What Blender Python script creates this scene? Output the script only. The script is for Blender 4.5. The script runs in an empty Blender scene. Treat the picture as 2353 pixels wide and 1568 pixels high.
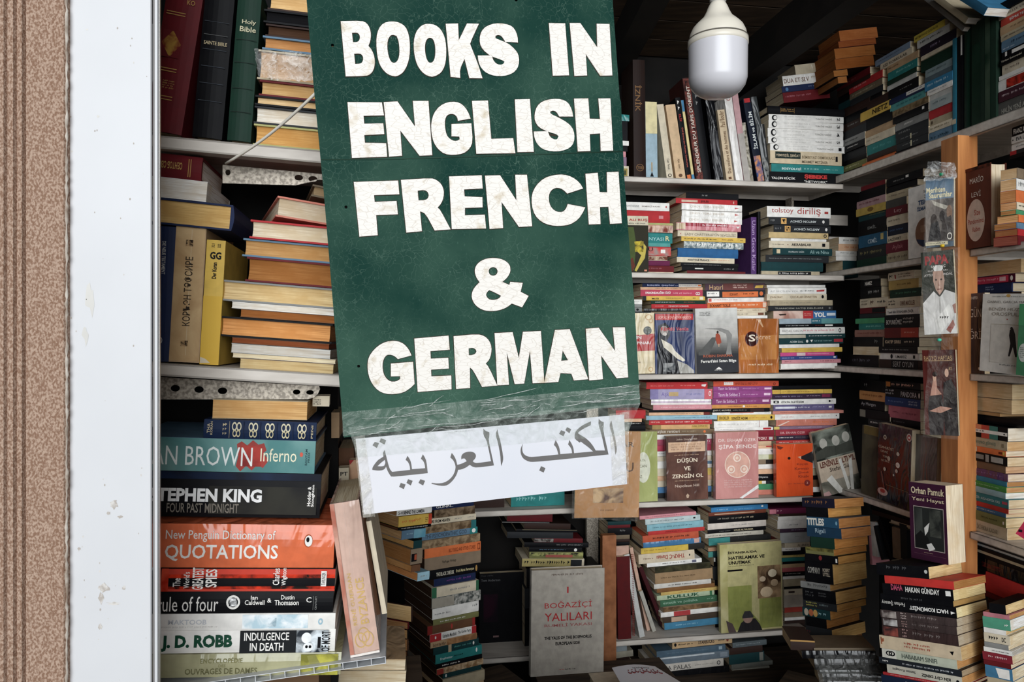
import bpy, bmesh, math, random
from mathutils import Vector, Matrix
random.seed(7)
sc = bpy.context.scene
COL = sc.collection
# ------------------------------------------------------------ camera, sky, exposure
F = 1700.0; CX = 1176.5; CY = 784.0; CAMZ = 1.5
cam_d = bpy.data.cameras.new('camera'); cam_d.sensor_width = 36.0
cam_d.lens = 36.0 * F / 2353.0; cam_d.clip_start = 0.05
cam = bpy.data.objects.new('camera', cam_d); COL.objects.link(cam)
cam.location = (0, 0, CAMZ); cam.rotation_euler = (math.pi / 2, 0, 0)
sc.camera = cam
vs = sc.view_settings
vs.view_transform = 'Standard'; vs.look = 'None'; vs.gamma = 1.0; vs.exposure = -0.2
vs.use_curve_mapping = False
w = bpy.data.worlds.new('overcast_sky'); sc.world = w; w.use_nodes = True
nt = w.node_tree; nd = nt.nodes; lk = nt.links
for n_ in list(nd): nd.remove(n_)
out = nd.new('ShaderNodeOutputWorld'); bg = nd.new('ShaderNodeBackground')
tc = nd.new('ShaderNodeTexCoord'); dot = nd.new('ShaderNodeVectorMath'); dot.operation = 'DOT_PRODUCT'
dot.inputs[1].default_value = (0.06, -0.99, 0.12)      # the bright part of the overcast sky, over the street
rmp = nd.new('ShaderNodeMapRange'); rmp.interpolation_type = 'SMOOTHSTEP'; rmp.inputs[1].default_value = 0.80; rmp.inputs[2].default_value = 1.0
rmp.inputs[3].default_value = 0.10; rmp.inputs[4].default_value = 9.0
bg.inputs[0].default_value = (0.93, 0.97, 1.0, 1)
lk.new(tc.outputs['Generated'], dot.inputs[0]); lk.new(dot.outputs['Value'], rmp.inputs[0])
lk.new(rmp.outputs[0], bg.inputs[1]); lk.new(bg.outputs[0], out.inputs[0])

# ------------------------------------------------------------ colours and materials
PAL = dict(W=('white', 'f1ede6'), CR=('cream', 'dccdb0'), TN=('tan', 'c39f74'), BR=('brown', '6f4a30'), DB=('dark brown', '38251f'),
 K=('black', '0e0e12'), NV=('navy', '1c2a50'), BL=('blue', '1f6096'), LB=('light blue', '93bccb'), TL=('teal', '17827f'),
 DT=('dark teal', '173f42'), GN=('green', '3f9060'), DG=('dark green', '17372a'), OL=('olive', '7d7c46'), Y=('yellow', 'e2b83a'),
 O=('orange', 'e2702b'), R=('red', 'be2228'), DR=('dark red', '6b161d'), PK=('pink', 'd98d95'), MG=('magenta', '9c3a7a'),
 PU=('purple', '58346f'), LI=('lilac', 'a799bf'), GY=('grey', '8b8b88'), LG=('pale grey', 'c6c6c1'), DK=('charcoal', '2b2d30'),
 SA=('salmon', 'da806a'), PE=('peach', 'e6b48b'), BG=('beige', 'b8a888'), MA=('maroon', '541430'), RO=('rose', 'c43c58'),
 LGN=('pale green', 'a9cba4'), GD=('gold', 'b98a3f'), DO=('deep orange', 'c9501f'), SB=('steel blue', '5d7f99'), GT=('grey-brown', '75654f'),
 MU=('mauve', '8d6f86'), PO=('pale olive', 'b3b06a'), TO=('taupe', '8d7860'))
def word(c):
    if c in PAL: return PAL[c][0]
    v = [int(c[i:i + 2], 16) for i in (0, 2, 4)]
    return min(PAL.values(), key=lambda p: sum((int(p[1][2 * i:2 * i + 2], 16) - v[i]) ** 2 for i in range(3)))[0]
def rgb(c):
    h = PAL[c][1] if c in PAL else c
    v = [int(h[i:i + 2], 16) / 255 for i in (0, 2, 4)]
    return tuple((x / 12.92 if x <= .04045 else ((x + .055) / 1.055) ** 2.4) for x in v)
MATS = {}
def nodes_for(name):
    m = bpy.data.materials.new(name); m.use_nodes = True
    return m, m.node_tree.nodes, m.node_tree.links, m.node_tree.nodes['Principled BSDF']
def ramp_mix(n, l, fac, c1, c2, lo, hi):
    mr = n.new('ShaderNodeMapRange'); mr.inputs[1].default_value = lo; mr.inputs[2].default_value = hi
    l.new(fac, mr.inputs[0])
    mx = n.new('ShaderNodeMix'); mx.data_type = 'RGBA'
    l.new(mr.outputs[0], mx.inputs[0])
    for k, c in ((6, c1), (7, c2)):
        if hasattr(c, 'default_value') or hasattr(c, 'is_linked'): l.new(c, mx.inputs[k])
        else: mx.inputs[k].default_value = (*c, 1)
    return mx.outputs[2]
def noise(n, l, scale, detail=3.0, vec=None, stretch=None, dist=0.0):
    t = n.new('ShaderNodeTexCoord'); x = n.new('ShaderNodeTexNoise')
    x.inputs['Scale'].default_value = scale; x.inputs['Detail'].default_value = detail; x.inputs['Distortion'].default_value = dist
    src = t.outputs['Object']
    if stretch:
        mp = n.new('ShaderNodeMapping'); mp.inputs['Scale'].default_value = stretch; l.new(src, mp.inputs[0]); src = mp.outputs[0]
    l.new(src, x.inputs['Vector'])
    return x.outputs['Fac']
def bump(n, l, b, fac, strength, dist):
    bp = n.new('ShaderNodeBump'); bp.inputs['Strength'].default_value = strength; bp.inputs['Distance'].default_value = dist
    l.new(fac, bp.inputs['Height']); l.new(bp.outputs[0], b.inputs['Normal'])
def mat(c, wrap=0):
    """printed or cloth cover; wrap=1: under wrinkled clear film"""
    k = (c, wrap)
    if k in MATS: return MATS[k]
    m, n, l, b = nodes_for('%s_%s' % ('film_wrapped' if wrap else 'cover', word(c).replace(' ', '_')))
    a = rgb(c); g = .25 * a[0] + .6 * a[1] + .15 * a[2]
    a = tuple(.86 * x + .14 * g for x in a)                 # sun-faded inks
    d = tuple(x * .78 + .003 for x in a)
    l.new(ramp_mix(n, l, noise(n, l, 45, 4), d, a, .3, .62), b.inputs['Base Color'])
    if wrap:
        b.inputs['Roughness'].default_value = .15; b.inputs['Specular IOR Level'].default_value = .42
        bump(n, l, b, noise(n, l, 13, 2, dist=1.6, stretch=(1.8, 1, .6)), .6, .008)
    else:
        b.inputs['Roughness'].default_value = .5; b.inputs['Specular IOR Level'].default_value = .1
        bump(n, l, b, noise(n, l, 14, 2), .12, .003)
    MATS[k] = m; return m
def pages(c, ax):
    k = ('pg', c, ax)
    if k in MATS: return MATS[k]
    m, n, l, b = nodes_for('paper_edges_' + word(c).replace(' ', '_'))
    a = rgb(c); s = [14, 14, 14]; s[ax] = 900
    d = tuple(x * f for x, f in zip(a, (.66, .58, .5)))
    c1 = ramp_mix(n, l, noise(n, l, 1, 3, stretch=tuple(s)), d, a, .34, .56)
    c2 = ramp_mix(n, l, noise(n, l, 18, 4), tuple(x * f for x, f in zip(a, (.8, .72, .62))), c1, .36, .5)
    l.new(c2, b.inputs['Base Color']); b.inputs['Roughness'].default_value = .85; b.inputs['Specular IOR Level'].default_value = .15
    bump(n, l, b, noise(n, l, 1, 2, stretch=tuple(s)), .5, .0008)
    MATS[k] = m; return m
def blotch(c1, c2, scale=30, wrap=0):
    k = ('bl', c1, c2, scale, wrap)
    if k in MATS: return MATS[k]
    m, n, l, b = nodes_for('mottled_print')
    l.new(ramp_mix(n, l, noise(n, l, scale, 5, dist=.6), rgb(c1), rgb(c2), .38, .62), b.inputs['Base Color'])
    b.inputs['Roughness'].default_value = .14 if wrap else .4
    b.inputs['Specular IOR Level'].default_value = .3 if wrap else .1
    if wrap: bump(n, l, b, noise(n, l, 13, 2, dist=1.6, stretch=(1.8, 1, .6)), .6, .008)
    MATS[k] = m; return m
def film(name, tint, alpha, rough=.12, sc_=40, strength=.9):
    k = ('film', name)
    if k in MATS: return MATS[k]
    m, n, l, b = nodes_for(name)
    tr = n.new('ShaderNodeBsdfTransparent'); mx = n.new('ShaderNodeMixShader')
    b.inputs['Base Color'].default_value = (*tint, 1); b.inputs['Roughness'].default_value = rough
    b.inputs['Specular IOR Level'].default_value = .8
    nz = noise(n, l, sc_, 3, dist=2.0)
    bump(n, l, b, nz, strength, .01)
    mr = n.new('ShaderNodeMapRange'); mr.inputs[1].default_value = .35; mr.inputs[2].default_value = .75
    mr.inputs[3].default_value = alpha * .45; mr.inputs[4].default_value = min(1, alpha * 1.9); l.new(nz, mr.inputs[0])
    l.new(mr.outputs[0], mx.inputs[0]); l.new(tr.outputs[0], mx.inputs[1]); l.new(b.outputs[0], mx.inputs[2])
    l.new(mx.outputs[0], n['Material Output'].inputs[0])
    MATS[k] = m; return m
def plain(name, c, rough=.6, c2=None, scale=8, stretch=None, lo=.35, hi=.65, bmp=0, metal=0, spec=.3, detail=5):
    m, n, l, b = nodes_for(name)
    a = rgb(c)
    l.new(ramp_mix(n, l, noise(n, l, scale, detail, stretch=stretch), rgb(c2) if c2 else tuple(x * .8 for x in a), a, lo, hi), b.inputs['Base Color'])
    b.inputs['Roughness'].default_value = rough; b.inputs['Metallic'].default_value = metal; b.inputs['Specular IOR Level'].default_value = spec
    if bmp: bump(n, l, b, noise(n, l, scale * 3, 4, stretch=stretch), bmp, .003)
    return m

# ------------------------------------------------------------ rays and planes (metres, from pixels of the 2353 x 1568 frame)
class Plane:
    def __init__(s, px, Y, yaw, pitch=0.0):
        s.O = Vector(((px - CX) / F * Y, Y, CAMZ)); a = math.radians(yaw)
        s.u = Vector((math.cos(a), math.sin(a), 0)); s.n = Vector((-math.sin(a), math.cos(a), 0)); s.v = Vector((0, 0, 1))
        if pitch:                                        # positive: the top leans away from the camera
            R = Matrix.Rotation(math.radians(-pitch), 3, 'X')
            s.u = R @ s.u; s.n = R @ s.n; s.v = R @ s.v
    def hit(s, px, py, off=0.0):
        d = Vector(((px - CX) / F, 1, (CY - py) / F)); c = Vector((0, 0, CAMZ))
        t = ((s.O - c).dot(s.n) + off) / d.dot(s.n)
        return c + d * t
PB = Plane(1650, 2.38, 9.2)                    # back shelves, plane of the spines
PR = Plane(1936.5, 2.46, -80.8)                # shelves along the side wall
PL = Plane(550, .88, 9.2)                      # front bookcase beside the post
PS = Plane(1090, .80, 9.2, -2.4)               # hanging sign
ZT = dict(S1=.5115, S2=.2136, S3=-.104, S4=-.503, S5=-.930, R1=.545, R2=.232, R3=-.083, R4=-.484)
T0 = (0, 0, 1)
TA1 = (340, 0, .30605); TA2 = (340, 400, .30605); TA3 = (340, 860, .22958); TA4 = (340, 1180, .2475)
TB1 = (1400, 0, .28056); TB2 = (1420, 420, .2295); TB3 = (1420, 640, .2295); TB4 = (1420, 850, .24224); TB5 = (1380, 1130, .27935)
TC1 = (1740, 0, .28699); TC2 = (1900, 380, .31879); TC3 = (1900, 820, .30608); TC4 = (1800, 1130, .27929)
TD1 = (740, 1100, .29851); TD2 = (1080, 1120, .28571)
def px(T, x, y): return T[0] + x * T[2], T[1] + y * T[2]

# ------------------------------------------------------------ mesh helpers
def link(name, me, parent=None, loc=None, rot=None):
    o = bpy.data.objects.new(name, me); COL.objects.link(o)
    if parent is not None: o.parent = parent
    if rot is not None: o.matrix_world = rot
    elif loc is not None: o.location = loc
    return o
def empty(name, M):
    o = bpy.data.objects.new(name, None); o.empty_display_size = .02; COL.objects.link(o); o.matrix_world = M; return o
def tag(o, label=None, cat=None, group=None, kind=None):
    for k, v in (('label', label), ('category', cat), ('group', group), ('kind', kind)):
        if v: o[k] = v
    return o
def frame(o, x, y, z):
    M = Matrix(((x.x, y.x, z.x, o.x), (x.y, y.y, z.y, o.y), (x.z, y.z, z.z, o.z), (0, 0, 0, 1))); return M
class MB:
    """collects shapes with material slots, then links them as one object"""
    def __init__(s): s.v = []; s.f = []; s.fm = []; s.mats = []; s.sm = []
    def slot(s, m):
        if m not in s.mats: s.mats.append(m)
        return s.mats.index(m)
    def add(s, vs, fs, m, smooth=False):
        b = len(s.v); s.v += [tuple(p) for p in vs]; k = s.slot(m)
        for f in fs: s.f.append([i + b for i in f]); s.fm.append(k); s.sm.append(smooth)
    def box(s, a, b, m):
        x0, y0, z0 = a; x1, y1, z1 = b
        s.add([(x0, y0, z0), (x1, y0, z0), (x1, y1, z0), (x0, y1, z0), (x0, y0, z1), (x1, y0, z1), (x1, y1, z1), (x0, y1, z1)],
              [(0, 3, 2, 1), (4, 5, 6, 7), (0, 1, 5, 4), (1, 2, 6, 5), (2, 3, 7, 6), (3, 0, 4, 7)], m)
    def bbox(s, a, b, m, r=.003):                       # box with rounded edges
        bm = bmesh.new(); bmesh.ops.create_cube(bm, size=1)
        for v in bm.verts: v.co = Vector([a[i] + (b[i] - a[i]) * (v.co[i] + .5) for i in range(3)])
        bmesh.ops.bevel(bm, geom=bm.edges[:], offset=r, segments=2, affect='EDGES', profile=.5)
        s.add([v.co[:] for v in bm.verts], [[v.index for v in f.verts] for f in bm.faces], m); bm.free()
    def prism(s, pts, y0, y1, m):                        # polygon in x,z pushed along y
        n = len(pts); A = [(p[0], y0, p[1]) for p in pts] + [(p[0], y1, p[1]) for p in pts]
        s.add(A, [list(range(n)), list(range(2 * n - 1, n - 1, -1))] + [[i, i + n, (i + 1) % n + n, (i + 1) % n] for i in range(n)], m)
    def tube(s, pts, r, m, seg=8):
        pts = [Vector(p) for p in pts]; rings = []
        for i, p in enumerate(pts):
            t = (pts[min(i + 1, len(pts) - 1)] - pts[max(i - 1, 0)]).normalized()
            a = t.orthogonal().normalized() if i == 0 else (prev - t * prev.dot(t)).normalized()
            prev = a; b = t.cross(a)
            rr = r[i] if isinstance(r, (list, tuple)) else r
            rings += [p + (a * math.cos(2 * math.pi * k / seg) + b * math.sin(2 * math.pi * k / seg)) * rr for k in range(seg)]
        n = len(pts)
        fs = [[i * seg + k, i * seg + (k + 1) % seg, (i + 1) * seg + (k + 1) % seg, (i + 1) * seg + k] for i in range(n - 1) for k in range(seg)]
        s.add(rings, fs + [list(range(seg))[::-1], list(range((n - 1) * seg, n * seg))], m, True)
    def lathe(s, prof, m, seg=40):
        vs_ = [(r * math.cos(2 * math.pi * k / seg), r * math.sin(2 * math.pi * k / seg), z) for r, z in prof for k in range(seg)]
        n = len(prof)
        s.add(vs_, [[i * seg + k, i * seg + (k + 1) % seg, (i + 1) * seg + (k + 1) % seg, (i + 1) * seg + k] for i in range(n - 1) for k in range(seg)], m, True)
    def mesh(s, name):
        me = bpy.data.meshes.new(name); me.from_pydata(s.v, [], s.f)
        for m in s.mats: me.materials.append(m)
        me.polygons.foreach_set('material_index', s.fm); me.polygons.foreach_set('use_smooth', s.sm)
        bm = bmesh.new(); bm.from_mesh(me); bmesh.ops.recalc_face_normals(bm, faces=bm.faces); bm.to_mesh(me); bm.free()
        me.update(); return me
    def build(s, name, parent=None, M=None):
        return link(name, s.mesh(name), parent, rot=M)

# ------------------------------------------------------------ lettering: outlines of a string, scaled into a box
TXT = {}
def text_faces(t, bold=0.0):
    k = (t, bold)
    if k not in TXT:
        cu = bpy.data.curves.new('lettering', 'FONT'); cu.body = t; cu.resolution_u = 2; cu.fill_mode = 'FRONT'; cu.offset = bold
        o = bpy.data.objects.new('lettering', cu); COL.objects.link(o)
        dg = bpy.context.evaluated_depsgraph_get(); dg.update()
        me = bpy.data.meshes.new_from_object(o.evaluated_get(dg))
        vs_ = [v.co[:2] for v in me.vertices]; fs = [list(p.vertices) for p in me.polygons]
        bpy.data.objects.remove(o); bpy.data.curves.remove(cu); bpy.data.meshes.remove(me)
        if vs_:
            xs = [v[0] for v in vs_]; ys = [v[1] for v in vs_]
            ax, bx, ay, by = min(xs), max(xs), min(ys), max(ys)
            vs_ = [((x - ax) / (bx - ax + 1e-9), (y - ay) / (by - ay + 1e-9)) for x, y in vs_]
        TXT[k] = (vs_, fs)
    return TXT[k]
def filled(polys, offset=0.0):
    """2D outlines, later ones may be holes -> flat verts and faces"""
    cu = bpy.data.curves.new('outline', 'CURVE'); cu.dimensions = '2D'; cu.fill_mode = 'BOTH'; cu.offset = offset
    for P in polys:
        sp = cu.splines.new('POLY'); sp.points.add(len(P) - 1); sp.use_cyclic_u = True
        for q, p in zip(sp.points, P): q.co = (p[0], p[1], 0, 1)
    o = bpy.data.objects.new('outline', cu); COL.objects.link(o)
    dg = bpy.context.evaluated_depsgraph_get(); dg.update()
    me = bpy.data.meshes.new_from_object(o.evaluated_get(dg))
    r = ([v.co[:2] for v in me.vertices], [list(p.vertices) for p in me.polygons])
    bpy.data.objects.remove(o); bpy.data.curves.remove(cu); bpy.data.meshes.remove(me)
    return r
def smooth(P, k=2):                                      # round an outline by corner cutting where the turn is gentle
    for _ in range(k):
        Q = []; n = len(P)
        for i in range(n):
            a, b, c = Vector(P[i - 1]), Vector(P[i]), Vector(P[(i + 1) % n])
            t = (b - a).angle(c - b) if (b - a).length and (c - b).length else 0
            if t < math.radians(50): Q += [tuple(b + (a - b) * .25), tuple(b + (c - b) * .25)]
            else: Q.append(tuple(b))
        P = Q
    return P
def ellipse(cx, cy, rx, ry, k=24): return [(cx + rx * math.cos(2 * math.pi * i / k), cy + ry * math.sin(2 * math.pi * i / k)) for i in range(k)]

def prints(mb, spec, w, h, x0, x1, wrap=0, yf=0.0, side=None):
    """draws printed matter on the face x in [-w/2,w/2], z in [0,h], y=yf. spec: list of comma strings, coordinates as fractions (0,0 = top left)"""
    lay = [0]
    def fx(v):
        v = float(v)
        if abs(v) > 1.6: v = (v - x0) / (x1 - x0)
        return (v - .5) * w
    def fz(v): return (1 - float(v)) * h
    def put(vs_, fs, m):
        lay[0] += 1; y = yf - .00025 - .00007 * lay[0]
        mb.add([(a, y, b) for a, b in vs_], fs, m)
    def rect(a, b, c, d, m): put([(a, d), (b, d), (b, c), (a, c)], [(0, 1, 2, 3)], m)
    for s in spec:
        p = s.split(',')
        c = p[0]
        if c == '#': rect(fx(p[1]), fx(p[2]), fz(p[3]), fz(p[4]), mat(p[5], wrap))
        elif c == 'B': rect(fx(p[1]), fx(p[2]), fz(p[3]), fz(p[4]), blotch(p[5], p[6], float(p[7]) if len(p) > 7 else 30, wrap))
        elif c == 'G':
            a, b = rgb(p[5]), rgb(p[6]); z0, z1 = float(p[3]), float(p[4]); N = 12
            ha = PAL[p[5]][1] if p[5] in PAL else p[5]; hb = PAL[p[6]][1] if p[6] in PAL else p[6]
            for i in range(N):
                t = i / (N - 1)
                hx = ''.join('%02x' % round(int(ha[j:j + 2], 16) * (1 - t) + int(hb[j:j + 2], 16) * t) for j in (0, 2, 4))
                rect(fx(p[1]), fx(p[2]), fz(z0 + (z1 - z0) * i / N), fz(z0 + (z1 - z0) * (i + 1) / N), mat(hx, wrap))
        elif c == 'P':
            q = [float(v) for v in p[2:]]; P = [(fx(q[i]), fz(q[i + 1])) for i in range(0, len(q), 2)]
            put(P, [list(range(len(P)))], mat(p[1], wrap))
        elif c == 'E':
            P = ellipse(fx(p[1]), fz(p[2]), float(p[3]) * w, float(p[4]) * h); put(P, [list(range(len(P)))], mat(p[5], wrap))
        elif c == 'O':
            a = ellipse(fx(p[1]), fz(p[2]), float(p[3]) * w, float(p[4]) * h); b = ellipse(fx(p[1]), fz(p[2]), float(p[3]) * w * float(p[5]), float(p[4]) * h * float(p[5]))
            k = len(a); put(a + b, [(i, (i + 1) % k, (i + 1) % k + k, i + k) for i in range(k)], mat(p[6], wrap))
        elif c == '~':                                   # lines of print too small to read
            a, b, z0, z1 = fx(p[1]), fx(p[2]), fz(p[3]), fz(p[4]); m = mat(p[5], wrap); rows = int(p[6]) if len(p) > 6 else 1
            rng = random.Random(len(s) + int(a * 9999))
            vs_ = []; fs = []
            for r in range(rows):
                hh = abs(z1 - z0) / rows; zt = max(z0, z1) - r * hh; x = a; cw = hh * .5
                while x < b - cw * .5:
                    n = rng.randint(2, 8)
                    for i in range(n):
                        if x > b - cw * .5: break
                        q = cw * rng.uniform(.5, .85); k = len(vs_); lo = zt - hh * rng.uniform(.66, .82); hi = zt - hh * rng.uniform(0, .22)
                        vs_ += [(x, lo), (x + q * .35, lo), (x + q * .35, hi), (x, hi), (x + q * .35, lo + hh * .22), (x + q, lo + hh * .3), (x + q, hi - hh * .1), (x + q * .35, hi - hh * .15)]
                        fs += [(k, k + 1, k + 2, k + 3), (k + 4, k + 5, k + 6, k + 7)]
                        x += cw
                    x += cw * .9
            if vs_: put(vs_, fs, m)
        else:                                            # text,fx0,fx1,fy0,fy1,colour[,rot[,bold]]
            a, b, z0, z1 = fx(p[1]), fx(p[2]), fz(p[3]), fz(p[4]); rot = int(p[6]) if len(p) > 6 and p[6] else 0
            vs_, fs = text_faces(c.replace(';', ','), float(p[7]) if len(p) > 7 else 0.012)
            if not vs_: continue
            R = {0: lambda x, y: (x, y), 180: lambda x, y: (1 - x, 1 - y), 90: lambda x, y: (1 - y, x), 270: lambda x, y: (y, 1 - x)}[rot]
            put([(a + (b - a) * R(x, y)[0], z1 + (z0 - z1) * R(x, y)[1]) for x, y in vs_], fs, mat(p[5], wrap))

# ------------------------------------------------------------ one book
def book_meshes(w, d, h, form, cover, pg, hard=False, wrap=0, rng=random):
    """local frame x right, y into the shelf, z up; front face y=0. Returns cover MB, page MB"""
    if form in 'SELR': N = h
    elif form in ('VS', 'VE'): N = w
    else: N = d
    bt = .0022 if hard else .0006; bt = min(bt, N * .2); oh = .0028 if hard else .0004
    # canonical: e (head-tail) X, spine->fore-edge Y, board normal Z
    if form == 'S':   L, W, mp = w, d, lambda X, Y, Z: (X - w / 2, Y, Z)
    elif form == 'E': L, W, mp = w, d, lambda X, Y, Z: (X - w / 2, d - Y, Z)
    elif form == 'L': L, W, mp = d, w, lambda X, Y, Z: (Y - w / 2, X, Z)
    elif form == 'R': L, W, mp = d, w, lambda X, Y, Z: (w / 2 - Y, X, Z)
    elif form == 'VS': L, W, mp = h, d, lambda X, Y, Z: (Z - w / 2, Y, X)
    elif form == 'VE': L, W, mp = h, d, lambda X, Y, Z: (Z - w / 2, d - Y, X)
    elif form == 'C': L, W, mp = h, w, lambda X, Y, Z: (Y - w / 2, Z, X)
    else: L, W, mp = h, w, lambda X, Y, Z: (w / 2 - Y, Z, X)          # CR
    T = N
    bl = min(T * .12, .0025) if hard else min(T * .05, .0008)
    arc = [(bl * (1 - math.sin(math.pi * i / 6)), T * (1 - i / 6)) for i in range(7)]
    outer = [(W, T)] + arc + [(W, 0)]
    inner = [(W, bt), (bl + bt, bt), (bl + bt, T - bt), (W, T - bt)]
    prof = outer + inner; n = len(prof)
    segs = 5; wa = rng.uniform(0, 1) * min(.0005, T * .03) if form in 'SE' and not hard else 0
    vs_ = []
    for i in range(segs):
        X = L * i / (segs - 1); dz = wa * (1 - (2 * i / (segs - 1) - 1) ** 2)
        vs_ += [mp(X, y, z + dz) for y, z in prof]
    fs = [[i * n + k, i * n + (k + 1) % n, (i + 1) * n + (k + 1) % n, (i + 1) * n + k] for i in range(segs - 1) for k in range(n)]
    o = len(outer)                                      # end caps as quads: the two boards and the spine
    for b in (0, (segs - 1) * n):
        fs += [[b + 0, b + 1, b + o + 2, b + o + 3], [b + o - 2, b + o - 1, b + o, b + o + 1], [b + k for k in range(1, 8)] + [b + o + 1, b + o + 2]]
    c = MB(); c.add(vs_, fs, mat(cover, wrap))
    p = MB(); ax = {'S': 2, 'E': 2, 'L': 2, 'R': 2, 'VS': 0, 'VE': 0}.get(form, 1)
    cv = min(T * .12, .004) if hard else 0
    fe = [(W - oh - cv * math.sin(math.pi * i / 4), bt + (T - 2 * bt) * i / 4) for i in range(5)]
    pp = [(bl + bt, bt)] + fe + [(bl + bt, T - bt)]; k = len(pp)
    A = [mp(x, y, z) for x in (oh, L - oh) for y, z in pp]
    p.add(A, [list(range(k)), list(range(k, 2 * k))] + [[i, (i + 1) % k, (i + 1) % k + k, i + k] for i in range(k)], pages(pg, ax))
    return c, p
ORD = 'topmost second third fourth fifth sixth seventh eighth ninth tenth eleventh twelfth thirteenth fourteenth fifteenth sixteenth'.split()
def ordinal(i, n):
    if i == 0: return 'topmost'
    if i == n - 1: return 'lowest'
    if i <= (n - 1) / 2: return ORD[i] + ' from top'
    return ORD[n - 1 - i] + ' from bottom'
def pile_label(c, wrap, kind, ex, i, n, phrase):
    for a, b in ((wrap, ex), ('', ex), (wrap, ''), ('', '')):
        t = '%s%s %s%s, %s of the %s' % ('film-wrapped ' if a else '', word(c), kind, (' ' + b) if b else '', ordinal(i, n), phrase)
        if len(t.split()) <= 16: break
    return t
NB = [0]
def make_book(M, w, d, h, form, cover, pg, label, spec=(), hard=False, wrap=0, x0=0, x1=1, group=None, split=False, cat='book', name=None, extra=None):
    NB[0] += 1
    c, p = book_meshes(w, d, h, form, cover, pg, hard, wrap)
    if spec: prints(c, spec, w, h, x0, x1, wrap)
    name = name or ('hardback_book' if hard else 'paperback')
    if split:
        o = empty(name, M); c.build('cover', o); p.build('page_block', o)
    else:
        c.add(p.v, p.f, p.mats[0]); o = c.build(name, None, M)
    tag(o, label, cat, group)
    return o
def parse(row):
    q = row.split('|'); a = q[0].split()
    r = dict(x0=float(a[0]), x1=float(a[1]), y0=float(a[2]), c=a[3], wrap=0, hard=False, roll=0, xs=None, off=None, ex='', form=None, pg=None, spec=q[1:], lab=None, th=None)
    for f in a[4:]:
        if f == 'w': r['wrap'] = 1
        elif f == 'h': r['hard'] = True
        elif f[0] == 'r': r['roll'] = float(f[1:])
        elif f[0] == 'e': r['xs'] = float(f[1:])
        elif f[0] == 'o': r['off'] = float(f[1:]) / 1000
        elif f[0] == '=': r['ex'] = f[1:].replace('_', ' ')
        elif f[0] == ':': r['lab'] = f[1:].replace('_', ' ')
        elif f[0] == 'F': r['form'] = f[1:]
        elif f[0] == 'p': r['pg'] = f[1:]
        elif f[0] == 'y': r['y1'] = float(f[1:])
        elif f[0] == 't': r['th'] = float(f[1:]) / 1000
    return r
def noun(r, forms):
    k = 'hardback' if r['hard'] else 'paperback'
    return k
def stack(phrase, P, T, yend, rows, xref=None, roll=0.0, form='S', d=.135, off=.004, jit=.007, dmax=.2, base=None, pg='CR', split=False, group=None, cat='book', gapless=True):
    """books lying on one another, listed from the top; each row: x0 x1 ytop colour flags|print|print"""
    R = [parse(r) for r in rows.strip().split('\n')]
    a = math.radians(-roll); u = P.u * math.cos(a) + P.v * math.sin(a); v = P.v * math.cos(a) - P.u * math.sin(a)
    rng = random.Random(len(phrase) * 31 + len(R)); n = len(R); prev = None; made = []
    for i in range(n - 1, -1, -1):
        r = R[i]; of = r['off'] if r['off'] is not None else off + rng.uniform(0, jit)
        xc = (r['x0'] + r['x1']) / 2; xr = xref if xref is not None else xc
        pt = P.hit(*px(T, xr, r['y0']), of)
        if prev is None:
            prev = (P.hit(*px(T, xr, yend), of) - P.O).dot(v) if base is None else base / max(v.z, .5) + abs(math.sin(a)) * .07
            if base is not None and P.v.z > .99: prev = (base - P.O.z + CAMZ) * math.cos(a) + abs(math.sin(a)) * abs((P.hit(*px(T, r['x1'], yend), of) - P.hit(*px(T, r['x0'], yend), of)).dot(u)) / 2 - (((P.hit(*px(T, xc, yend), of) - P.O).dot(P.u)) * math.sin(-a) if a else 0)
        t = (pt - P.O).dot(v); h = max(t - prev - .0004, .0035)
        def along(x):                                    # where the ray at x meets the book's front edge line
            A = P.hit(*px(T, x, r['y0']), of); return (A - P.O).dot(u)
        s0, s1 = along(r['x0']), along(r['x1'])
        fm = r['form'] or form
        dd = d
        if r['xs'] is not None:                          # depth from where the visible end face stops
            xe = r['x1'] if r['xs'] > r['x1'] else r['x0']; se = s1 if xe == r['x1'] else s0
            E = P.O + u * se + v * t + P.n * of
            pxx, pyy = px(T, r['xs'], r['y0']); k = (pxx - CX) / F
            den = P.n.x - k * P.n.y
            dd = (k * E.y - E.x) / den if abs(den) > 1e-4 else d
            dd = min(max(dd, .06), dmax)
        w = s1 - s0
        B = P.O + u * ((s0 + s1) / 2) + v * (prev + (.0008 if base is not None and i == n - 1 else .0002)) + P.n * of
        if base is not None and i == n - 1: h -= .0007
        uu, vv = u, v
        if r['roll']:
            b = math.radians(-r['roll']); uu = u * math.cos(b) + v * math.sin(b); vv = v * math.cos(b) - u * math.sin(b)
        M = frame(B, uu, P.n, vv)
        lab = r['lab'] or pile_label(r['c'], r['wrap'], noun(r, fm), r['ex'], i, n, phrase)
        o = make_book(M, w, dd, h, fm, r['c'], r['pg'] or pg, lab, r['spec'], r['hard'], r['wrap'], r['x0'], r['x1'], group or ('books of the ' + phrase), split or fm in ('E', 'L', 'R'), cat)
        made.append(o); prev = prev + h + .0004
    return made
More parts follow.
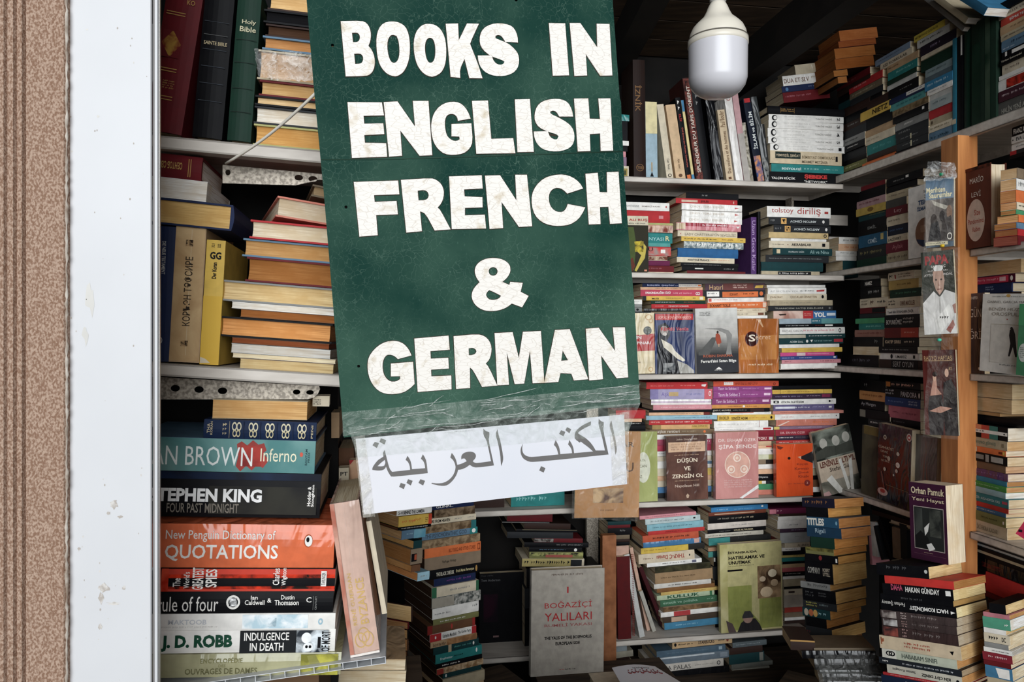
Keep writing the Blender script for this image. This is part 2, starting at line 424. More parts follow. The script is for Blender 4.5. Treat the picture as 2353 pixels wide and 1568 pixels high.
def upright(label, P, T, x0, x1, y0, y1, c, spec=(), lean=0.0, form='VS', d=.14, off=.004, hard=False, wrap=0, pg='CR', base=None, group=None, name=None, cat='book', split=False, pitch=0.0, th=None):
    """a standing book; lean in degrees, positive = top to the image right; x0,x1 at mid height"""
    ym = (y0 + y1) / 2
    A, B = P.hit(*px(T, x0, ym), off), P.hit(*px(T, x1, ym), off)
    s0, s1 = (A - P.O).dot(P.u), (B - P.O).dot(P.u); xm = (x0 + x1) / 2
    tt, tb = (P.hit(*px(T, xm, y0), off) - P.O).dot(P.v), (P.hit(*px(T, xm, y1), off) - P.O).dot(P.v)
    if base is not None: tb = base + .0008
    a = math.radians(lean); u = P.u * math.cos(a) - P.v * math.sin(a); v = P.v * math.cos(a) + P.u * math.sin(a)
    h = (tt - tb) / math.cos(a) * (1 if abs(lean) < 15 else .985); w = (s1 - s0) * math.cos(a)
    C = P.O + P.u * ((s0 + s1) / 2) + P.v * ((tt + tb) / 2) + P.n * off
    n = P.n
    if pitch:
        R = Matrix.Rotation(math.radians(-pitch), 3, u); v = R @ v; n = R @ n
    base_pt = C - v * (h / 2)
    if form in ('C', 'CR'): d = th or .018
    M = frame(base_pt + P.v * (abs(math.sin(a)) * w / 2 if form.startswith('V') or form in ('C', 'CR') else 0), u, n, v)
    return make_book(M, w, d, h, form, c, pg, label, spec, hard, wrap, x0, x1, group, split, cat, name)

# ============================================================ the setting
def wedge(name, pts, z0, z1, m, kind='structure'):       # vertical slab over a ground outline
    b = MB(); n = len(pts)
    b.add([(x, y, z0) for x, y in pts] + [(x, y, z1) for x, y in pts], [list(range(n)), list(range(n, 2 * n))] + [[i, (i + 1) % n, (i + 1) % n + n, i + n] for i in range(n)], m)
    o = b.build(name); o['kind'] = kind; return o
dark_wall = plain('dark_plaster', '191614', .9, '0c0b0a')
def on(P, s, off): q = P.O + P.u * s + P.n * off; return (q.x, q.y)
wedge('wall_back', [on(PB, -1.75, .20), on(PB, 1.6, .20), on(PB, 1.6, .26), on(PB, -1.75, .26)], 0, 3.2, dark_wall)
wedge('wall_right', [on(PR, -.5, .27), on(PR, 1.35, .27), on(PR, 1.35, .33), on(PR, -.5, .33)], 0, 3.2, dark_wall)
wedge('wall_left', [(-1.05, 1.25), (-1.0, 1.25), (-1.15, 2.3), (-1.2, 2.3)], 0, 3.2, dark_wall)
wedge('floor', [(-1.6, .8), (1.9, .8), (1.9, 3.2), (-1.6, 3.2)], -.06, 0, plain('worn_floor', '5a4c3e', .7))
wedge('ground', [(-14, -14), (14, -14), (14, .8), (-14, .8)], -.16, -.08, plain('street_paving', '9a958c', .8, '7c776f', 3))
# facade: grooved brown stone-coat panel and the white post
stone = plain('brown_speckled_render', '8c6c58', .85, 'bba08d', 520, stretch=(1, 1, .75), lo=.38, hi=.6, bmp=.4, detail=2)
fb = MB(); YF = .712
def fX(p): return (p - CX) / F * YF
prof = [(-3.0, 0)] + [(fX(a), b) for a, b in ((-60, 0), (8, 0), (11, .004), (14, .004), (17, 0), (30, 0), (33, .004), (38, .004), (41, 0), (50, 0), (53, .005), (57, .005), (60, 0), (146, 0), (149.5, .003))]
P2 = [(x, YF + y) for x, y in prof] + [(fX(149.5), YF + .12), (-3.0, YF + .12)]; n = len(P2)
fb.add([(x, y, 0) for x, y in P2] + [(x, y, 3.4) for x, y in P2], [list(range(n)), list(range(n, 2 * n))] + [[i, (i + 1) % n, (i + 1) % n + n, i + n] for i in range(n)], stone)
o = fb.build('wall_front'); o['kind'] = 'structure'
caulk = plain('old_caulk', 'cfc6ba', .7, '8a7868', 60)
cb = MB(); rr = random.Random(3)
pts = [(fX(149.5) + rr.uniform(-.0002, .0009), .714, 1.0 + i * .0045) for i in range(230)]
cb.tube(pts, [rr.choice((.0006, .001, .0016)) for _ in pts], caulk, 6)
o = cb.build('trim_1'); o['kind'] = 'structure'
white = plain('white_painted_metal', 'dcdcde', .42, 'd0d0d2', 5, lo=.2, hi=.7, spec=.4)
grime = plain('scuffed_paint', 'd8d4cf', .7, 'b5aca4', 150, lo=.45, hi=.6)
YP = .72
def pX(p): return (p - CX) / F * YP
def pZ(p): return CAMZ + (CY - p) / F * YP
post = MB()
post.bbox((pX(149), YP, 0), (pX(346), YP + .0045, 3.3), white, .0012)
residue = plain('tape_residue', 'e6e3dd', .3)
for (x, y, ww, hh, k) in ((208, 690, 22, 80, 7), (196, 770, 16, 50, 6), (262, 1160, 24, 22, 8), (250, 1180, 10, 10, 5), (276, 1188, 16, 9, 6), (182, 1262, 8, 10, 6), (240, 1352, 28, 24, 8), (286, 1352, 10, 14, 5), (262, 1388, 36, 10, 8), (232, 1375, 14, 30, 6), (230, 1440, 12, 20, 5), (225, 268, 8, 6, 5), (165, 348, 6, 6, 5), (200, 68, 7, 5, 5)):
    P = [(pX(x + ww * rr.uniform(.35, 1.0) * math.cos(6.283 * i / (k + 4)) * .6), pZ(y + hh * rr.uniform(.35, 1.0) * math.sin(6.283 * i / (k + 4)) * .6)) for i in range(k + 4)]
    post.add([(a, YP - .0002, b) for a, b in P], [list(range(len(P)))], grime if y > 1100 else residue)
for i in range(40):                                      # small chips
    x, y = rr.uniform(155, 340), rr.uniform(0, 1568); q = rr.uniform(.6, 2.2)
    post.add([(pX(x + q * math.cos(t)), YP - .0002, pZ(y + q * 1.5 * math.sin(t))) for t in (0, 1.5, 2.6, 4, 5.2)], [[0, 1, 2, 3, 4]], grime)
o = post.build('trim_2'); o['kind'] = 'structure'
alu = plain('satin_aluminium', 'b9b7b4', .35, 'a09d9a', 6, metal=.6)
ed = MB()
ed.bbox((pX(346.4), YP + .004, 0), (pX(352), YP + .0065, 3.3), plain('shadow_gap_paint', '8b8785', .5), .0004)
ed.bbox((pX(352.4), YP + .002, 0), (pX(359), YP + .0055, 3.3), white, .001)
ed.bbox((pX(359.6), YP + .004, 0), (pX(362), YP + .007, 3.3), alu, .0004)
o = ed.build('trim_3'); o['kind'] = 'structure'
# roof: boards rising towards the street, carried by two dark rafters
dk_wood = plain('dark_stained_boards', '4a3a2c', .7, '2e241b', 6, stretch=(1, 8, 8))
rf_wood = plain('blackened_rafter', '1a1613', .75, '0d0b0a', 10)
al = math.radians(12)
rb = MB(); Z0 = .98 + CAMZ
for i in range(17):
    a, b = i * .098, i * .098 + .092
    q = []
    for t in (a, b):
        for s_ in (-1.9, 1.7):
            for dz in (0, .018): x, y = on(PB, s_, .19 - t * math.cos(al)); q.append((x, y, Z0 + t * math.sin(al) + dz))
    rb.add(q, [(0, 2, 6, 4), (1, 5, 7, 3), (0, 1, 3, 2), (4, 6, 7, 5), (0, 4, 5, 1), (2, 3, 7, 6)], dk_wood)
q = []
for t in (-.03, 1.66):                                   # felt above the boards
    for s_ in (-1.9, 1.7):
        for dz in (.02, .04): x, y = on(PB, s_, .19 - t * math.cos(al)); q.append((x, y, Z0 + t * math.sin(al) + dz))
rb.add(q, [(0, 2, 6, 4), (1, 5, 7, 3), (0, 1, 3, 2), (4, 6, 7, 5), (0, 4, 5, 1), (2, 3, 7, 6)], rf_wood)
o = rb.build('ceiling'); o['kind'] = 'structure'
def rafter(sx, wd, dp, nm):
    b = MB(); q = []
    for t in (-.05, 1.64):
        for s_ in (sx, sx + wd):
            for dz in (-dp, -.001): x, y = on(PB, s_, .19 - t * math.cos(al)); q.append((x, y, Z0 + t * math.sin(al) + dz))
    b.add(q, [(0, 2, 6, 4), (1, 5, 7, 3), (0, 1, 3, 2), (4, 6, 7, 5), (0, 4, 5, 1), (2, 3, 7, 6)], rf_wood)
    o = b.build(nm); o['kind'] = 'structure'
b = MB(); q = []
for t in (-.05, 1.64):                                   # level tie beam
    for s_ in (.085, .165):
        for zz in (.852, .965): x, y = on(PB, s_, .19 - t); q.append((x, y, CAMZ + zz))
b.add(q, [(0, 2, 6, 4), (1, 5, 7, 3), (0, 1, 3, 2), (4, 6, 7, 5), (0, 4, 5, 1), (2, 3, 7, 6)], rf_wood)
o = b.build('beam_1'); o['kind'] = 'structure'
rafter(-.33, .075, .10, 'beam_2'); rafter(-.9, .075, .10, 'beam_3'); rafter(.75, .075, .10, 'beam_4')

# ============================================================ shelving
paint = plain('grey_enamelled_shelf', 'd2cac0', .5, 'b9b0a6', 9, stretch=(1, 6, 6))
galv = plain('speckled_galvanised_steel', 'b3a99b', .45, '7e766b', 260, lo=.4, hi=.6, metal=.35)
pine = plain('orange_varnished_pine', 'cc8a52', .45, 'a8683a', 9, stretch=(7, 7, .7), lo=.3, hi=.7)
chip = plain('scratched_brown_board', '9c6440', .6, '82502f', 40)
def wbuild(b, name, parent):                             # vertices already in place: undo the parent's own offset
    o = b.build(name, parent)
    if parent is not None: o.matrix_parent_inverse = parent.matrix_basis.inverted()
    return o
def slab(P, s0, s1, f0, f1, z, th, m, name, parent, rim=.0):
    """one pressed-steel shelf: flat top with a folded front lip; z is the top"""
    b = MB(); O = P.O
    def pt(s, o_, zz): q = O + P.u * s + P.n * o_; return (q.x, q.y, CAMZ + zz)
    for (a0, a1, za, zb) in ((f0, f1, z - .002, z), (f0, f0 + .0025, z - th, z), (f0, f0 + .016, z - th, z - th + .002), (f1 - .0025, f1, z - th, z)):
        v = [pt(s, o_, zz) for s in (s0, s1) for o_ in (a0, a1) for zz in (za, zb)]
        b.add(v, [(0, 2, 3, 1), (4, 5, 7, 6), (0, 1, 5, 4), (2, 6, 7, 3), (0, 4, 6, 2), (1, 3, 7, 5)], m)
    for s in (s0, s1 - .0025):
        v = [pt(x, o_, zz) for x in (s, s + .0025) for o_ in (f0, f1) for zz in (z - th, z)]
        b.add(v, [(0, 2, 3, 1), (4, 5, 7, 6), (0, 1, 5, 4), (2, 6, 7, 3), (0, 4, 6, 2), (1, 3, 7, 5)], m)
    return wbuild(b, name, parent)
def vbox(P, s0, s1, f0, f1, z0, z1, m, name, parent=None):
    b = MB(); O = P.O
    def pt(s, o_, zz): q = O + P.u * s + P.n * o_; return (q.x, q.y, CAMZ + zz)
    v = [pt(s, o_, zz) for s in (s0, s1) for o_ in (f0, f1) for zz in (z0, z1)]
    b.add(v, [(0, 2, 3, 1), (4, 5, 7, 6), (0, 1, 5, 4), (2, 6, 7, 3), (0, 4, 6, 2), (1, 3, 7, 5)], m)
    return wbuild(b, name, parent)
def sx(P, p, off=0): return (P.hit(p, 784, off) - P.O).dot(P.u)
bc = empty('bookcase', Matrix.Translation((PB.O.x, PB.O.y, 0)))
tag(bc, 'grey steel bookcase across the back of the shop, under the boarded roof', 'bookcase')
FR = -.034
mid = sx(PB, 1398, FR)
for k, e in (('S1', 1938), ('S2', 1940), ('S3', 1932), ('S4', 1868), ('S5', 1856)):
    slab(PB, mid + .02 if k == 'S5' else -1.05 if k != 'S4' else mid - .03, sx(PB, e, FR), FR, .17, ZT[k], .0165, paint, 'shelf', bc)
slab(PB, -1.05, mid - .035, FR, .17, -.512, .017, paint, 'shelf', bc)
slab(PB, -1.05, mid - .035, FR + .02, .17, -.965, .016, paint, 'shelf', bc)
vbox(PB, mid - .02, mid + .024, FR - .004, FR + .02, -1.49, -.60, chip, 'upright', bc)
vbox(PB, mid - .02, mid + .02, .15, .17, -1.49, .9, galv, 'upright', bc)
ub = MB()
zz0, zz1 = ZT['S2'], ZT['S1'] - .02
for a, b_ in ((0, .006), (.006, .03)):
    s_ = sx(PB, 1812, .12)
    def pt(s, o_, zz): q = PB.O + PB.u * s + PB.n * o_; return (q.x, q.y, CAMZ + zz)
    v = [pt(s, o_, zz) for s in (s_ + a, s_ + b_) for o_ in ((.10, .14) if a == 0 else (.137, .14)) for zz in (zz0, zz1)]
    ub.add(v, [(0, 2, 3, 1), (4, 5, 7, 6), (0, 1, 5, 4), (2, 6, 7, 3), (0, 4, 6, 2), (1, 3, 7, 5)], galv)
for k in range(9):
    c = PB.O + PB.u * (s_ + .018) + PB.n * .1365; P = ellipse(0, 0, .004, .004, 10)
    ub.add([(c.x + PB.u.x * x, c.y + PB.u.y * x, CAMZ + zz1 - .03 - k * .03 + z) for x, z in P], [list(range(10))], mat('K'))
wbuild(ub, 'upright', bc)
vbox(PB, sx(PB, 1905, .1), sx(PB, 1948, .1), .1, .104, .40, .435, paint, 'rear_strip', bc)
vbox(PB, sx(PB, 1905, .1), sx(PB, 1948, .1), .1, .104, .335, .36, paint, 'rear_strip', bc)
sb_ = empty('bookcase', Matrix.Translation((PR.O.x, PR.O.y, 0)))
tag(sb_, 'shelving along the side wall, with an orange pine post at its front', 'bookcase')
pa = sx(PR, 2172, -.05)
for k in ('R1', 'R2', 'R3', 'R4'):
    if k == 'R1': slab(PR, -.12, 1.3, -.03, .22, ZT[k], .024, paint, 'shelf', sb_)
    else:
        slab(PR, -.12, pa - .002, -.03, .22, ZT[k], .0175, paint, 'shelf', sb_)
        slab(PR, pa + .062, 1.3, -.03, .22, ZT[k], .0175, paint, 'shelf', sb_)
vbox(PR, pa, pa + .058, -.062, -.006, -1.49, ZT['R1'] - .022, pine, 'post', sb_)
# front bookcase beside the white post
def rolled_slab(P, T, xa, ya, xb, yb, th, f0, f1, name, parent, m):
    A, B = P.hit(*px(T, xa, ya), f0), P.hit(*px(T, xb, yb), f0)
    u = (B - A).normalized(); A = A - u * .16; B = B + u * .02
    v = P.n.cross(u); v = -v if v.z < 0 else v
    b = MB()
    def q(s, o_, z): return tuple(A + u * s + P.n * o_ + v * z)
    Lx = (B - A).length
    for (a0, a1, za, zb) in ((0, f1 - f0, -.002, 0), (0, .0025, -th, 0), (0, .018, -th, -th + .002)):
        w_ = [q(s, o_, z) for s in (0, Lx) for o_ in (a0, a1) for z in (za, zb)]
        b.add(w_, [(0, 2, 3, 1), (4, 5, 7, 6), (0, 1, 5, 4), (2, 6, 7, 3), (0, 4, 6, 2), (1, 3, 7, 5)], m)
    return wbuild(b, name, parent)
fc = empty('bookcase', Matrix.Translation((PL.O.x, PL.O.y, 0)))
tag(fc, 'small steel bookcase right behind the white post, beside the green sign', 'bookcase')
rolled_slab(PL, TA1, 95, 1018, 1285, 1130, .015, -.012, .2, 'shelf', fc, paint)
rolled_slab(PL, TA2, 95, 1422, 1425, 1508, .0145, -.012, .2, 'shelf', fc, paint)
def plate(name, T, poly, holes, off, m, parent):
    P2 = [PL.hit(*px(T, *p), off) for p in poly]; L2 = [((p - PL.O).dot(PL.u), p.z) for p in P2]
    H = []
    for (x, y, rx, ry) in holes:
        c = PL.hit(*px(T, x, y), off); e = PL.hit(*px(T, x + rx, y), off); f_ = PL.hit(*px(T, x, y + ry), off)
        H.append(ellipse((c - PL.O).dot(PL.u), c.z, (e - c).length, (f_ - c).length, 14))
    vs_, fs = filled([L2] + H); n = len(vs_); b = MB()
    A = []
    for th in (0, .0016):
        for s, z in vs_: q = PL.O + PL.u * s + PL.n * (off + th); A.append((q.x, q.y, z))
    b.add(A, fs + [[i + n for i in f[::-1]] for f in fs], m)
    return wbuild(b, name, parent)
plate('bracket', TA1, [(560, 1238), (1420, 1318), (1420, 1350), (1250, 1352), (1110, 1392), (560, 1376)], [(1132, 1334, 32, 22), (1238, 1344, 34, 22), (600, 1295, 20, 22)], .03, galv, fc)
plate('bracket', TA3, [(-60, 20), (1712, 120), (1722, 150), (1700, 200), (1660, 235), (1600, 252), (-60, 255)], [(1487, 180, 38, 26), (1622, 184, 38, 24), (745, 168, 48, 34), (510, 155, 48, 34), (272, 142, 48, 34)], .03, galv, fc)
vbox(PL, -.15, .10, .205, .215, -1.2, .62, plain('dark_back_panel', '121110', .8), 'back_panel', fc)
# twin-wall plastic sheet that carries the lower pile
sheet_m = plain('milky_twin_wall_plastic', 'd6d8d9', .3, 'c4c6c8', 20)
sh = MB()
A, B = PL.hit(464, 1570, -.03), PL.hit(886, 1509, -.03)
uS = (B - A).normalized(); A = A - uS * .14; LS = (B - A).length; vS = Vector((0, 0, 1)); vS = (vS - uS * vS.dot(uS)).normalized()
def sq(s, o_, z): return tuple(A + uS * s + PL.n * o_ + vS * z)
def sbox(s0, s1, o0, o1, z0, z1):
    w_ = [sq(s, o_, z) for s in (s0, s1) for o_ in (o0, o1) for z in (z0, z1)]
    sh.add(w_, [(0, 2, 3, 1), (4, 5, 7, 6), (0, 1, 5, 4), (2, 6, 7, 3), (0, 4, 6, 2), (1, 3, 7, 5)], sheet_m)
sbox(0, LS, 0, .225, -.0008, 0); sbox(0, LS, 0, .225, -.0085, -.0077)
for i in range(int(LS / .0165) + 1): sbox(min(i * .0165, LS - .0008), min(i * .0165 + .0008, LS), 0, .225, -.0078, -.0007)
o = sh.build('plastic_sheet'); tag(o, 'milky twin-wall plastic sheet used as a shelf under the thick front books', 'sheet')
vbox(PL, -.13, .09, .02, .2, -.60, -.41, plain('rough_crate_wood', '5d4530', .8), 'wooden_crate')
tag(bpy.data.objects['wooden_crate'], 'rough wooden crate holding up the plastic sheet', 'crate')

# ============================================================ hanging bulb
bulb_c = Vector(((1649.5 - CX) / F * 1.42, 1.42, 0)); k = 1.42 / F
def bz(y): return CAMZ + (CY - y) * k
bl = empty('light_bulb', Matrix.Translation((bulb_c.x, bulb_c.y, bz(225)))); tag(bl, 'large white unlit bulb hanging from the roof', 'light bulb')
cream_pl = plain('ivory_plastic', 'e9e2d4', .3, 'ded6c6', 3, spec=.5); frost = plain('frosted_diffuser', 'd6d4d8', .22, 'cfcdd2', 3, spec=.5)
def lz(y): return (225 - y) * k
b = MB(); b.lathe([(.0001, 0), (20 * k, 1 * k), (38 * k, 6 * k), (52 * k, 15 * k), (61 * k, 27 * k), (65.5 * k, 42 * k), (66.5 * k, 118 * k)], frost); b.build('diffuser', bl)
b = MB(); b.lathe([(66 * k, 117 * k), (68 * k, 119 * k), (67.5 * k, 131 * k), (64.8 * k, 132 * k), (64.3 * k, 137 * k), (63 * k, 147 * k), (57 * k, 160 * k), (51 * k, 167 * k), (44 * k, 174 * k), (34 * k, 183 * k), (29.5 * k, 191 * k), (26 * k, 198 * k), (23 * k, 206 * k), (20 * k, 212 * k), (17.5 * k, 217 * k), (.0001, 219 * k)], cream_pl); hs_ = b.build('housing', bl)
b = MB(); b.tube([(66.6 * k * math.cos(6.2832 * i / 40), 66.6 * k * math.sin(6.2832 * i / 40), 133.5 * k) for i in range(41)], .0009, plain('seam_rubber', '77726a', .6), 6); b.build('seam_ring', hs_)
b = MB(); b.lathe([(16 * k, 214 * k), (16 * k, 220 * k), (18.5 * k, 221 * k), (18.5 * k, 262 * k), (12 * k, 275 * k), (.0001, 275 * k)], plain('white_socket', 'd9d6d0', .4)); b.build('lamp_socket', bl)
b = MB(); b.tube([(0, 0, 273 * k), (0, .002, 273 * k + (Z0 + .2 - bz(-48)) * .5), (0, .004, Z0 + .28 - bz(225))], .003, mat('DK')); b.build('cord', bl)

# ============================================================ the sign
def loc2(P, off, x, y, T=T0): q = P.hit(*px(T, x, y), off) - P.O; return (q.dot(P.u), q.dot(P.v))
def MP(P): return frame(P.O, P.u, P.n, P.v)
TS1 = (700, 0, .33163); TS2 = (790, 380, .28049); TS3 = (830, 740, .28049); TS4 = (1060, 580, .09564); TS5 = (800, 950, .15306); TS6 = (1130, 930, .15304)
def green_board():
    m, n, l, b = nodes_for('crazed_green_paint')
    t = n.new('ShaderNodeTexCoord')
    v = n.new('ShaderNodeTexVoronoi'); v.feature = 'DISTANCE_TO_EDGE'; v.inputs['Scale'].default_value = 130
    nz = n.new('ShaderNodeTexNoise'); nz.inputs['Scale'].default_value = 40; nz.inputs['Detail'].default_value = 4
    ad = n.new('ShaderNodeVectorMath'); ad.operation = 'MULTIPLY_ADD'; ad.inputs[1].default_value = (.03, .03, .03)
    l.new(t.outputs['Object'], nz.inputs['Vector']); l.new(nz.outputs['Color'], ad.inputs[0]); l.new(t.outputs['Object'], ad.inputs[2]); l.new(ad.outputs[0], v.inputs['Vector'])
    patch = noise(n, l, 9, 6)
    sx_ = n.new('ShaderNodeSeparateXYZ'); l.new(t.outputs['Object'], sx_.inputs[0])
    dz = n.new('ShaderNodeMapRange'); dz.inputs[1].default_value = .3; dz.inputs[2].default_value = -.12; dz.inputs[3].default_value = -.12; dz.inputs[4].default_value = .1; l.new(sx_.outputs['Z'], dz.inputs[0])
    dd_ = n.new('ShaderNodeMath'); l.new(patch, dd_.inputs[0]); l.new(dz.outputs[0], dd_.inputs[1])
    worn = ramp_mix(n, l, dd_.outputs[0], rgb('06342b'), rgb('3a5a4b'), .36, .7)          # settled dust, thicker low on the board
    fine = ramp_mix(n, l, noise(n, l, 420, 2, stretch=(1, 1, .4)), worn, rgb('48695b'), .64, .9)
    cr = n.new('ShaderNodeMapRange'); cr.inputs[1].default_value = .0; cr.inputs[2].default_value = .03; cr.inputs[3].default_value = .26; cr.inputs[4].default_value = 0
    l.new(v.outputs['Distance'], cr.inputs[0])
    mk = n.new('ShaderNodeMath'); mk.operation = 'MULTIPLY'; l.new(cr.outputs[0], mk.inputs[0])
    mr = n.new('ShaderNodeMapRange'); mr.inputs[1].default_value = .35; mr.inputs[2].default_value = .6; l.new(noise(n, l, 14, 3), mr.inputs[0]); l.new(mr.outputs[0], mk.inputs[1])
    mx = n.new('ShaderNodeMix'); mx.data_type = 'RGBA'; l.new(mk.outputs[0], mx.inputs[0]); l.new(fine, mx.inputs[6]); mx.inputs[7].default_value = (*rgb('7f9c8b'), 1)
    l.new(mx.outputs[2], b.inputs['Base Color']); b.inputs['Roughness'].default_value = .6; b.inputs['Specular IOR Level'].default_value = .1
    bump(n, l, b, patch, .2, .002); return m
def crackled_white():
    m, n, l, b = nodes_for('crackled_white_foil')
    t = n.new('ShaderNodeTexCoord'); v = n.new('ShaderNodeTexVoronoi'); v.feature = 'DISTANCE_TO_EDGE'; v.inputs['Scale'].default_value = 165
    mp = n.new('ShaderNodeMapping'); mp.inputs['Scale'].default_value = (.6, 1, 1.5); l.new(t.outputs['Object'], mp.inputs[0]); l.new(mp.outputs[0], v.inputs['Vector'])
    cr = n.new('ShaderNodeMapRange'); cr.inputs[1].default_value = 0; cr.inputs[2].default_value = .05; cr.inputs[3].default_value = .42; cr.inputs[4].default_value = 0; l.new(v.outputs['Distance'], cr.inputs[0])
    base = ramp_mix(n, l, noise(n, l, 60, 4), rgb('cdbfa8'), rgb('ebe5dd'), .27, .42)
    mx = n.new('ShaderNodeMix'); mx.data_type = 'RGBA'; l.new(cr.outputs[0], mx.inputs[0]); l.new(base, mx.inputs[6]); mx.inputs[7].default_value = (*rgb('a08c72'), 1)
    l.new(mx.outputs[2], b.inputs['Base Color']); b.inputs['Roughness'].default_value = .5; return m
grn, foil = green_board(), crackled_white(); edge_m = plain('dark_letter_edge', '3a2f24', .8)
sg = empty('hanging_sign', MP(PS)); tag(sg, 'dark green board with white cut-out words BOOKS IN ENGLISH FRENCH & GERMAN', 'sign')
bp = [loc2(PS, 0, *p) for p in ((697, -90), (1402, -90), (1409, 20), (1424, 225), (1427, 235), (1434, 400), (1446, 560), (1458, 700), (1471, 927), (1120, 968), (790, 1006), (775, 820), (745, 455), (720, 190))]
hl = [ellipse(*loc2(PS, 0, x, y), .0016, .0016, 12) for x, y in ((764, 104), (795, 476), (824, 842), (1186, 0))]
vs_, fs = filled([bp] + hl)
b = MB(); n = len(vs_)
b.add([(x, 0, z) for x, z in vs_] + [(x, .006, z) for x, z in vs_], fs + [[i + n for i in f] for f in fs], grn)
b.add([(x, 0, z) for x, z in bp] + [(x, .006, z) for x, z in bp], [[i, (i + 1) % len(bp), (i + 1) % len(bp) + len(bp), i + len(bp)] for i in range(len(bp))], grn)
b.build('board', sg)
b = MB()
for h_ in hl: b.add([(x, .003, z) for x, z in h_], [list(range(12))], mat('K'))
b.build('hole_shadow', sg) if 0 else None
line = MB()                                              # seam across the board under ENGLISH
pp = [loc2(PS, 0, x, y) for x, y in ((738, 367), (900, 366), (1150, 358), (1431, 348))]
line.tube([(x, -.0002, z) for x, z in pp], .0006, plain('paint_seam', '2d4a3c', .6), 6)
line.build('seam', sg)
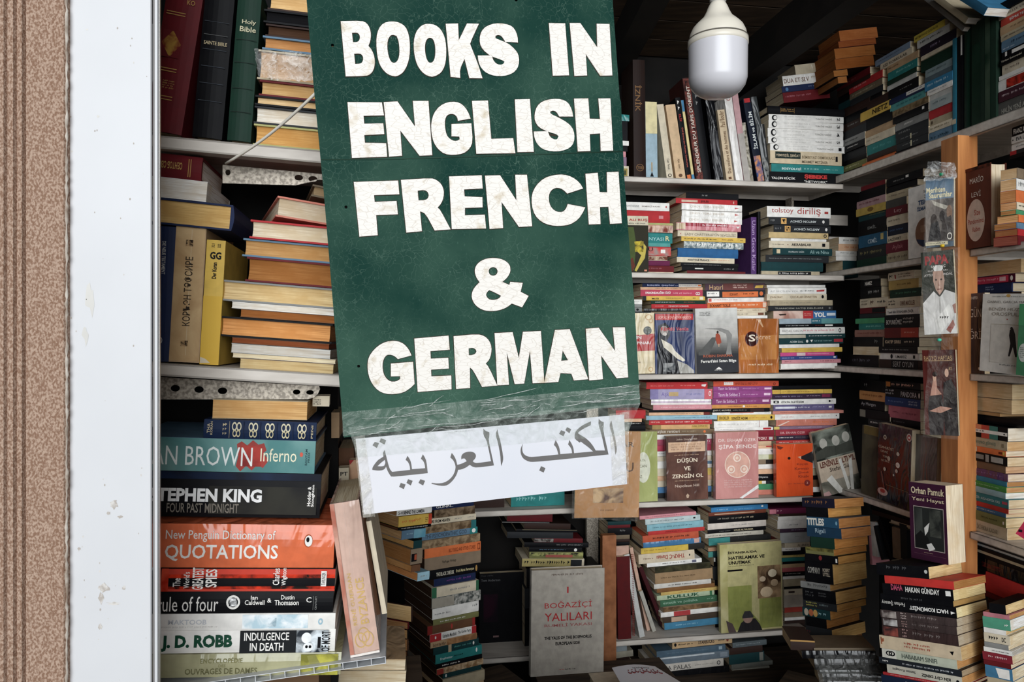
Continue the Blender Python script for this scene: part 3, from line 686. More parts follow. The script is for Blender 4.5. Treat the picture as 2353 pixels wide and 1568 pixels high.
LET = [
 (TS1, [[(250, 147), (395, 144), (430, 160), (452, 195), (460, 240), (455, 285), (442, 318), (468, 350), (484, 395), (487, 440), (478, 485), (455, 515), (425, 527), (285, 530)], [(328, 228), (365, 226), (380, 240), (384, 260), (378, 283), (362, 292), (335, 293)], [(343, 373), (385, 371), (402, 385), (407, 408), (400, 432), (385, 442), (350, 444)]]),
 (TS1, [[(600, 147), (655, 155), (700, 185), (722, 240), (730, 310), (727, 390), (712, 450), (685, 500), (650, 525), (620, 530), (575, 515), (535, 475), (510, 420), (498, 340), (497, 260), (512, 200), (545, 160)], [(610, 240), (638, 250), (653, 290), (658, 345), (655, 395), (640, 428), (620, 438), (597, 428), (580, 385), (572, 330), (575, 280), (590, 250)]]),
 (TS1, [[(860, 165), (905, 172), (945, 205), (970, 255), (981, 320), (981, 400), (970, 460), (945, 505), (905, 528), (875, 533), (830, 515), (790, 470), (768, 415), (757, 350), (756, 285), (770, 225), (800, 185), (830, 168)], [(868, 260), (890, 270), (902, 300), (907, 345), (904, 395), (892, 428), (872, 437), (855, 430), (840, 395), (833, 345), (835, 300), (847, 270)]]),
 (TS1, [[(978, 165), (1063, 163), (1068, 280), (1125, 163), (1207, 165), (1145, 300), (1150, 315), (1200, 440), (1232, 543), (1142, 542), (1108, 408), (1075, 480), (1078, 540), (1012, 533)]]),
 (TS1, [[(1478, 295), (1475, 250), (1455, 200), (1420, 172), (1350, 160), (1290, 168), (1240, 195), (1215, 240), (1213, 300), (1235, 345), (1290, 390), (1365, 415), (1385, 428), (1375, 445), (1350, 450), (1325, 440), (1305, 415), (1298, 385), (1200, 385), (1205, 430), (1225, 475), (1265, 510), (1320, 527), (1380, 528), (1440, 510), (1475, 475), (1488, 425), (1480, 375), (1455, 340), (1410, 300), (1345, 275), (1322, 265), (1322, 250), (1340, 241), (1365, 250), (1382, 275), (1390, 290)]]),
 (TS1, [[(1693, 160), (1805, 162), (1832, 522), (1720, 525)]]),
 (TS1, [[(1837, 160), (1910, 160), (2028, 330), (2024, 165), (2112, 167), (2132, 523), (2048, 525), (1948, 375), (1957, 523), (1870, 527)]]),
 (TS1, [[(297, 708), (535, 710), (550, 800), (408, 803), (413, 858), (545, 855), (552, 930), (413, 937), (418, 990), (565, 993), (572, 1087), (328, 1095)]]),
 (TS1, [[(548, 708), (643, 703), (765, 878), (750, 700), (858, 700), (884, 1076), (797, 1080), (663, 905), (675, 1080), (585, 1086)]]),
 (TS1, [[(1150, 822), (1130, 770), (1095, 725), (1050, 705), (990, 708), (935, 735), (895, 785), (877, 850), (878, 920), (893, 985), (925, 1035), (970, 1068), (1030, 1075), (1100, 1065), (1145, 1030), (1165, 980), (1155, 855), (1018, 860), (1018, 945), (1072, 947), (1075, 965), (1055, 978), (1025, 975), (990, 950), (975, 905), (970, 850), (978, 810), (1000, 790), (1035, 790), (1058, 812), (1062, 838)]]),
 (TS1, [[(1160, 700), (1270, 697), (1293, 963), (1445, 958), (1460, 1062), (1190, 1066)]]),
 (TS1, [[(1457, 690), (1560, 687), (1588, 1053), (1475, 1055)]]),
 (TS1, [[(1860, 808), (1852, 760), (1825, 710), (1780, 688), (1720, 685), (1650, 700), (1610, 735), (1593, 790), (1595, 840), (1625, 885), (1690, 915), (1745, 930), (1760, 945), (1750, 965), (1730, 968), (1700, 950), (1685, 910), (1588, 912), (1592, 955), (1612, 1000), (1650, 1035), (1710, 1050), (1780, 1048), (1840, 1025), (1867, 985), (1870, 930), (1855, 885), (1820, 850), (1760, 815), (1705, 790), (1700, 775), (1720, 765), (1745, 775), (1765, 808)]]),
 (TS1, [[(1867, 684), (1965, 682), (1975, 823), (2047, 825), (2035, 683), (2118, 682), (2137, 1044), (2052, 1046), (2048, 925), (1975, 930), (1980, 1047), (1893, 1050)]]),
 (TS2, [[(82, 137), (445, 125), (455, 238), (248, 245), (253, 300), (432, 293), (443, 402), (265, 408), (278, 573), (128, 585)]]),
 (TS2, [[(468, 120), (715, 105), (760, 120), (800, 155), (820, 205), (818, 260), (800, 310), (768, 348), (790, 365), (875, 525), (745, 535), (670, 395), (625, 378), (640, 540), (512, 552)], [(605, 208), (660, 202), (685, 215), (697, 242), (690, 270), (670, 285), (612, 288)]]),
 (TS2, [[(863, 92), (1130, 82), (1138, 190), (985, 198), (990, 255), (1135, 262), (1137, 345), (992, 350), (992, 410), (1155, 405), (1165, 518), (885, 523)]]),
 (TS2, [[(1157, 85), (1280, 82), (1415, 290), (1405, 78), (1500, 78), (1543, 500), (1435, 505), (1292, 300), (1305, 515), (1195, 522)]]),
 (TS2, [[(1960, 190), (1930, 140), (1870, 95), (1800, 75), (1720, 80), (1640, 105), (1575, 165), (1540, 240), (1540, 330), (1565, 410), (1620, 465), (1690, 492), (1770, 498), (1850, 488), (1920, 445), (1960, 385), (1977, 345), (1835, 318), (1820, 360), (1790, 385), (1745, 382), (1705, 355), (1682, 310), (1678, 250), (1695, 208), (1730, 185), (1775, 187), (1810, 210), (1830, 232)]]),
 (TS2, [[(1980, 70), (2080, 62), (2095, 220), (2158, 222), (2155, 58), (2250, 53), (2277, 475), (2182, 480), (2168, 340), (2098, 342), (2103, 482), (2008, 485)]]),
 (TS4, [[(760, 138), (880, 145), (1010, 180), (1110, 245), (1165, 320), (1182, 410), (1170, 490), (1120, 585), (1060, 650), (985, 712), (1155, 785), (1178, 712), (1475, 735), (1425, 950), (1618, 1050), (1460, 1322), (1212, 1232), (1100, 1320), (960, 1380), (800, 1412), (640, 1412), (500, 1380), (370, 1300), (290, 1200), (250, 1080), (255, 990), (290, 890), (350, 810), (440, 718), (375, 630), (335, 530), (322, 430), (350, 330), (430, 235), (540, 175), (650, 145)], ellipse(765, 460, 108, 104, 22), [(670, 910), (760, 945), (880, 1005), (955, 1045), (920, 1100), (850, 1135), (760, 1148), (680, 1135), (625, 1095), (592, 1030), (605, 985), (630, 945)]]),
 (TS3, [[(412, 275), (390, 225), (350, 180), (300, 158), (240, 155), (170, 175), (105, 225), (60, 290), (50, 360), (60, 440), (90, 510), (140, 565), (200, 590), (270, 593), (345, 580), (400, 545), (437, 510), (425, 328), (243, 342), (243, 447), (320, 445), (318, 470), (285, 490), (240, 490), (205, 465), (180, 420), (173, 350), (185, 300), (210, 270), (245, 268), (280, 285), (300, 305)]]),
 (TS3, [[(435, 137), (715, 113), (725, 228), (567, 240), (570, 302), (713, 295), (718, 382), (572, 392), (575, 447), (738, 440), (740, 552), (463, 575)]]),
 (TS3, [[(757, 118), (950, 100), (1010, 115), (1050, 155), (1068, 205), (1065, 260), (1050, 310), (1020, 342), (1045, 370), (1115, 522), (990, 533), (915, 392), (890, 375), (892, 542), (778, 550)], [(880, 218), (910, 211), (935, 222), (945, 242), (935, 262), (912, 272), (882, 274)]]),
 (TS3, [[(1093, 92), (1240, 85), (1292, 300), (1325, 82), (1472, 75), (1500, 500), (1405, 503), (1382, 235), (1335, 505), (1258, 510), (1192, 245), (1210, 515), (1115, 520)]]),
 (TS3, [[(1588, 67), (1708, 60), (1860, 470), (1742, 480), (1722, 425), (1632, 420), (1615, 492), (1500, 500)], [(1650, 235), (1695, 315), (1638, 320)]]),
 (TS3, [[(1840, 57), (1945, 48), (2080, 240), (2062, 45), (2160, 45), (2187, 455), (2092, 462), (1965, 275), (1980, 470), (1868, 480)]]),
]
for T, polys in LET:
    L3 = [smooth([loc2(PS, -.001, x, y, T) for x, y in P], 1) for P in polys]
    lv, lf = filled(L3); ov, of_ = filled(L3, .0007)
    if not lv: continue
    b = MB(); n = len(lv)
    b.add([(x, -.0012, z) for x, z in lv] + [(x, -.0003, z) for x, z in lv], lf + [[i + n for i in f] for f in lf], foil)
    b.add([(x, -.00025, z) for x, z in ov], of_, edge_m)
    b.build('letter', sg)
# clear tape holding the paper
tape_m = film('wrinkled_clear_tape', (.62, .7, .62), .15, .14, 45, .8)
tape_hi = film('tape_fold', (.85, .88, .84), .42, .15, 60, 1.0)
def film_strip(P, off, quad, nx, ny, amp, m, name, parent=None, seed=1, M=None):
    r = random.Random(seed); b = MB(); A = [Vector(loc2(P, off, *p)) for p in quad]; V = []
    for j in range(ny + 1):
        for i in range(nx + 1):
            s, t = i / nx, j / ny
            q = (A[0] * (1 - s) + A[1] * s) * (1 - t) + (A[3] * (1 - s) + A[2] * s) * t
            V.append((q.x, off + r.uniform(-amp, amp), q.y))
    b.add(V, [[j * (nx + 1) + i, j * (nx + 1) + i + 1, (j + 1) * (nx + 1) + i + 1, (j + 1) * (nx + 1) + i] for j in range(ny) for i in range(nx)], m, True)
    return b.build(name, parent, M)
film_strip(PS, -.0035, [(786, 948), (1469, 886), (1470, 930), (788, 1003)], 60, 10, .0006, tape_m, 'clear_tape', sg, 2)
film_strip(PS, -.0066, [(800, 982), (1472, 926), (1440, 1000), (822, 1052)], 60, 10, .0008, tape_m, 'clear_tape', sg, 3)
b = MB(); r = random.Random(5)
for k in range(60):                                      # raised wrinkles of the tape
    x = r.uniform(795, 1455); y = 1000 - (x - 790) * .105 + r.uniform(-48, 22); ln = r.uniform(18, 130); an = r.choice((-.12, -.09, -.11, -.14, -.09, -.2, -.05, .35, -.7)) + r.uniform(-.06, .06)
    if abs(an) > .3: ln *= .35
    P = []
    for i in range(6):
        q = loc2(PS, -.0072, min(x + ln * i / 5, 1470), y + an * ln * i / 5 + r.uniform(-1.5, 1.5)); P.append((q[0], -.0078 + r.uniform(-.0004, .0004), q[1]))
    b.tube(P, [.0001] + [r.uniform(.00015, .0005) for _ in range(4)] + [.0001], tape_hi, 5)
b.build('tape_crease', sg)

# ---- the paper with Arabic lettering
pg_m = plain('white_printer_paper', 'dedde2', .45, 'd4d6de', 4, spec=.4)
pp_ = empty('paper_sign', MP(PS)); tag(pp_, 'white paper with grey Arabic lettering taped under the green board', 'paper sign')
PO = -.0042
pc = [(817, 1009), (1434, 953), (1441, 1113), (836, 1183)]
b = MB(); A = [Vector(loc2(PS, PO, *p)) for p in pc]; NX = 24; V = []
for dy in (0, .0009):
    for t in (0, .5, 1):
        for i in range(NX + 1):
            s = i / NX; q = (A[0] * (1 - s) + A[1] * s) * (1 - t) + (A[3] * (1 - s) + A[2] * s) * t
            V.append((q.x, PO + dy, q.y))
k = NX + 1
FS = [[d * 3 * k + j * k + i, d * 3 * k + j * k + i + 1, d * 3 * k + (j + 1) * k + i + 1, d * 3 * k + (j + 1) * k + i] for d in (0, 1) for j in (0, 1) for i in range(NX)]
b.add(V, FS, pg_m); b.build('sheet', pp_)
AR = [(TS5, [[(548, 550), (580, 680), (600, 760), (625, 840), (660, 880), (930, 850), (925, 790), (900, 730), (862, 700), (890, 640), (920, 680), (945, 740), (958, 840), (1155, 825), (1150, 770), (1130, 720), (1092, 682), (1120, 617), (1150, 660), (1175, 720), (1195, 900), (700, 952), (645, 950), (615, 910), (590, 860), (568, 800), (555, 830), (520, 855), (450, 862), (362, 850), (365, 815), (400, 760), (450, 700), (500, 670), (530, 650), (520, 600)], [(440, 795), (490, 745), (550, 700), (560, 745), (540, 790), (500, 798)]]),
 (TS5, [[(1555, 595), (1590, 640), (1620, 700), (1637, 775), (1700, 760), (1780, 720), (1750, 680), (1715, 680), (1700, 695), (1695, 650), (1720, 605), (1780, 580), (1850, 575), (1900, 595), (1920, 635), (1910, 675), (1870, 720), (1890, 740), (1940, 748), (2145, 720), (2100, 500), (2075, 400), (2030, 330), (2030, 230), (2060, 265), (2120, 285), (2120, 350), (2105, 400), (2189, 784), (1930, 817), (1870, 805), (1825, 775), (1770, 815), (1700, 845), (1650, 850), (1630, 920), (1580, 1000), (1520, 1060), (1465, 1090), (1380, 1090), (1250, 1060), (1255, 1045), (1340, 1055), (1440, 1045), (1530, 990), (1590, 910), (1615, 820), (1605, 760), (1575, 700), (1533, 665)]]),
 (TS6, [[(83, 370), (98, 440), (130, 550), (170, 770), (170, 840), (143, 925), (135, 880), (128, 760), (95, 580), (55, 450)]]),
 (TS6, [[(470, 585), (455, 640), (460, 710), (490, 755), (540, 782), (620, 788), (1000, 750), (985, 690), (965, 640), (932, 605), (958, 535), (990, 590), (1015, 650), (1028, 745), (1205, 730), (1200, 680), (1180, 640), (1145, 600), (1165, 532), (1200, 590), (1225, 650), (1235, 730), (1520, 705), (1450, 640), (1380, 590), (1335, 555), (1320, 572), (1250, 520), (1243, 480), (1250, 420), (1290, 365), (1380, 300), (1490, 252), (1485, 310), (1400, 350), (1310, 405), (1292, 430), (1320, 450), (1420, 510), (1500, 590), (1560, 690), (1700, 690), (1640, 420), (1600, 300), (1605, 215), (1640, 250), (1680, 265), (1680, 340), (1670, 380), (1752, 750), (1000, 830), (640, 862), (560, 860), (480, 820), (440, 760), (430, 690), (440, 640)]]),
 (TS6, [[(1795, 240), (1770, 300), (1770, 330), (1810, 460), (1840, 600), (1855, 755), (1880, 690), (1865, 580), (1840, 450), (1810, 310)]])]
for T, D in ((TS5, ((365, 480, 400, 430, 465, 450, 430, 522), (470, 430, 490, 375, 570, 405, 545, 470), (875, 1045, 900, 990, 968, 1015, 940, 1085), (765, 1105, 790, 1045, 862, 1070, 835, 1140), (1055, 1045, 1085, 990, 1155, 1015, 1125, 1085))), (TS6, ((1010, 440, 1040, 385, 1105, 410, 1075, 478), (1105, 385, 1130, 340, 1192, 370, 1165, 432), (712, 990, 740, 925, 806, 955, 778, 1022)))):
    for d_ in D: AR.append((T, [[(d_[i], d_[i + 1]) for i in (0, 2, 4, 6)]]))
ink = plain('grey_toner', '6f6c6a', .6)
b = MB()
for T, polys in AR:
    av, af = filled([smooth([loc2(PS, PO, x, y, T) for x, y in P], 1) if len(P) > 4 else [loc2(PS, PO, x, y, T) for x, y in P] for P in polys])
    b.add([(x, PO - .0003, z) for x, z in av], af, ink)
b.build('lettering', pp_)
film_strip(PS, PO - .0016, [(812, 1004), (838, 1000), (862, 1188), (834, 1190)], 4, 22, .0006, film('yellowed_tape', (.8, .76, .66), .28), 'clear_tape', pp_, 8)
film_strip(PS, PO - .0016, [(1400, 952), (1446, 946), (1444, 1112), (1408, 1116)], 6, 22, .0006, film('yellowed_tape', (.8, .76, .66), .28), 'clear_tape', pp_, 9)
# white string from the shelf to the back of the sign
b = MB(); A_ = PL.hit(519, 376, -.014); B_ = PS.hit(735, 205, .008)
b.tube([tuple(A_ + (B_ - A_) * t + Vector((0, 0, -.006 * math.sin(math.pi * t)))) for t in [i / 10 for i in range(11)]], .0016, plain('white_cord', 'e2dccf', .7), 8)
o = b.build('string'); tag(o, 'white string tied from the upper front shelf to the green sign', 'string')

# unseen counter added below the picture to shade the lower back shelves
o = empty('blocker', Matrix.Translation((.30, 1.0, 0))); tag(o, 'unseen wooden counter just inside the opening, below the hanging sign', 'blocker')
b = MB(); b.bbox((-.42, -.1, .925), (.42, .1, .945), benchm := plain('blocker_wood', '5a4634', .7), .003); b.build('blocker_top', o)
b = MB(); b.box((-.41, -.09, 0), (.41, .09, .9245), benchm); b.build('body', o)

# ============================================================ books in the front bookcase
G1 = 'bibles on the upper front shelf'
upright('dark red gilt hardback leaning at the far end of the upper front shelf', PL, TA1, 60, 338, -120, 1012, 'DR',
 ['KO,230,290,.112,.145,GD,0', '#,.1,.62,.205,.211,GD', '#,.1,.62,.222,.228,GD', 'B,.1,.62,.335,.5,a8803c,6b161d,90', 'P,DR,.1,.33,.36,.33,.1,.415', 'P,DR,.62,.33,.36,.33,.62,.415', 'P,DR,.1,.51,.36,.51,.1,.42', 'P,DR,.62,.51,.36,.51,.62,.42', '#,.1,.62,.58,.586,GD', '#,.1,.62,.598,.604,GD',
  '~,.3,.62,.66,.72,GD,4', '#,.1,.62,.765,.771,GD', '#,.1,.62,.785,.791,GD'], 8.5, 'VS', .16, .0, True, group=G1, split=True)
upright('black hardback with SAINTE BIBLE in small gilt capitals', PL, TA1, 378, 602, -60, 1045, 'K',
 ['#,.08,.92,.21,.213,3a4048', 'SAINTE BIBLE,.12,.9,.345,.37,c8b48a', '#,.1,.9,.30,.304,5c5c5c', '#,.1,.9,.4,.404,3a4048', '#,.1,.9,.515,.519,3a4048', '#,.1,.9,.63,.634,3a4048', '#,.1,.9,.75,.754,3a4048'], 5.0, 'VS', .16, .0, True, group=G1, split=True)
upright('dark green hardback with Holy Bible on its spine', PL, TA1, 634, 812, -80, 1065, 'DG',
 ['Holy,.27,.86,.205,.24,d8cfa8', 'Bible,.2,.88,.25,.285,d8cfa8', '#,.06,.94,.335,.339,0e2219', '#,.06,.94,.485,.489,0e2219', '#,.06,.94,.655,.659,0e2219', '#,.06,.94,.81,.814,0e2219'], 4.2, 'VS', .16, .0, True, group=G1, split=True)
stack('page-edge stack beside the green bible', PL, TA1, 1113, '''905 1560 -60 DB h pe3bd86 t20
872 1560 85 K h pK
885 1560 192 DB h p4a3426
862 1560 285 SB h pc48f5c
830 1560 392 BG h pdcb78f =bulging_out_of_crumpled_film
838 1560 618 DR h pcda873
805 1560 735 K h pe4c697
800 1560 815 DK h pece5d8
795 1560 950 PO h pd9a866''', xref=1040, roll=3.2, form='E', d=.17, off=.0, jit=.003)
def crumple(name, P, T, poly, off, m, lab=None, amp=.004, nx=18, ny=14, seed=4, parent=None):
    o = film_strip(P, off, [(lambda q: q)(px(T, *p)) for p in poly], nx, ny, amp, m, name, parent, seed, MP(P))
    if lab: tag(o, lab, 'plastic bag')
    return o
clr = film('crumpled_clear_film', (.92, .92, .9), .28, .08, 34, 1.0)
crumple('plastic_wrap', PL, TA1, [(800, 372), (1240, 400), (1245, 612), (830, 590)], -.006, clr, 'crumpled clear film around the thick book beside the green bible', .005)
# lower front shelf
G2 = 'books on the lower front shelf'
upright('navy hardback with white upright lettering, half hidden by the white post', PL, TA2, 20, 196, 395, 1412, 'NV',
 ['DIE NEUE TESTAMENT,95,122,.11,.355,LG,270', '~,92,104,.44,.5,LG', 'O,.43,.843,.14,.03,.8,LG'], 2.0, 'VS', .15, .0, True, group=G2)
upright('tall stained tan book with Cyrillic lettering up its spine', PL, TA2, 183, 412, 370, 1420, 'TN',
 ['B,.02,.98,.01,.99,b08f66,c9ab80,22', '#,.535,.548,.05,.95,ddc9a4', 'КОРЪЭН ТӘФСИРЕ,.36,.64,.245,.74,3a2c1e,90', 'B,.36,.6,.125,.17,2c2118,b08f66,300', 'B,.36,.6,.845,.885,2c2118,b08f66,300'], 3.0, 'VS', .15, .0, group=G2, split=True)
upright('yellow paperback with two big black letters at the end of the row', PL, TA2, 414, 556, 500, 1436, 'Y',
 ['B,0,1,.45,1,d0a640,dcb44c,8', 'GG,.22,.82,.095,.155,K,0,.04', '321,.28,.44,.03,.06,K,90', '322,.6,.76,.03,.06,K,90', 'Der Koran,.38,.62,.18,.31,K,90,.03', 'P,CR,.02,.99,.55,.985,.3,.955,.02,.94'], 3.2, 'VS', .14, .0, group=G2, split=True)
stack('pile across the tan and yellow books', PL, TA1, 1700, '''20 412 1163 DR h pW =with_upside-down_gilt_lettering|СЕНТОБ СВЕ,.18,.62,.33,.62,c9a24a,180|#,.74,.755,.15,.9,GD|#,.78,.795,.15,.9,GD
20 452 1345 W FE pe9e6e0 =with_white_page_edges
20 660 1500 NV h FR pddb878''', xref=260, roll=4.6, form='S', d=.12, off=-.004, jit=.001, split=True)
stack('tall page-edge stack behind the green sign', PL, TA2, 1484, '''770 1560 362 R h pe3d6bd
715 1560 506 SB h pc79b66 =with_a_pale_blue_lower_board
742 1560 642 DR h pa5703f
548 1560 828 GY h pe2c794
630 1560 985 W pe9e4da
696 1560 1036 BR p9a6032
540 1390 1098 K h pe2a264 =in_a_torn_white-edged_jacket
630 1365 1250 BR p85492a
626 1375 1296 LG pd2cec6
636 1412 1366 CR pe6d9b8
692 1398 1402 TO pd0b98a =with_ragged_pages''', xref=1000, roll=4.2, form='E', d=.16, off=.0, jit=.004)
# two loose books on top of that stack
def corner_book(label, T, P0, Y, yaw, xl, xr, y0, y1, c, pg, form='S', roll=0, hard=False, wrap=0, spec=(), group=None, pitch=0, cat='book', dlim=.28):
    """book whose nearest vertical edge is at P0 (zoom px x); y0,y1 there. Front face runs right to xr, left face runs back to xl"""
    X, _ = px(T, P0, 0); P = Plane(X, Y, yaw, pitch)
    tt, tb = P.hit(*px(T, P0, y0)), P.hit(*px(T, P0, y1))
    A = P.hit(*px(T, xr, (y0 + y1) / 2)); wd = abs((A - P.O).dot(P.u))
    k = (px(T, xl, 0)[0] - CX) / F; dn = P.n.x - k * P.n.y
    d = (k * P.O.y - P.O.x) / dn if abs(dn) > 1e-4 else .12
    d = min(max(d, .03), dlim)
    a = math.radians(-roll); u = P.u * math.cos(a) + P.v * math.sin(a); v = P.v * math.cos(a) - P.u * math.sin(a)
    h = (tt - tb).length
    M = frame(tb + u * (wd / 2), u, P.n, v)
    return make_book(M, wd, d, h - .0004, form, c, pg, label, list(spec), hard, wrap, 0, 1, group, True, cat)
corner_book('open-jacketed red and white hardback with brown page edges, askew on the page-edge stack', TA2, 958, .885, 24, 560, 1450, 158, 318, 'SA', 'd9cbb4', 'E', 6, True, group=G2)
corner_book('thick grey-brown book wedged under the bracket plate near the sign', TA2, 1225, .90, 20, 1075, 1500, 72, 165, 'GT', 'a08a6c', 'E', 8, True, group=G2)

# ---- the thick spines below
stack('thick front pile on the plastic sheet', PL, TA4, 1528, '''-160 1740 105 e86a32 w pW h =with_QUOTATIONS_in_white_capitals|New Penguin Dictionary of,160,1175,.13,.40,W,0,.005|QUOTATIONS,160,1205,.46,.84,W,0,.016|E,.867,.36,.022,.15,b4501f|E,.869,.36,.019,.13,W|E,.865,.33,.008,.06,K|~,1510,1535,.18,.62,f2d8b8
130 1742 512 K pW =with_red_torn-edged_bands|#,0,1,.02,.32,d93a20|B,0,1,.26,.42,d93a20,17130f,55|#,0,1,.84,1,d93a20|B,0,1,.78,.9,d93a20,17130f,55|B,0,.04,0,1,e0563c,b02a18,40|The,236,305,.42,.8,W,90|World's,330,385,.15,.86,W,90|GREATEST,410,512,-.05,.92,W,90,.02|SPIES,530,635,.02,.82,W,90,.02|Charles,1152,1215,-.02,.72,W,90|Wighton,1235,1290,-.04,.74,W,90|#,1608,1660,.1,.78,W|TAPLINGER,1615,1650,.16,.72,K,90
-170 1724 726 K h pW =with_white_script_title|the rule of four,-115,640,.22,.88,W,0,.0|E,.500,.48,.034,.32,W|E,.500,.48,.024,.22,K|B,.48,.518,.3,.66,ffffff,131318,160|Ian,940,1005,.18,.36,W|Caldwell,885,1070,.38,.6,W|&,1095,1135,.3,.5,W|Dustin,1225,1352,.16,.36,W|Thomason,1165,1395,.38,.62,W|C,1465,1515,.26,.5,W|#,1532,1535,.2,.84,GY|CENTURY,1550,1568,.2,.84,GY,90
-150 1742 935 W pW =with_a_faded_pale_title|B,860,1480,.05,.9,eef1f2,b4ccd6,70|B,1100,1180,.25,.8,8fa6b0,dfe8ec,120|MAKTOOB,180,530,.32,.62,c4c6cc|~,110,640,.70,.86,d6d2cc|O,.925,.5,.012,.2,.5,9cc3d4
-120 1742 1092 W h pW =with_tall_green_capitals|J. D. ROBB,120,770,.16,.88,0f4a34,0,.05|#,.515,.8,0,1,1d2022|INDULGENCE,878,1300,.08,.44,W,0,.015|IN DEATH,935,1252,.54,.9,W,0,.015|B,.8,.965,0,1,dfe6ea,2a3036,60|E,.852,.34,.026,.24,f2f4f4|E,.862,.76,.026,.2,f2f4f4|E,.854,.74,.007,.07,K|E,.872,.74,.007,.07,K|#,.91,.926,.3,.8,K|OF MORT,.93,.975,.05,.95,K,90,.02
-140 1796 1312 aaa67c w h pCR =with_faint_French_capitals|ENCYCLOPÉDIE,470,860,.12,.36,8a8654|DES,640,705,.42,.54,8a8654|OUVRAGES DE DAMES,335,1000,.58,.84,6d6a42|B,.8,.985,.04,.96,b5b04e,7a7838,60|P,8f8c3e,.83,.1,.87,.05,.9,.5,.86,.9''', xref=800, roll=2.9, form='S', d=.155, off=-.022, jit=.004, split=True)
stack('upper thick front pile', PL, TA3, 1440, '''560 1690 462 16294a h =with_five_gilt_scrolls|THA,595,625,.2,.72,c8b890,90|KORAN,628,650,.1,.8,c8b890,90|~,750,800,.15,.85,c8b890,3|#,815,818,.05,.95,c8b890|'''
 + '|'.join('O,%.3f,.33,.022,.24,.62,d8cfae|O,%.3f,.33,.022,.24,.62,d8cfae|O,%.3f,.70,.018,.2,.62,c8bb90|O,%.3f,.70,.018,.2,.62,c8bb90|#,%.3f,%.3f,.04,.96,14203c' % (c - .02, c + .02, c - .016, c + .016, c + .058, c + .064) for c in (.29, .437, .584, .727, .872)) +
 '''|PENI,1640,1660,.15,.85,c8b890,90
-215 1682 650 SB h =with_a_red_splash_and_cream_script|B,0,1,0,1,4f7f7e,7aa09c,9|P,a83c34,.575,.15,.6,.06,.63,.18,.66,.02,.69,.15,.72,.1,.735,.32,.72,.4,.75,.62,.72,.86,.69,.76,.66,.94,.63,.8,.6,.98,.575,.82,.585,.5|B,.6,.71,.2,.82,a83c34,7c2a28,60|DAN BROWN,-85,1040,.24,.82,e9eeea,0,.0|Inferno,1120,1490,.26,.66,efe6c4,0,.0|E,.925,.42,.009,.07,d9573f|BANTAM,1580,1602,.25,.75,24444a,90|PRESS,1608,1628,.35,.66,24444a,90
-150 1738 985 K h =with_bold_white_capitals|B,0,1,0,.16,1c2a44,131318,12|B,.4,.98,.3,.92,2f2e28,131318,10|STEPHEN KING,20,1137,.36,.66,f4f4f2,0,.04|FOUR PAST MIDNIGHT,195,908,.69,.9,8d8578,0,.012|Hodder &,1604,1640,.28,.72,W,90,.02|Stoughton,1645,1680,.24,.74,W,90,.02''', xref=900, roll=2.9, form='S', d=.16, off=.002, jit=.002, split=True)
stack('ledge above the navy gilt book', PL, TA3, 455, '''648 1600 262 BG pd9ae76 :pages-out_paperback_lying_on_the_navy_gilt_book''', xref=1100, roll=2.2, form='E', d=.12, off=.008, split=True)
corner_book('pale booklet with a barcode peeping out behind the perforated bracket', TA3, 1640, .93, 12, 1600, 1815, 215, 322, 'CR', 'W', 'C', 2, group=G2, spec=['~,.1,.5,.3,.9,K,3'])
# deeper books seen past the ends of that pile
for i, (a, b_, y0, y1, c, lab, sp) in enumerate(((1835, 1915, 385, 640, 'TN', 'tan worn paperback standing behind the navy gilt book', ()), (1905, 2010, 940, 1330, 'CR', 'cream book with black capitals, behind the black thick spine', ('PT,.2,.9,.1,.2,K', 'SE,.2,.9,.34,.46,K', 'D,.3,.8,.56,.68,K')), (2012, 2112, 860, 1330, 'PE', 'pale book with a barcode tucked behind the paper sign', ('~,.1,.9,.45,.62,DK', 'P,R,0,0,.5,.0,.1,.1')), (1910, 2060, 740, 1330, 'BR', 'brown book standing deep behind the paper sign', ()), (1840, 1900, 640, 1330, 'DB', 'dark brown book in the gap behind the thick spines', ()))):
    upright(lab, PL, TA3, a, b_, y0, y1, c, list(sp), 0, 'C' if sp else 'VS', .1, .15 + i * .022, group='books behind the thick front spines', th=.02)
# the pink tall book and its neighbour at the end of the sheet
upright('tall pinkish film-wrapped hardback with gilt upright lettering, leaning on the plastic sheet', PL, TD1, 137, 366, 195, 1378, 'd9b3a0',
 ['B,0,.14,0,1,b06a58,d9b3a0,16', '#,.445,.452,0,1,e6cdbf', 'RENÉ GUERDAN,.22,.38,.46,.8,d8b060,90', 'BYZANCE,.5,.78,.5,.8,d8b060,90', 'O,.42,.9,.2,.05,.86,d8b060', 'O,.66,.9,.2,.05,.86,d8b060', 'O,.54,.87,.2,.05,.86,d8b060', '#,0,1,.985,1,f0e6dc'], -7.6, 'VS', .17, -.02, True, 1, group=G2, split=True)
upright('cream-jacketed thin hardback leaning against the pinkish tall book', PL, TD1, 400, 440, 330, 1050, 'CR', [], -9.5, 'VS', .17, .0, True, group=G2, split=True, pg='W')
upright('brown thick book squeezed between the pinkish book and the cream one', PL, TD1, 330, 392, 300, 1062, 'BR', [], -8.5, 'VS', .15, .02, True, group=G2, split=True)

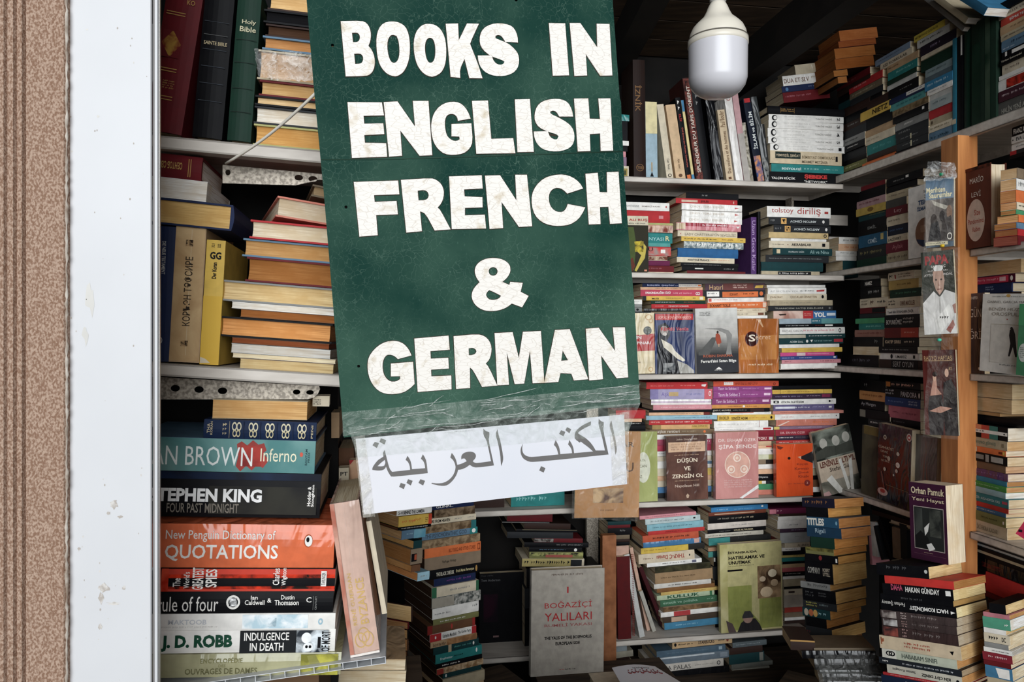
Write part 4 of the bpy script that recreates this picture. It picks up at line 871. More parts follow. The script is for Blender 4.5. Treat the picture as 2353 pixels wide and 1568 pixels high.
# ============================================================ the two stacks under the paper sign
benchwood = plain('rough_bench_boards', '4a3b2e', .8, '2e251d', 7, stretch=(1, 9, 9))
def bench(name, c, hx, hy, top, yaw, label, cat='crate'):
    o = empty(name, Matrix.Translation((c[0], c[1], 0)) @ Matrix.Rotation(math.radians(yaw), 4, 'Z'))
    b = MB(); b.bbox((-hx, -hy, top - .02), (hx, hy, top), benchwood, .002); b.build('lid', o)
    for i, (a0, a1, b0, b1) in enumerate(((-hx, hx, -hy, -hy + .015), (-hx, hx, hy - .015, hy), (-hx, -hx + .015, -hy + .016, hy - .016), (hx - .015, hx, -hy + .016, hy - .016))):
        b = MB(); b.box((a0, b0, 0), (a1, b1, top - .0205), benchwood); b.build('side_panel', o)
    tag(o, label, cat); return o
PM = Plane(1040, 1.80, 31, 0)
stack('old stack under the paper sign', PM, TD1, 1690, '''845 1168 190 NV |GUNN..,.1,.5,.15,.7,W
865 1176 226 TO =with_a_rubbed_spine|B,0,1,0,1,8d7860,4c3c2c,60
815 1186 288 CR |FIRE FROM HEAVEN,.05,.45,.25,.75,K,0,.03|~,.55,.72,.35,.65,GY|~,.82,.97,.35,.65,GY
790 1186 338 TO =with_a_teal_tip|B,0,1,0,1,9a8468,5c4834,60|#,.9,1,0,1,1f6f72
770 1196 394 SB =with_a_teal_tip_and_emblem|THE PSYCHOPATHIC GOD,.05,.8,.2,.8,3c3c40,0,.0|#,.86,1,0,1,TL|E,.93,.5,.035,.33,W
770 1216 450 TN =creased_and_worn|B,0,1,0,1,a08a6c,6a5540,70
790 1222 512 O |BILLY BUDD AND OTHER STORIES,.42,.9,.3,.7,7a2c10|#,.94,.985,.15,.85,7a2c10|E,.962,.5,.014,.3,O
790 1222 582 TO |The Roger Writings,.3,.55,.38,.62,K
820 1206 682 K |THE BLACK OBELISK,.15,.5,.3,.72,e0d8c0|Erich Maria Remarque,.54,.9,.3,.72,d8c890|E,.95,.5,.02,.35,GD
862 1182 748 NV w |~,.3,.9,.3,.7,7a3a8a
845 1206 814 CR =with_green_ends|#,0,.1,0,1,2f6b4a|#,.94,1,0,1,2f6b4a|~,.38,.8,.35,.65,GY
845 1220 894 GY =with_a_mottled_cover|B,0,1,0,1,b9b6ae,4a4f4c,110|#,0,.45,.05,.95,a8a090
850 1206 972 W |~,.05,.4,.45,.7,GY|~,.86,.96,.25,.6,GY
856 1206 1062 OL |~,.15,.7,.3,.7,W
812 1178 1098 BR =with_red_ends|#,0,.1,0,1,8c2420|#,.94,1,0,1,a82a24|E,.5,.5,.02,.3,c03a30
830 1186 1166 W =with_red_ends|#,0,.24,0,1,R|E,.12,.5,.016,.2,W|Katherine Mansfield,.27,.56,.25,.75,K|The Garden Party,.6,.88,.25,.75,K|#,.9,1,0,1,R
836 1192 1226 TN |End of the Affair,.05,.32,.25,.8,5c3c24|B,.34,1,0,1,b0845c,8a6242,60
858 1206 1268 DT |#,.32,.39,0,1,c8b088|~,.45,.85,.35,.65,4a9a90|E,.88,.5,.018,.24,W
874 1230 1328 TL |Freshwater,.1,.36,.4,.66,d8e8e6|~,.4,.6,.4,.66,K|E,.88,.4,.018,.24,W
882 1232 1402 K |~,.12,.5,.25,.75,W
884 1240 1436 TN =with_a_red_end|#,0,.14,.1,1,a8352a|B,.14,1,0,1,cdb492,8a6a4a,80
930 1226 1482 DT |E,.08,.5,.02,.3,W
930 1252 1530 BG
900 1245 1610 TN''', xref=1020, roll=.5, d=.17, off=0, jit=.006, split=True, pg='4a3628')
bench('wooden_crate', (-.098, 1.88), .17, .15, .585, 31, 'low wooden crate under the stack of old paperbacks')
for i, (xl, xc, xr, y0, y1, c, pg, sp, lab) in enumerate((
 (395, 575, 845, 246, 292, 'W', 'b98a60', ['S-H,.04,.16,.2,.8,K', 'BEHIND THE CAMERA,.18,.78,.2,.82,K,0,.03'], 'white spine with bold black capitals, just under the paper sign'),
 (400, 588, 842, 296, 378, 'Y', 'c79b6a', ['~,.1,.5,.35,.75,O', '~,.5,.75,.25,.7,d98a20', '#,.9,1,0,1,d0401c', '~,.8,.88,.3,.8,K,3'], 'yellow spine with a red end under the paper sign'),
 (402, 585, 840, 380, 402, 'K', '6b4228', ['~,.1,.9,.2,.8,W'], 'thin black spine right under the yellow one'),
 (404, 612, 795, 404, 474, 'SB', 'd2a878', ['~,.2,.6,.3,.6,LB', 'B,.5,1,0,1,5f97ac,88b4c0,20'], 'pale blue spine with tan pages, two below the yellow one'),
 (424, 705, 768, 482, 544, 'DT', 'd9a86a', [], 'dark spine with golden tan pages in the page-end stack'),
 (440, 680, 770, 548, 668, 'TO', 'a87646', ['#,.05,.5,.3,.8,K', '#,.3,.48,.35,.7,b5512c'], 'thick brown-paged book in the page-end stack'),
 (468, 688, 755, 671, 724, 'BR', 'c6925c', [], 'tan-paged book over the light blue spine'),
 (480, 735, 826, 728, 794, 'LB', 'c98a54', ['~,.2,.8,.35,.65,GY'], 'light blue spine with orange pages, lowest of the page-end stack'))):
    corner_book(lab, TD1, xc, 1.32 + (xc - 600) * .0002, 43, xl, xr, y0, y1, c, pg, 'S', 4, spec=sp, group='page-end stack over the plastic sheet', dlim=.17)
for i, (y0, y1, xl, xc, c, pg) in enumerate(((985, 1108, 400, 690, 'DB', 'e0bd88'), (1110, 1164, 420, 662, 'DR', 'b98a5c'), (1166, 1238, 400, 660, 'K', 'cda06a'), (1240, 1330, 380, 658, 'BR', 'd29a66'), (1332, 1392, 380, 655, 'DB', 'b87f50'), (1394, 1470, 380, 640, 'K', 'a87448'), (1472, 1600, 380, 640, 'DB', '9a6a44'))):
    corner_book('%s page end in the shaded stack below the page-end stack, %s' % (('creamy thick', 'thin brown', 'golden', 'orange', 'darker tan', 'half-hidden', 'lowest dim')[i], ORD[i]), TD1, xc, 1.5, 66, xl, xc + 9, y0, y1, c, pg, 'S', 0, group='shaded page-end stack', dlim=.17)
for i, (y0, y1, xl, xr, c) in enumerate(((1392, 1478, 120, 645, 'TN'), (1480, 1580, 130, 650, 'BG'))):
    stack(('film-wrapped bundle under the plastic sheet', 'lower wrapped bundle at the picture edge')[i], Plane(880, 1.16, 9.2), TD1, y1, '%d %d %d %s w Fa' .replace(' Fa', '') % (xl, xr, y0, c), roll=4, form='E', d=.14, off=0, pg='CR')
bench('wooden_crate', (-.235, 1.225), .085, .06, .95, 9, 'wooden crate carrying the wrapped bundles under the plastic sheet')
bench('wooden_crate', (-.33, 1.60), .07, .09, .785, 20, 'wooden crate deep under the shaded page-end stack')

# ============================================================ back shelves behind the paper sign and the board post
G = 'dark thin books on the shaded shelf'
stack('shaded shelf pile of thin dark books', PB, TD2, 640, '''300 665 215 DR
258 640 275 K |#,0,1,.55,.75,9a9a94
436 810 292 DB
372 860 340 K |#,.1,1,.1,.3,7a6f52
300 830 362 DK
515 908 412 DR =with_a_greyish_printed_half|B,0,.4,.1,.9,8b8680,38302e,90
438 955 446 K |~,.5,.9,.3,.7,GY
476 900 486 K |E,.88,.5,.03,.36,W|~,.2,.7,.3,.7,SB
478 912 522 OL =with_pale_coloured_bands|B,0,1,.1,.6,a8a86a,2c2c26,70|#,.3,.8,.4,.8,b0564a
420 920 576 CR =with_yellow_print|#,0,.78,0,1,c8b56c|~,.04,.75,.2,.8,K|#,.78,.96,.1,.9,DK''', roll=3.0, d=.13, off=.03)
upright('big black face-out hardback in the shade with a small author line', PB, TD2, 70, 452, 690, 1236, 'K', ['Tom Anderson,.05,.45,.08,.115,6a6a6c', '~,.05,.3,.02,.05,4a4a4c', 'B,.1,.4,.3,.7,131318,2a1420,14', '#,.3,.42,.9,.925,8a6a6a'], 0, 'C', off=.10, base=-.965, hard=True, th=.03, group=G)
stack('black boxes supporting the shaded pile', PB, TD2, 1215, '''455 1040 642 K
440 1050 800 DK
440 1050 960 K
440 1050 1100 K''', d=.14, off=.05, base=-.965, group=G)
upright('large grey film-wrapped art book with red capitals, standing before the board post', PB, TD2, 485, 1078, 664, 1512, 'b5ac9f',
 ['~,.28,.72,.035,.065,6a5a50', 'I,.49,.51,.165,.225,R', 'BOĞAZİÇİ,.19,.83,.295,.375,R,0,.0', 'YALILARI,.19,.83,.41,.485,R,0,.0', 'RUMELİ YAKASI,.19,.83,.505,.54,a85a58', 'THE YALIS OF THE BOSPHORUS,.19,.83,.63,.66,K,0,.03', 'EUROPEAN SIDE,.34,.67,.685,.715,K,0,.03', '~,.4,.46,.94,.955,R', '~,.47,.62,.94,.955,K'], .6, 'C', off=-.145, hard=True, wrap=1, th=.028, split=True)
upright('teal hardback lying on the shaded shelf just under the paper sign', PB, TD2, 330, 760, 36, 82, 'TL', ['~,.1,.7,.3,.7,7ac0bc'], 0, 'S', base=-.512)
upright('brown book lying beside the teal one under the paper sign', PB, TD2, -120, 276, 70, 106, 'DB', [], 0, 'S', base=-.512)
bench('low_bench', (.27, 2.14), .2, .10, .53, 9, 'low bench carrying the grey wrapped art book', 'bench')

# ============================================================ back bookcase, top shelf under the roof
G = 'books standing on the shelf behind the bulb'
def up(lab, x0, x1, y0, y1, c, spec=(), lean=0, **k):
    k.setdefault('base', ZT['S1']); k.setdefault('group', G); k.setdefault('d', .12)
    return upright(lab, PB, TB1, x0, x1, y0, y1, c, spec, lean, 'VS', **k)
up('tall near-black hardback with gold capitals down its spine, beside the sign', 199, 297, 490, 1465, '2a1a15', ['İZNİK,.15,.72,.215,.435,8a6238,270', 'O,.5,.905,.32,.03,.86,8a6238', 'TEB,.26,.74,.893,.917,8a6238'], -.6, hard=True, off=.0)
up('half yellow, half pale blue paperback beside the tall near-black one', 299, 393, 835, 1465, '9fb9c6', ['#,0,1,0,.41,e8d9a0', '~,.38,.62,.06,.38,K,2', '~,.38,.62,.44,.74,GY,2', 'P,K,.5,.9,.66,.965,.34,.965', '#,.46,.54,.78,.9,GD'], -.8, off=.0)
up('cream paperback leaning next to the half yellow one', 431, 487, 860, 1470, 'CR', ['Cem Pençe,.3,.7,.72,.86,K,270', 'E,.5,.94,.28,.022,K', 'E,.5,.94,.18,.014,CR'], -8.2, off=.004)
up('tan-cream paperback leaning behind the first cream one', 505, 585, 865, 1470, 'dcb88c', ['Aşkın Sesleri,.35,.65,.72,.85,5a3c24,270', 'E,.5,.94,.2,.022,6a4a30'], -8.6, off=.003)
up('narrow black paperback with red and white print on the top shelf', 588, 630, 805, 1478, 'K', ['~,.25,.75,.03,.16,W,2', 'ELİF,.25,.75,.2,.29,R,270', 'Gizli Emirlerden Kurulan Cumhuriyet,.3,.7,.36,.84,d05a4a,270', '#,.15,.85,.93,.985,O'], -8.4, off=.002)
up('thin yellow paperback with blue ends', 634, 654, 825, 1480, 'e6d28c', ['#,0,1,0,.14,3f86b0', '#,0,1,.92,1,3f86b0', '~,.3,.7,.2,.85,GY'], -8.6, off=.002)
up('ornate brown-red tall hardback about oriental carpets with white capitals up its spine', 658, 716, 645, 1478, '4a2420', ['B,.03,.97,.01,.99,7a4038,241414,75', "SPLENDEUR DU TAPIS D'ORIENT,.3,.78,.08,.92,e8dccb,90,.01"], -8.3, hard=True, off=.0)
up('thick black hardback hidden by the bulb', 724, 790, 720, 1483, 'K', ['~,.3,.6,.62,.93,9a9a90,2', '~,.3,.6,.08,.2,GY,2'], -8.2, hard=True, off=.003)
up('black film-wrapped book right below the bulb', 826, 898, 790, 1483, 'K', ['B,.05,.95,.4,.95,131318,3a3a3c,30'], -7.2, wrap=1, off=.004)
up('cream book about shoes and men below the bulb', 924, 984, 905, 1485, 'd6bd98', ['Paul Bouler,.15,.8,.02,.24,6b4a2c,90', 'Des souliers et des hommes,.3,.75,.3,.88,6b4a2c,90', '#,.3,.7,.93,.96,BR'], -8.2, off=.002)
up('white film-wrapped book below the bulb with slanting script', 990, 1052, 790, 1490, 'e4ded8', ['E,.5,.03,.3,.035,b88a84', 'E,.5,.03,.2,.02,e4ded8', '~,.2,.8,.25,.8,GY,1'], -8.6, wrap=1, off=.0)
up('dusty pink book touching the white wrapped one', 1056, 1106, 770, 1490, 'c99a9c', ['#,0,1,.45,1,b0a8a0'], -8.6, off=.003)
up('grey wrapped book next to the dusty pink one', 1110, 1150, 1010, 1493, 'a59a88', ['B,0,1,0,1,b8b0a0,5c5648,60'], -8.6, wrap=1, off=.004)
up('navy paperback with white capitals up its spine, among the leaning row', 1155, 1216, 815, 1490, '121a2c', ['İSLAM ve BİLİM,.25,.85,.16,.6,e8ece8,90', '#,.1,.9,.0,.05,R', 'B,.05,.95,.68,.98,c88a5c,2c4a80,60'], -10.8, off=.0)
up('charcoal film-wrapped book leaning at the end of that row', 1222, 1270, 800, 1462, '3b3f40', ['B,.1,.9,.7,.95,2a2c2e,8a8a86,60'], -10.8, wrap=1, off=.004)
up('last dark thin wrapped book before the white series pile', 1274, 1300, 1020, 1440, '2c2c2c', [], -7.5, wrap=1, off=.004)
stack('top-shelf pile beside the sign', PB, TB1, 1460, '''-60 164 935 TL w
-60 150 990 K
-60 160 1150 W
-60 150 1190 K
-60 136 1238 PK
-60 142 1284 MU
-60 160 1356 CR |#,.78,.95,.2,.8,a08a3c|#,.82,.9,.35,.7,4a4a2c''', d=.12, off=.0, base=ZT['S1'])
TT = '|E,.075,.5,.035,.40,K|E,.083,.5,.022,.26,W|~,.2,.56,.15,.48,d8d4cc|~,.25,.5,.56,.86,d8d4cc|TÜRKİYE TARİHİ,.62,.84,.34,.62,8a8680'
stack('white series pile on the top shelf', PB, TB1, 1492, '''1300 1930 880 K h |~,.17,.33,.3,.8,GD,2|#,.16,.163,.2,.9,GD|#,.335,.338,.2,.9,GD
1307 1920 944 W r-1 =numbered_2''' + TT + '''|2,.91,.95,.25,.7,K,270
1305 1918 1000 W =numbered_3''' + TT + '''|3,.91,.95,.25,.7,K,270
1298 1916 1062 W =numbered_4''' + TT + '''|4,.91,.95,.25,.7,K,270
1302 1918 1132 W =numbered_5''' + TT + '''|5,.91,.95,.25,.7,K,270
1318 1932 1188 W =numbered_1''' + TT + '''|1,.91,.95,.25,.7,K,270
1318 1905 1243 d9c4a0 :tan_paperback_with_a_black_title_block_under_the_white_series_volumes|#,.07,.42,.08,.6,22302c|YEMYEŞİL ŞERİAT,.08,.41,.2,.5,d9c4a0|BEMBEYAZ DEMOKRASİ,.44,.9,.25,.55,7a6648|MEHMET METİNER,.44,.8,.64,.9,6a5a44|#,.91,.94,.3,.7,K
1328 1920 1350 TL |SOSYOLOJİ,.14,.41,.35,.75,e0ece8,0,.03|~,.45,.65,.38,.66,9ad0c8|~,.72,.93,.42,.6,9ad0c8
1310 1915 1414 K |YALÇIN KÜÇÜK,.03,.35,.38,.64,W,0,.02|ŞEBEKE,.47,.78,.14,.54,d8322c,0,.05|"NETWORK",.47,.78,.62,.8,W|#,.9,.95,.2,.75,9a5a50''', d=.125, off=.0, base=ZT['S1'], roll=-1.6 + 1.6)
stack('slanting pile above the white series', PB, TC1, 805, '''296 590 505 c6b79a w :beige_film-wrapped_book_half_behind_the_black_rafter,_topmost_of_its_slanting_pile
196 580 590 W w |DUA ET SEV,.02,.55,.3,.75,7a5a4a|~,.6,.85,.25,.6,BG
192 580 672 NV |E,.1,.55,.03,.3,4f7fae|~,.55,.75,.3,.65,6f7fa0
200 576 722 DR |~,.05,.6,.3,.6,a8606a''', roll=-9, d=.11, off=.02, jit=.003)

# ---- second shelf
stack('second-shelf pile beside the sign', PB, TB2, 924, '''-40 515 196 W |DE MONTAIGNE,.13,.45,.35,.6,GY|EKMEKÇİ KADIN,.5,.83,.35,.6,6a5a50|E,.94,.5,.012,.12,R
-40 520 278 R h |#,.8,.88,.4,.66,d8888a
-40 552 400 PO
-40 550 422 c8907a w |B,.55,1,.1,.9,d9b8a0,7a3a30,40
-40 545 500 TL |DÜNYASI,.45,.85,.35,.75,9fd0d0|R,.88,.95,.3,.75,e8d090
-40 525 602 4aa09a
-40 530 638 R |B,.5,1,.1,.95,c83a34,9a8a84,30|U,.6,.68,.1,.5,K|#,.82,.9,.3,.7,W
-40 495 733 CR |B,.55,1,.1,.9,dccdb0,6a3a2c,60
-40 520 778 6b1c48
-40 560 830 DR |~,.5,.8,.3,.6,a8606a
-40 555 892 CR''', d=.125, off=.002, base=ZT['S2'])
def cover(lab, T, x0, x1, y0, y1, c, spec, lean=0, base=None, off=-.030, th=.02, P=PB, **k):
    return upright(lab, P, T, x0, x1, y0, y1, c, spec, lean, 'C', off=off, base=base, th=th, **k)
cover('cream-topped paperback with a dark yellow-green cover picture, face out against the sign', TB2, 60, 304, 335, 912, '2f2c1c', ['#,0,1,0,.165,d9cdb0', 'DELİ ALI RUŞ,-.28,.97,.035,.10,b02a24,0,.03', '~,.2,.9,.12,.15,DK', 'P,4a5a26,.1,.2,.4,.2,.5,.5,.4,.97,.05,.97', 'P,c8b23a,.42,.46,.72,.44,.92,.55,.85,.75,.62,.9,.5,.99,.42,.97,.6,.8,.7,.7,.5,.62', 'B,.44,.8,.45,.64,c8b23a,2f2c1c,70', 'P,6a3020,.15,.8,.35,.74,.45,.9,.3,1,.12,1', '#,.82,.93,.955,.985,d98a6a'], -.6, ZT['S2'], split=True)
stack('middle pile on the second shelf', PB, TB2, 922, '''682 1208 104 K |~,.3,.4,.3,.7,GY
580 1196 164 R |#,.09,.35,.3,.75,d9b8a0|JULES,.4,.53,.3,.8,3a1412,0,.03|#,.93,.945,.25,.75,d9b8a0
638 1243 215 W w |ÇEHOV - TOPLU ESERLER,.14,.7,.3,.7,c8b8a4|P,R,.88,.4,.95,.5,.88,.65
640 1243 284 W w |ÇEHOV - TOPLU ESERLER,.13,.7,.3,.7,c8b8a4|P,c04a3c,.88,.3,.95,.5,.88,.7
636 1242 345 W w |ÇEHOV - TOPLU ESERLER,.12,.68,.3,.7,c8b8a4|P,c04a3c,.87,.35,.93,.5,.87,.65
584 1232 408 d9838a w |#,0,.14,.1,.9,cdb088|#,.14,.8,.0,.45,a82a3c|~,.4,.9,.1,.5,f0d0d0|P,W,.92,.3,.98,.3,.95,.6
598 1196 484 CR |LADY CHATTERLEYİN SEVGİLİSİ,.12,.97,.28,.8,6a6052,0,.0|E,.05,.55,.008,.07,R
635 1277 547 Y |~,.05,.55,.3,.75,K|~,.63,.8,.3,.75,7a3a1c|~,.92,.96,.4,.7,K
660 1257 595 W =in_a_grey_checked_cover|B,0,1,0,1,c8ccc8,5c6c70,120|~,.14,.92,.1,.85,W
600 1205 660 BL h
590 1167 752 CR |ANATOLE FRANCE,.18,.56,.3,.65,K,0,.03|~,.58,.92,.3,.65,d08a60
630 1208 806 K |~,.05,.7,.4,.7,GY
640 1200 842 K |#,.23,.38,.35,.6,d8d8d0|~,.75,.93,.2,.7,GY
692 1276 886 DR''', d=.125, off=.002, base=ZT['S2'], roll=.6)
upright('purple paperback standing between two piles with white script up its spine', PB, TB2, 1333, 1387, 345, 912, 'PU', ['Uzun Gece Kızlar,.2,.8,.06,.93,c8a8d8,270,.0'], 0, 'VS', base=ZT['S2'], d=.12)
upright('black thin paperback standing right of the purple one', PB, TB2, 1402, 1428, 290, 912, 'K', ['~,.3,.7,.1,.9,5a5a58'], 0, 'VS', base=ZT['S2'], d=.12)
stack('white-topped pile on the second shelf', PB, TB2, 920, '''1493 2130 243 W |tolstoy,.07,.41,.12,.72,b03a34,0,.0|diriliş,.47,.84,.06,.84,b03a34,0,.0|#,.9,.96,.38,.6,b03a34
1510 2116 350 DK |#,.2,.29,.1,.9,dba552|4,.22,.27,.2,.8,K,90|ANTON ÇEHOV,.35,.78,.3,.68,dfe6e4,180|E,.9,.5,.02,.22,W|~,.03,.12,.3,.7,GY
1560 2130 428 DK |#,.19,.29,.1,.9,dba552|5,.21,.27,.2,.8,K,270|ANTON ÇEHOV,.35,.8,.3,.68,dfe6e4,180|E,.92,.5,.02,.22,W|~,.02,.14,.3,.7,GY
1510 2106 500 d2b478 |E,.945,.5,.026,.3,K|E,.945,.5,.014,.16,d2b478
1530 2086 560 W |~,.42,.78,.2,.7,GY
1512 2116 588 CR |AKRABALAR,.37,.7,.3,.66,K,0,.03|~,.06,.25,.4,.6,K|#,.88,.93,.25,.7,K|E,.31,.5,.008,.07,DR
1552 2146 658 DT |#,.06,.12,.2,.8,d9c49a|KURBAN SAİD,.26,.52,.35,.65,c8d0cc|Ali ve Nino,.62,.94,.25,.75,9fc4c0,0,.0
1480 2110 728 DK |~,.05,.9,.4,.6,9aa09e
1436 2055 796 DT h
1436 2020 886 BG |#,.28,.85,.1,1,1d1d1f|~,.3,.8,.25,.8,W''', d=.125, off=.002, base=ZT['S2'])
stack('small second-shelf corner pile', PB, TC2, 735, '''88 232 518 W |~,.2,.9,.3,.7,GY
84 226 568 PE |~,.3,.9,.3,.7,d0702c
64 216 618 W |~,.2,.9,.2,.7,GY
66 214 655 W
116 226 688 DT''', d=.10, off=.03, base=ZT['S2'])

# ---- third shelf
GF = 'face-out books on the third shelf'
stack('small third-shelf pile beside the sign', PB, TB3, 945, '''20 242 210 W |~,.3,.9,.4,.6,K
20 240 258 GY
20 240 292 GY |E,.8,.5,.06,.3,K
0 330 332 DK
0 330 600 BR''', d=.09, off=.02, base=ZT['S3'])
stack('navy-topped pile on the third shelf', PB, TB3, 945, '''245 836 50 NV |küçük şeyler...,.08,.6,.25,.8,aeb4d8,0,.03|#,.61,1,.15,1,d9cfc4|~,.62,.92,.4,.7,GY|#,.94,.99,.35,.75,O
225 848 88 PE |~,.24,.75,.2,.75,7a3a2c
225 848 114 RO |FARKINDALIĞIN ÖZÜ,.08,.48,.2,.65,W,0,.03|~,.52,.84,.4,.75,e8a8b0|O,.905,.6,.02,.24,.6,W|O,.935,.6,.02,.24,.6,W
245 872 178 Y |#,0,.06,0,1,2b2d30|MOİS,.15,.26,.3,.75,K,0,.04|~,.37,.67,.35,.65,K|~,.8,.85,.3,.7,K|#,.91,.97,.15,.85,f0e6c8
330 876 222 DG |~,.08,.45,.3,.7,c8d0cc|~,.6,.8,.3,.7,9a4a3c
335 892 258 R |BARMEN AKDENİZ,.3,.66,.3,.75,e8c8c4,180|~,.07,.22,.35,.6,e8a8a4
258 832 302 K w |~,.1,.7,.3,.7,9a9a96
262 950 332 TO
270 940 470 DK
270 940 650 BR
262 950 800 DR''', d=.09, off=.02, base=ZT['S3'], roll=-.5)
stack('purple-topped pile on the third shelf', PB, TB3, 945, '''872 1474 50 5c4350 |Hatırla,.07,.34,.2,.9,e0b478,0,.0|#,.3,.8,0,1,7a4440|~,.46,.7,.15,.8,e8c8b8,2|P,Y,.84,.35,.97,.3,.96,.7,.82,.72
856 1476 118 DK |#,.05,.25,.15,.85,W|~,.07,.22,.3,.6,K|#,.3,.88,.2,.95,O|ECKHART,.42,.55,.4,.75,K|~,.64,.82,.4,.7,K|E,.93,.5,.03,.3,O
900 1492 192 W |#,.01,.06,.15,.85,d85a4c|~,.1,.5,.3,.7,d98a84
895 1490 238 O |ECKHART TOLLE,.04,.38,.3,.75,3a1a10,0,.02|~,.4,.85,.3,.75,f0c8a0|#,.93,.99,.1,.9,e8c8b0
1000 1492 300 CR |~,.3,.5,.3,.7,8a6a4a|~,.7,.9,.35,.65,8a6a4a
1000 1472 343 CR |~,.4,.65,.3,.7,K|#,.85,.97,.1,.9,7a4a34
1000 1496 375 W
960 1490 405 TO
960 1490 600 GT
960 1490 780 DB''', d=.09, off=.02, base=ZT['S3'], roll=-1.2)
cover('cream and red paperback cut off by the sign, face out on the third shelf', TB3, 20, 366, 350, 944, 'e0cda2', ['#,0,1,.3,.61,b8302c', 'P,e0cda2,0,.28,1,.3,1,.34,.6,.36,0,.34', 'P,b8302c,.4,.58,1,.58,1,.62,.5,.63', 'E,.80,.29,.12,.07,3a4038', '~,.72,.88,.25,.33,9aa090,4', "HAYATIN,-.1,.62,.375,.425,W", "PINARI,.5,.88,.47,.515,W", 'O,.84,.07,.1,.05,.7,c89a5a', 'O,.9,.13,.06,.04,.7,c89a5a', 'O,.88,.93,.07,.04,.7,c89a5a', '#,.965,.97,.03,.97,c89a5a', '~,.4,.6,.8,.83,BR'], -.8, ZT['S3'], wrap=1, group=GF)
cover('navy-blue paperback with a red band on top and a pale arm, face out', TB3, 371, 766, 355, 948, '3a4468', ['B,0,1,.1,1,3a4670,232a44,7', '#,.01,.97,.005,.105,c22a28', 'LEOPOLD VON SACHER-MASOCH,.07,.92,.04,.085,e8b0a0', 'P,131318,.08,.2,.26,.15,.36,.22,.38,.36,.3,.45,.42,.6,.55,.75,.7,1,.05,1,.05,.5', 'E,.23,.28,.10,.08,9a8f86', 'E,.25,.34,.05,.03,d9cfc4', 'P,d9cfb8,.15,.42,.26,.46,.42,.52,.5,.62,.7,.74,.76,.78,.7,.8,.55,.75,.4,.66,.22,.56', 'P,a8a49a,.55,.78,.8,.85,.98,.95,.98,1,.62,1', 'Kürklü Venüs,.15,.85,.225,.285,c83a44,0,.03', 'B,.2,.5,.82,.97,232a30,9a9a98,50', '#,.42,.87,.3,.303,LG'], -.6, ZT['S3'], wrap=1, group=GF)
cover('grey paperback showing a red-robed figure on a winding road, face out', TB3, 780, 1200, 304, 942, 'c9c6c0', ['G,0,1,0,.42,d2d0ca,b9b5ae', 'G,0,1,.42,.72,b9b5ae,3c3c3c', '#,0,1,.71,1,34353a', 'P,8a8884,.2,.31,.6,.31,.78,.35,.86,.42,.82,.6,.84,.72,.7,.72,.75,.55,.72,.4,.5,.33', 'P,5a5a58,.05,.68,.38,.45,.5,.45,.3,.72,.05,.72', 'P,a8482e,.47,.4,.52,.385,.57,.42,.6,.53,.55,.56,.5,.56,.46,.48', 'E,.515,.37,.022,.022,3a2c24', 'P,d0a888,.52,.55,.55,.55,.54,.6,.53,.6', '~,.1,.35,.05,.12,7a7a78,3', 'ROBIN SHARMA,.16,.86,.715,.755,c0603c,0,.01', "Ferrari'sini Satan Bilge,.1,.94,.79,.85,f0ece4,0,.025", 'P,W,.44,.945,.52,.905,.6,.945', '~,.42,.6,.95,.965,W'], -1.6, ZT['S3'], off=-.036, group=GF)
cover('glossy orange-brown paperback with a dark seal bearing a white S, face out', TB3, 1206, 1608, 405, 950, 'a8642c', ['B,0,1,0,1,b9703a,7a4220,6', 'B,.05,.95,.3,.75,c98a50,8a4e26,9', 'E,.33,.37,.17,.14,3a1614', 'O,.33,.37,.17,.14,.93,7a2c22', 'S,.25,.42,.29,.42,f0e0c8,0,.02', 'ecret,.42,.8,.31,.38,e0b890,0,.0', '~,.25,.85,.82,.88,e8c8a0', 'P,d9a878,.45,.01,.55,.02,.62,.15,.6,.16'], -.3, ZT['S3'], wrap=1, group=GF)
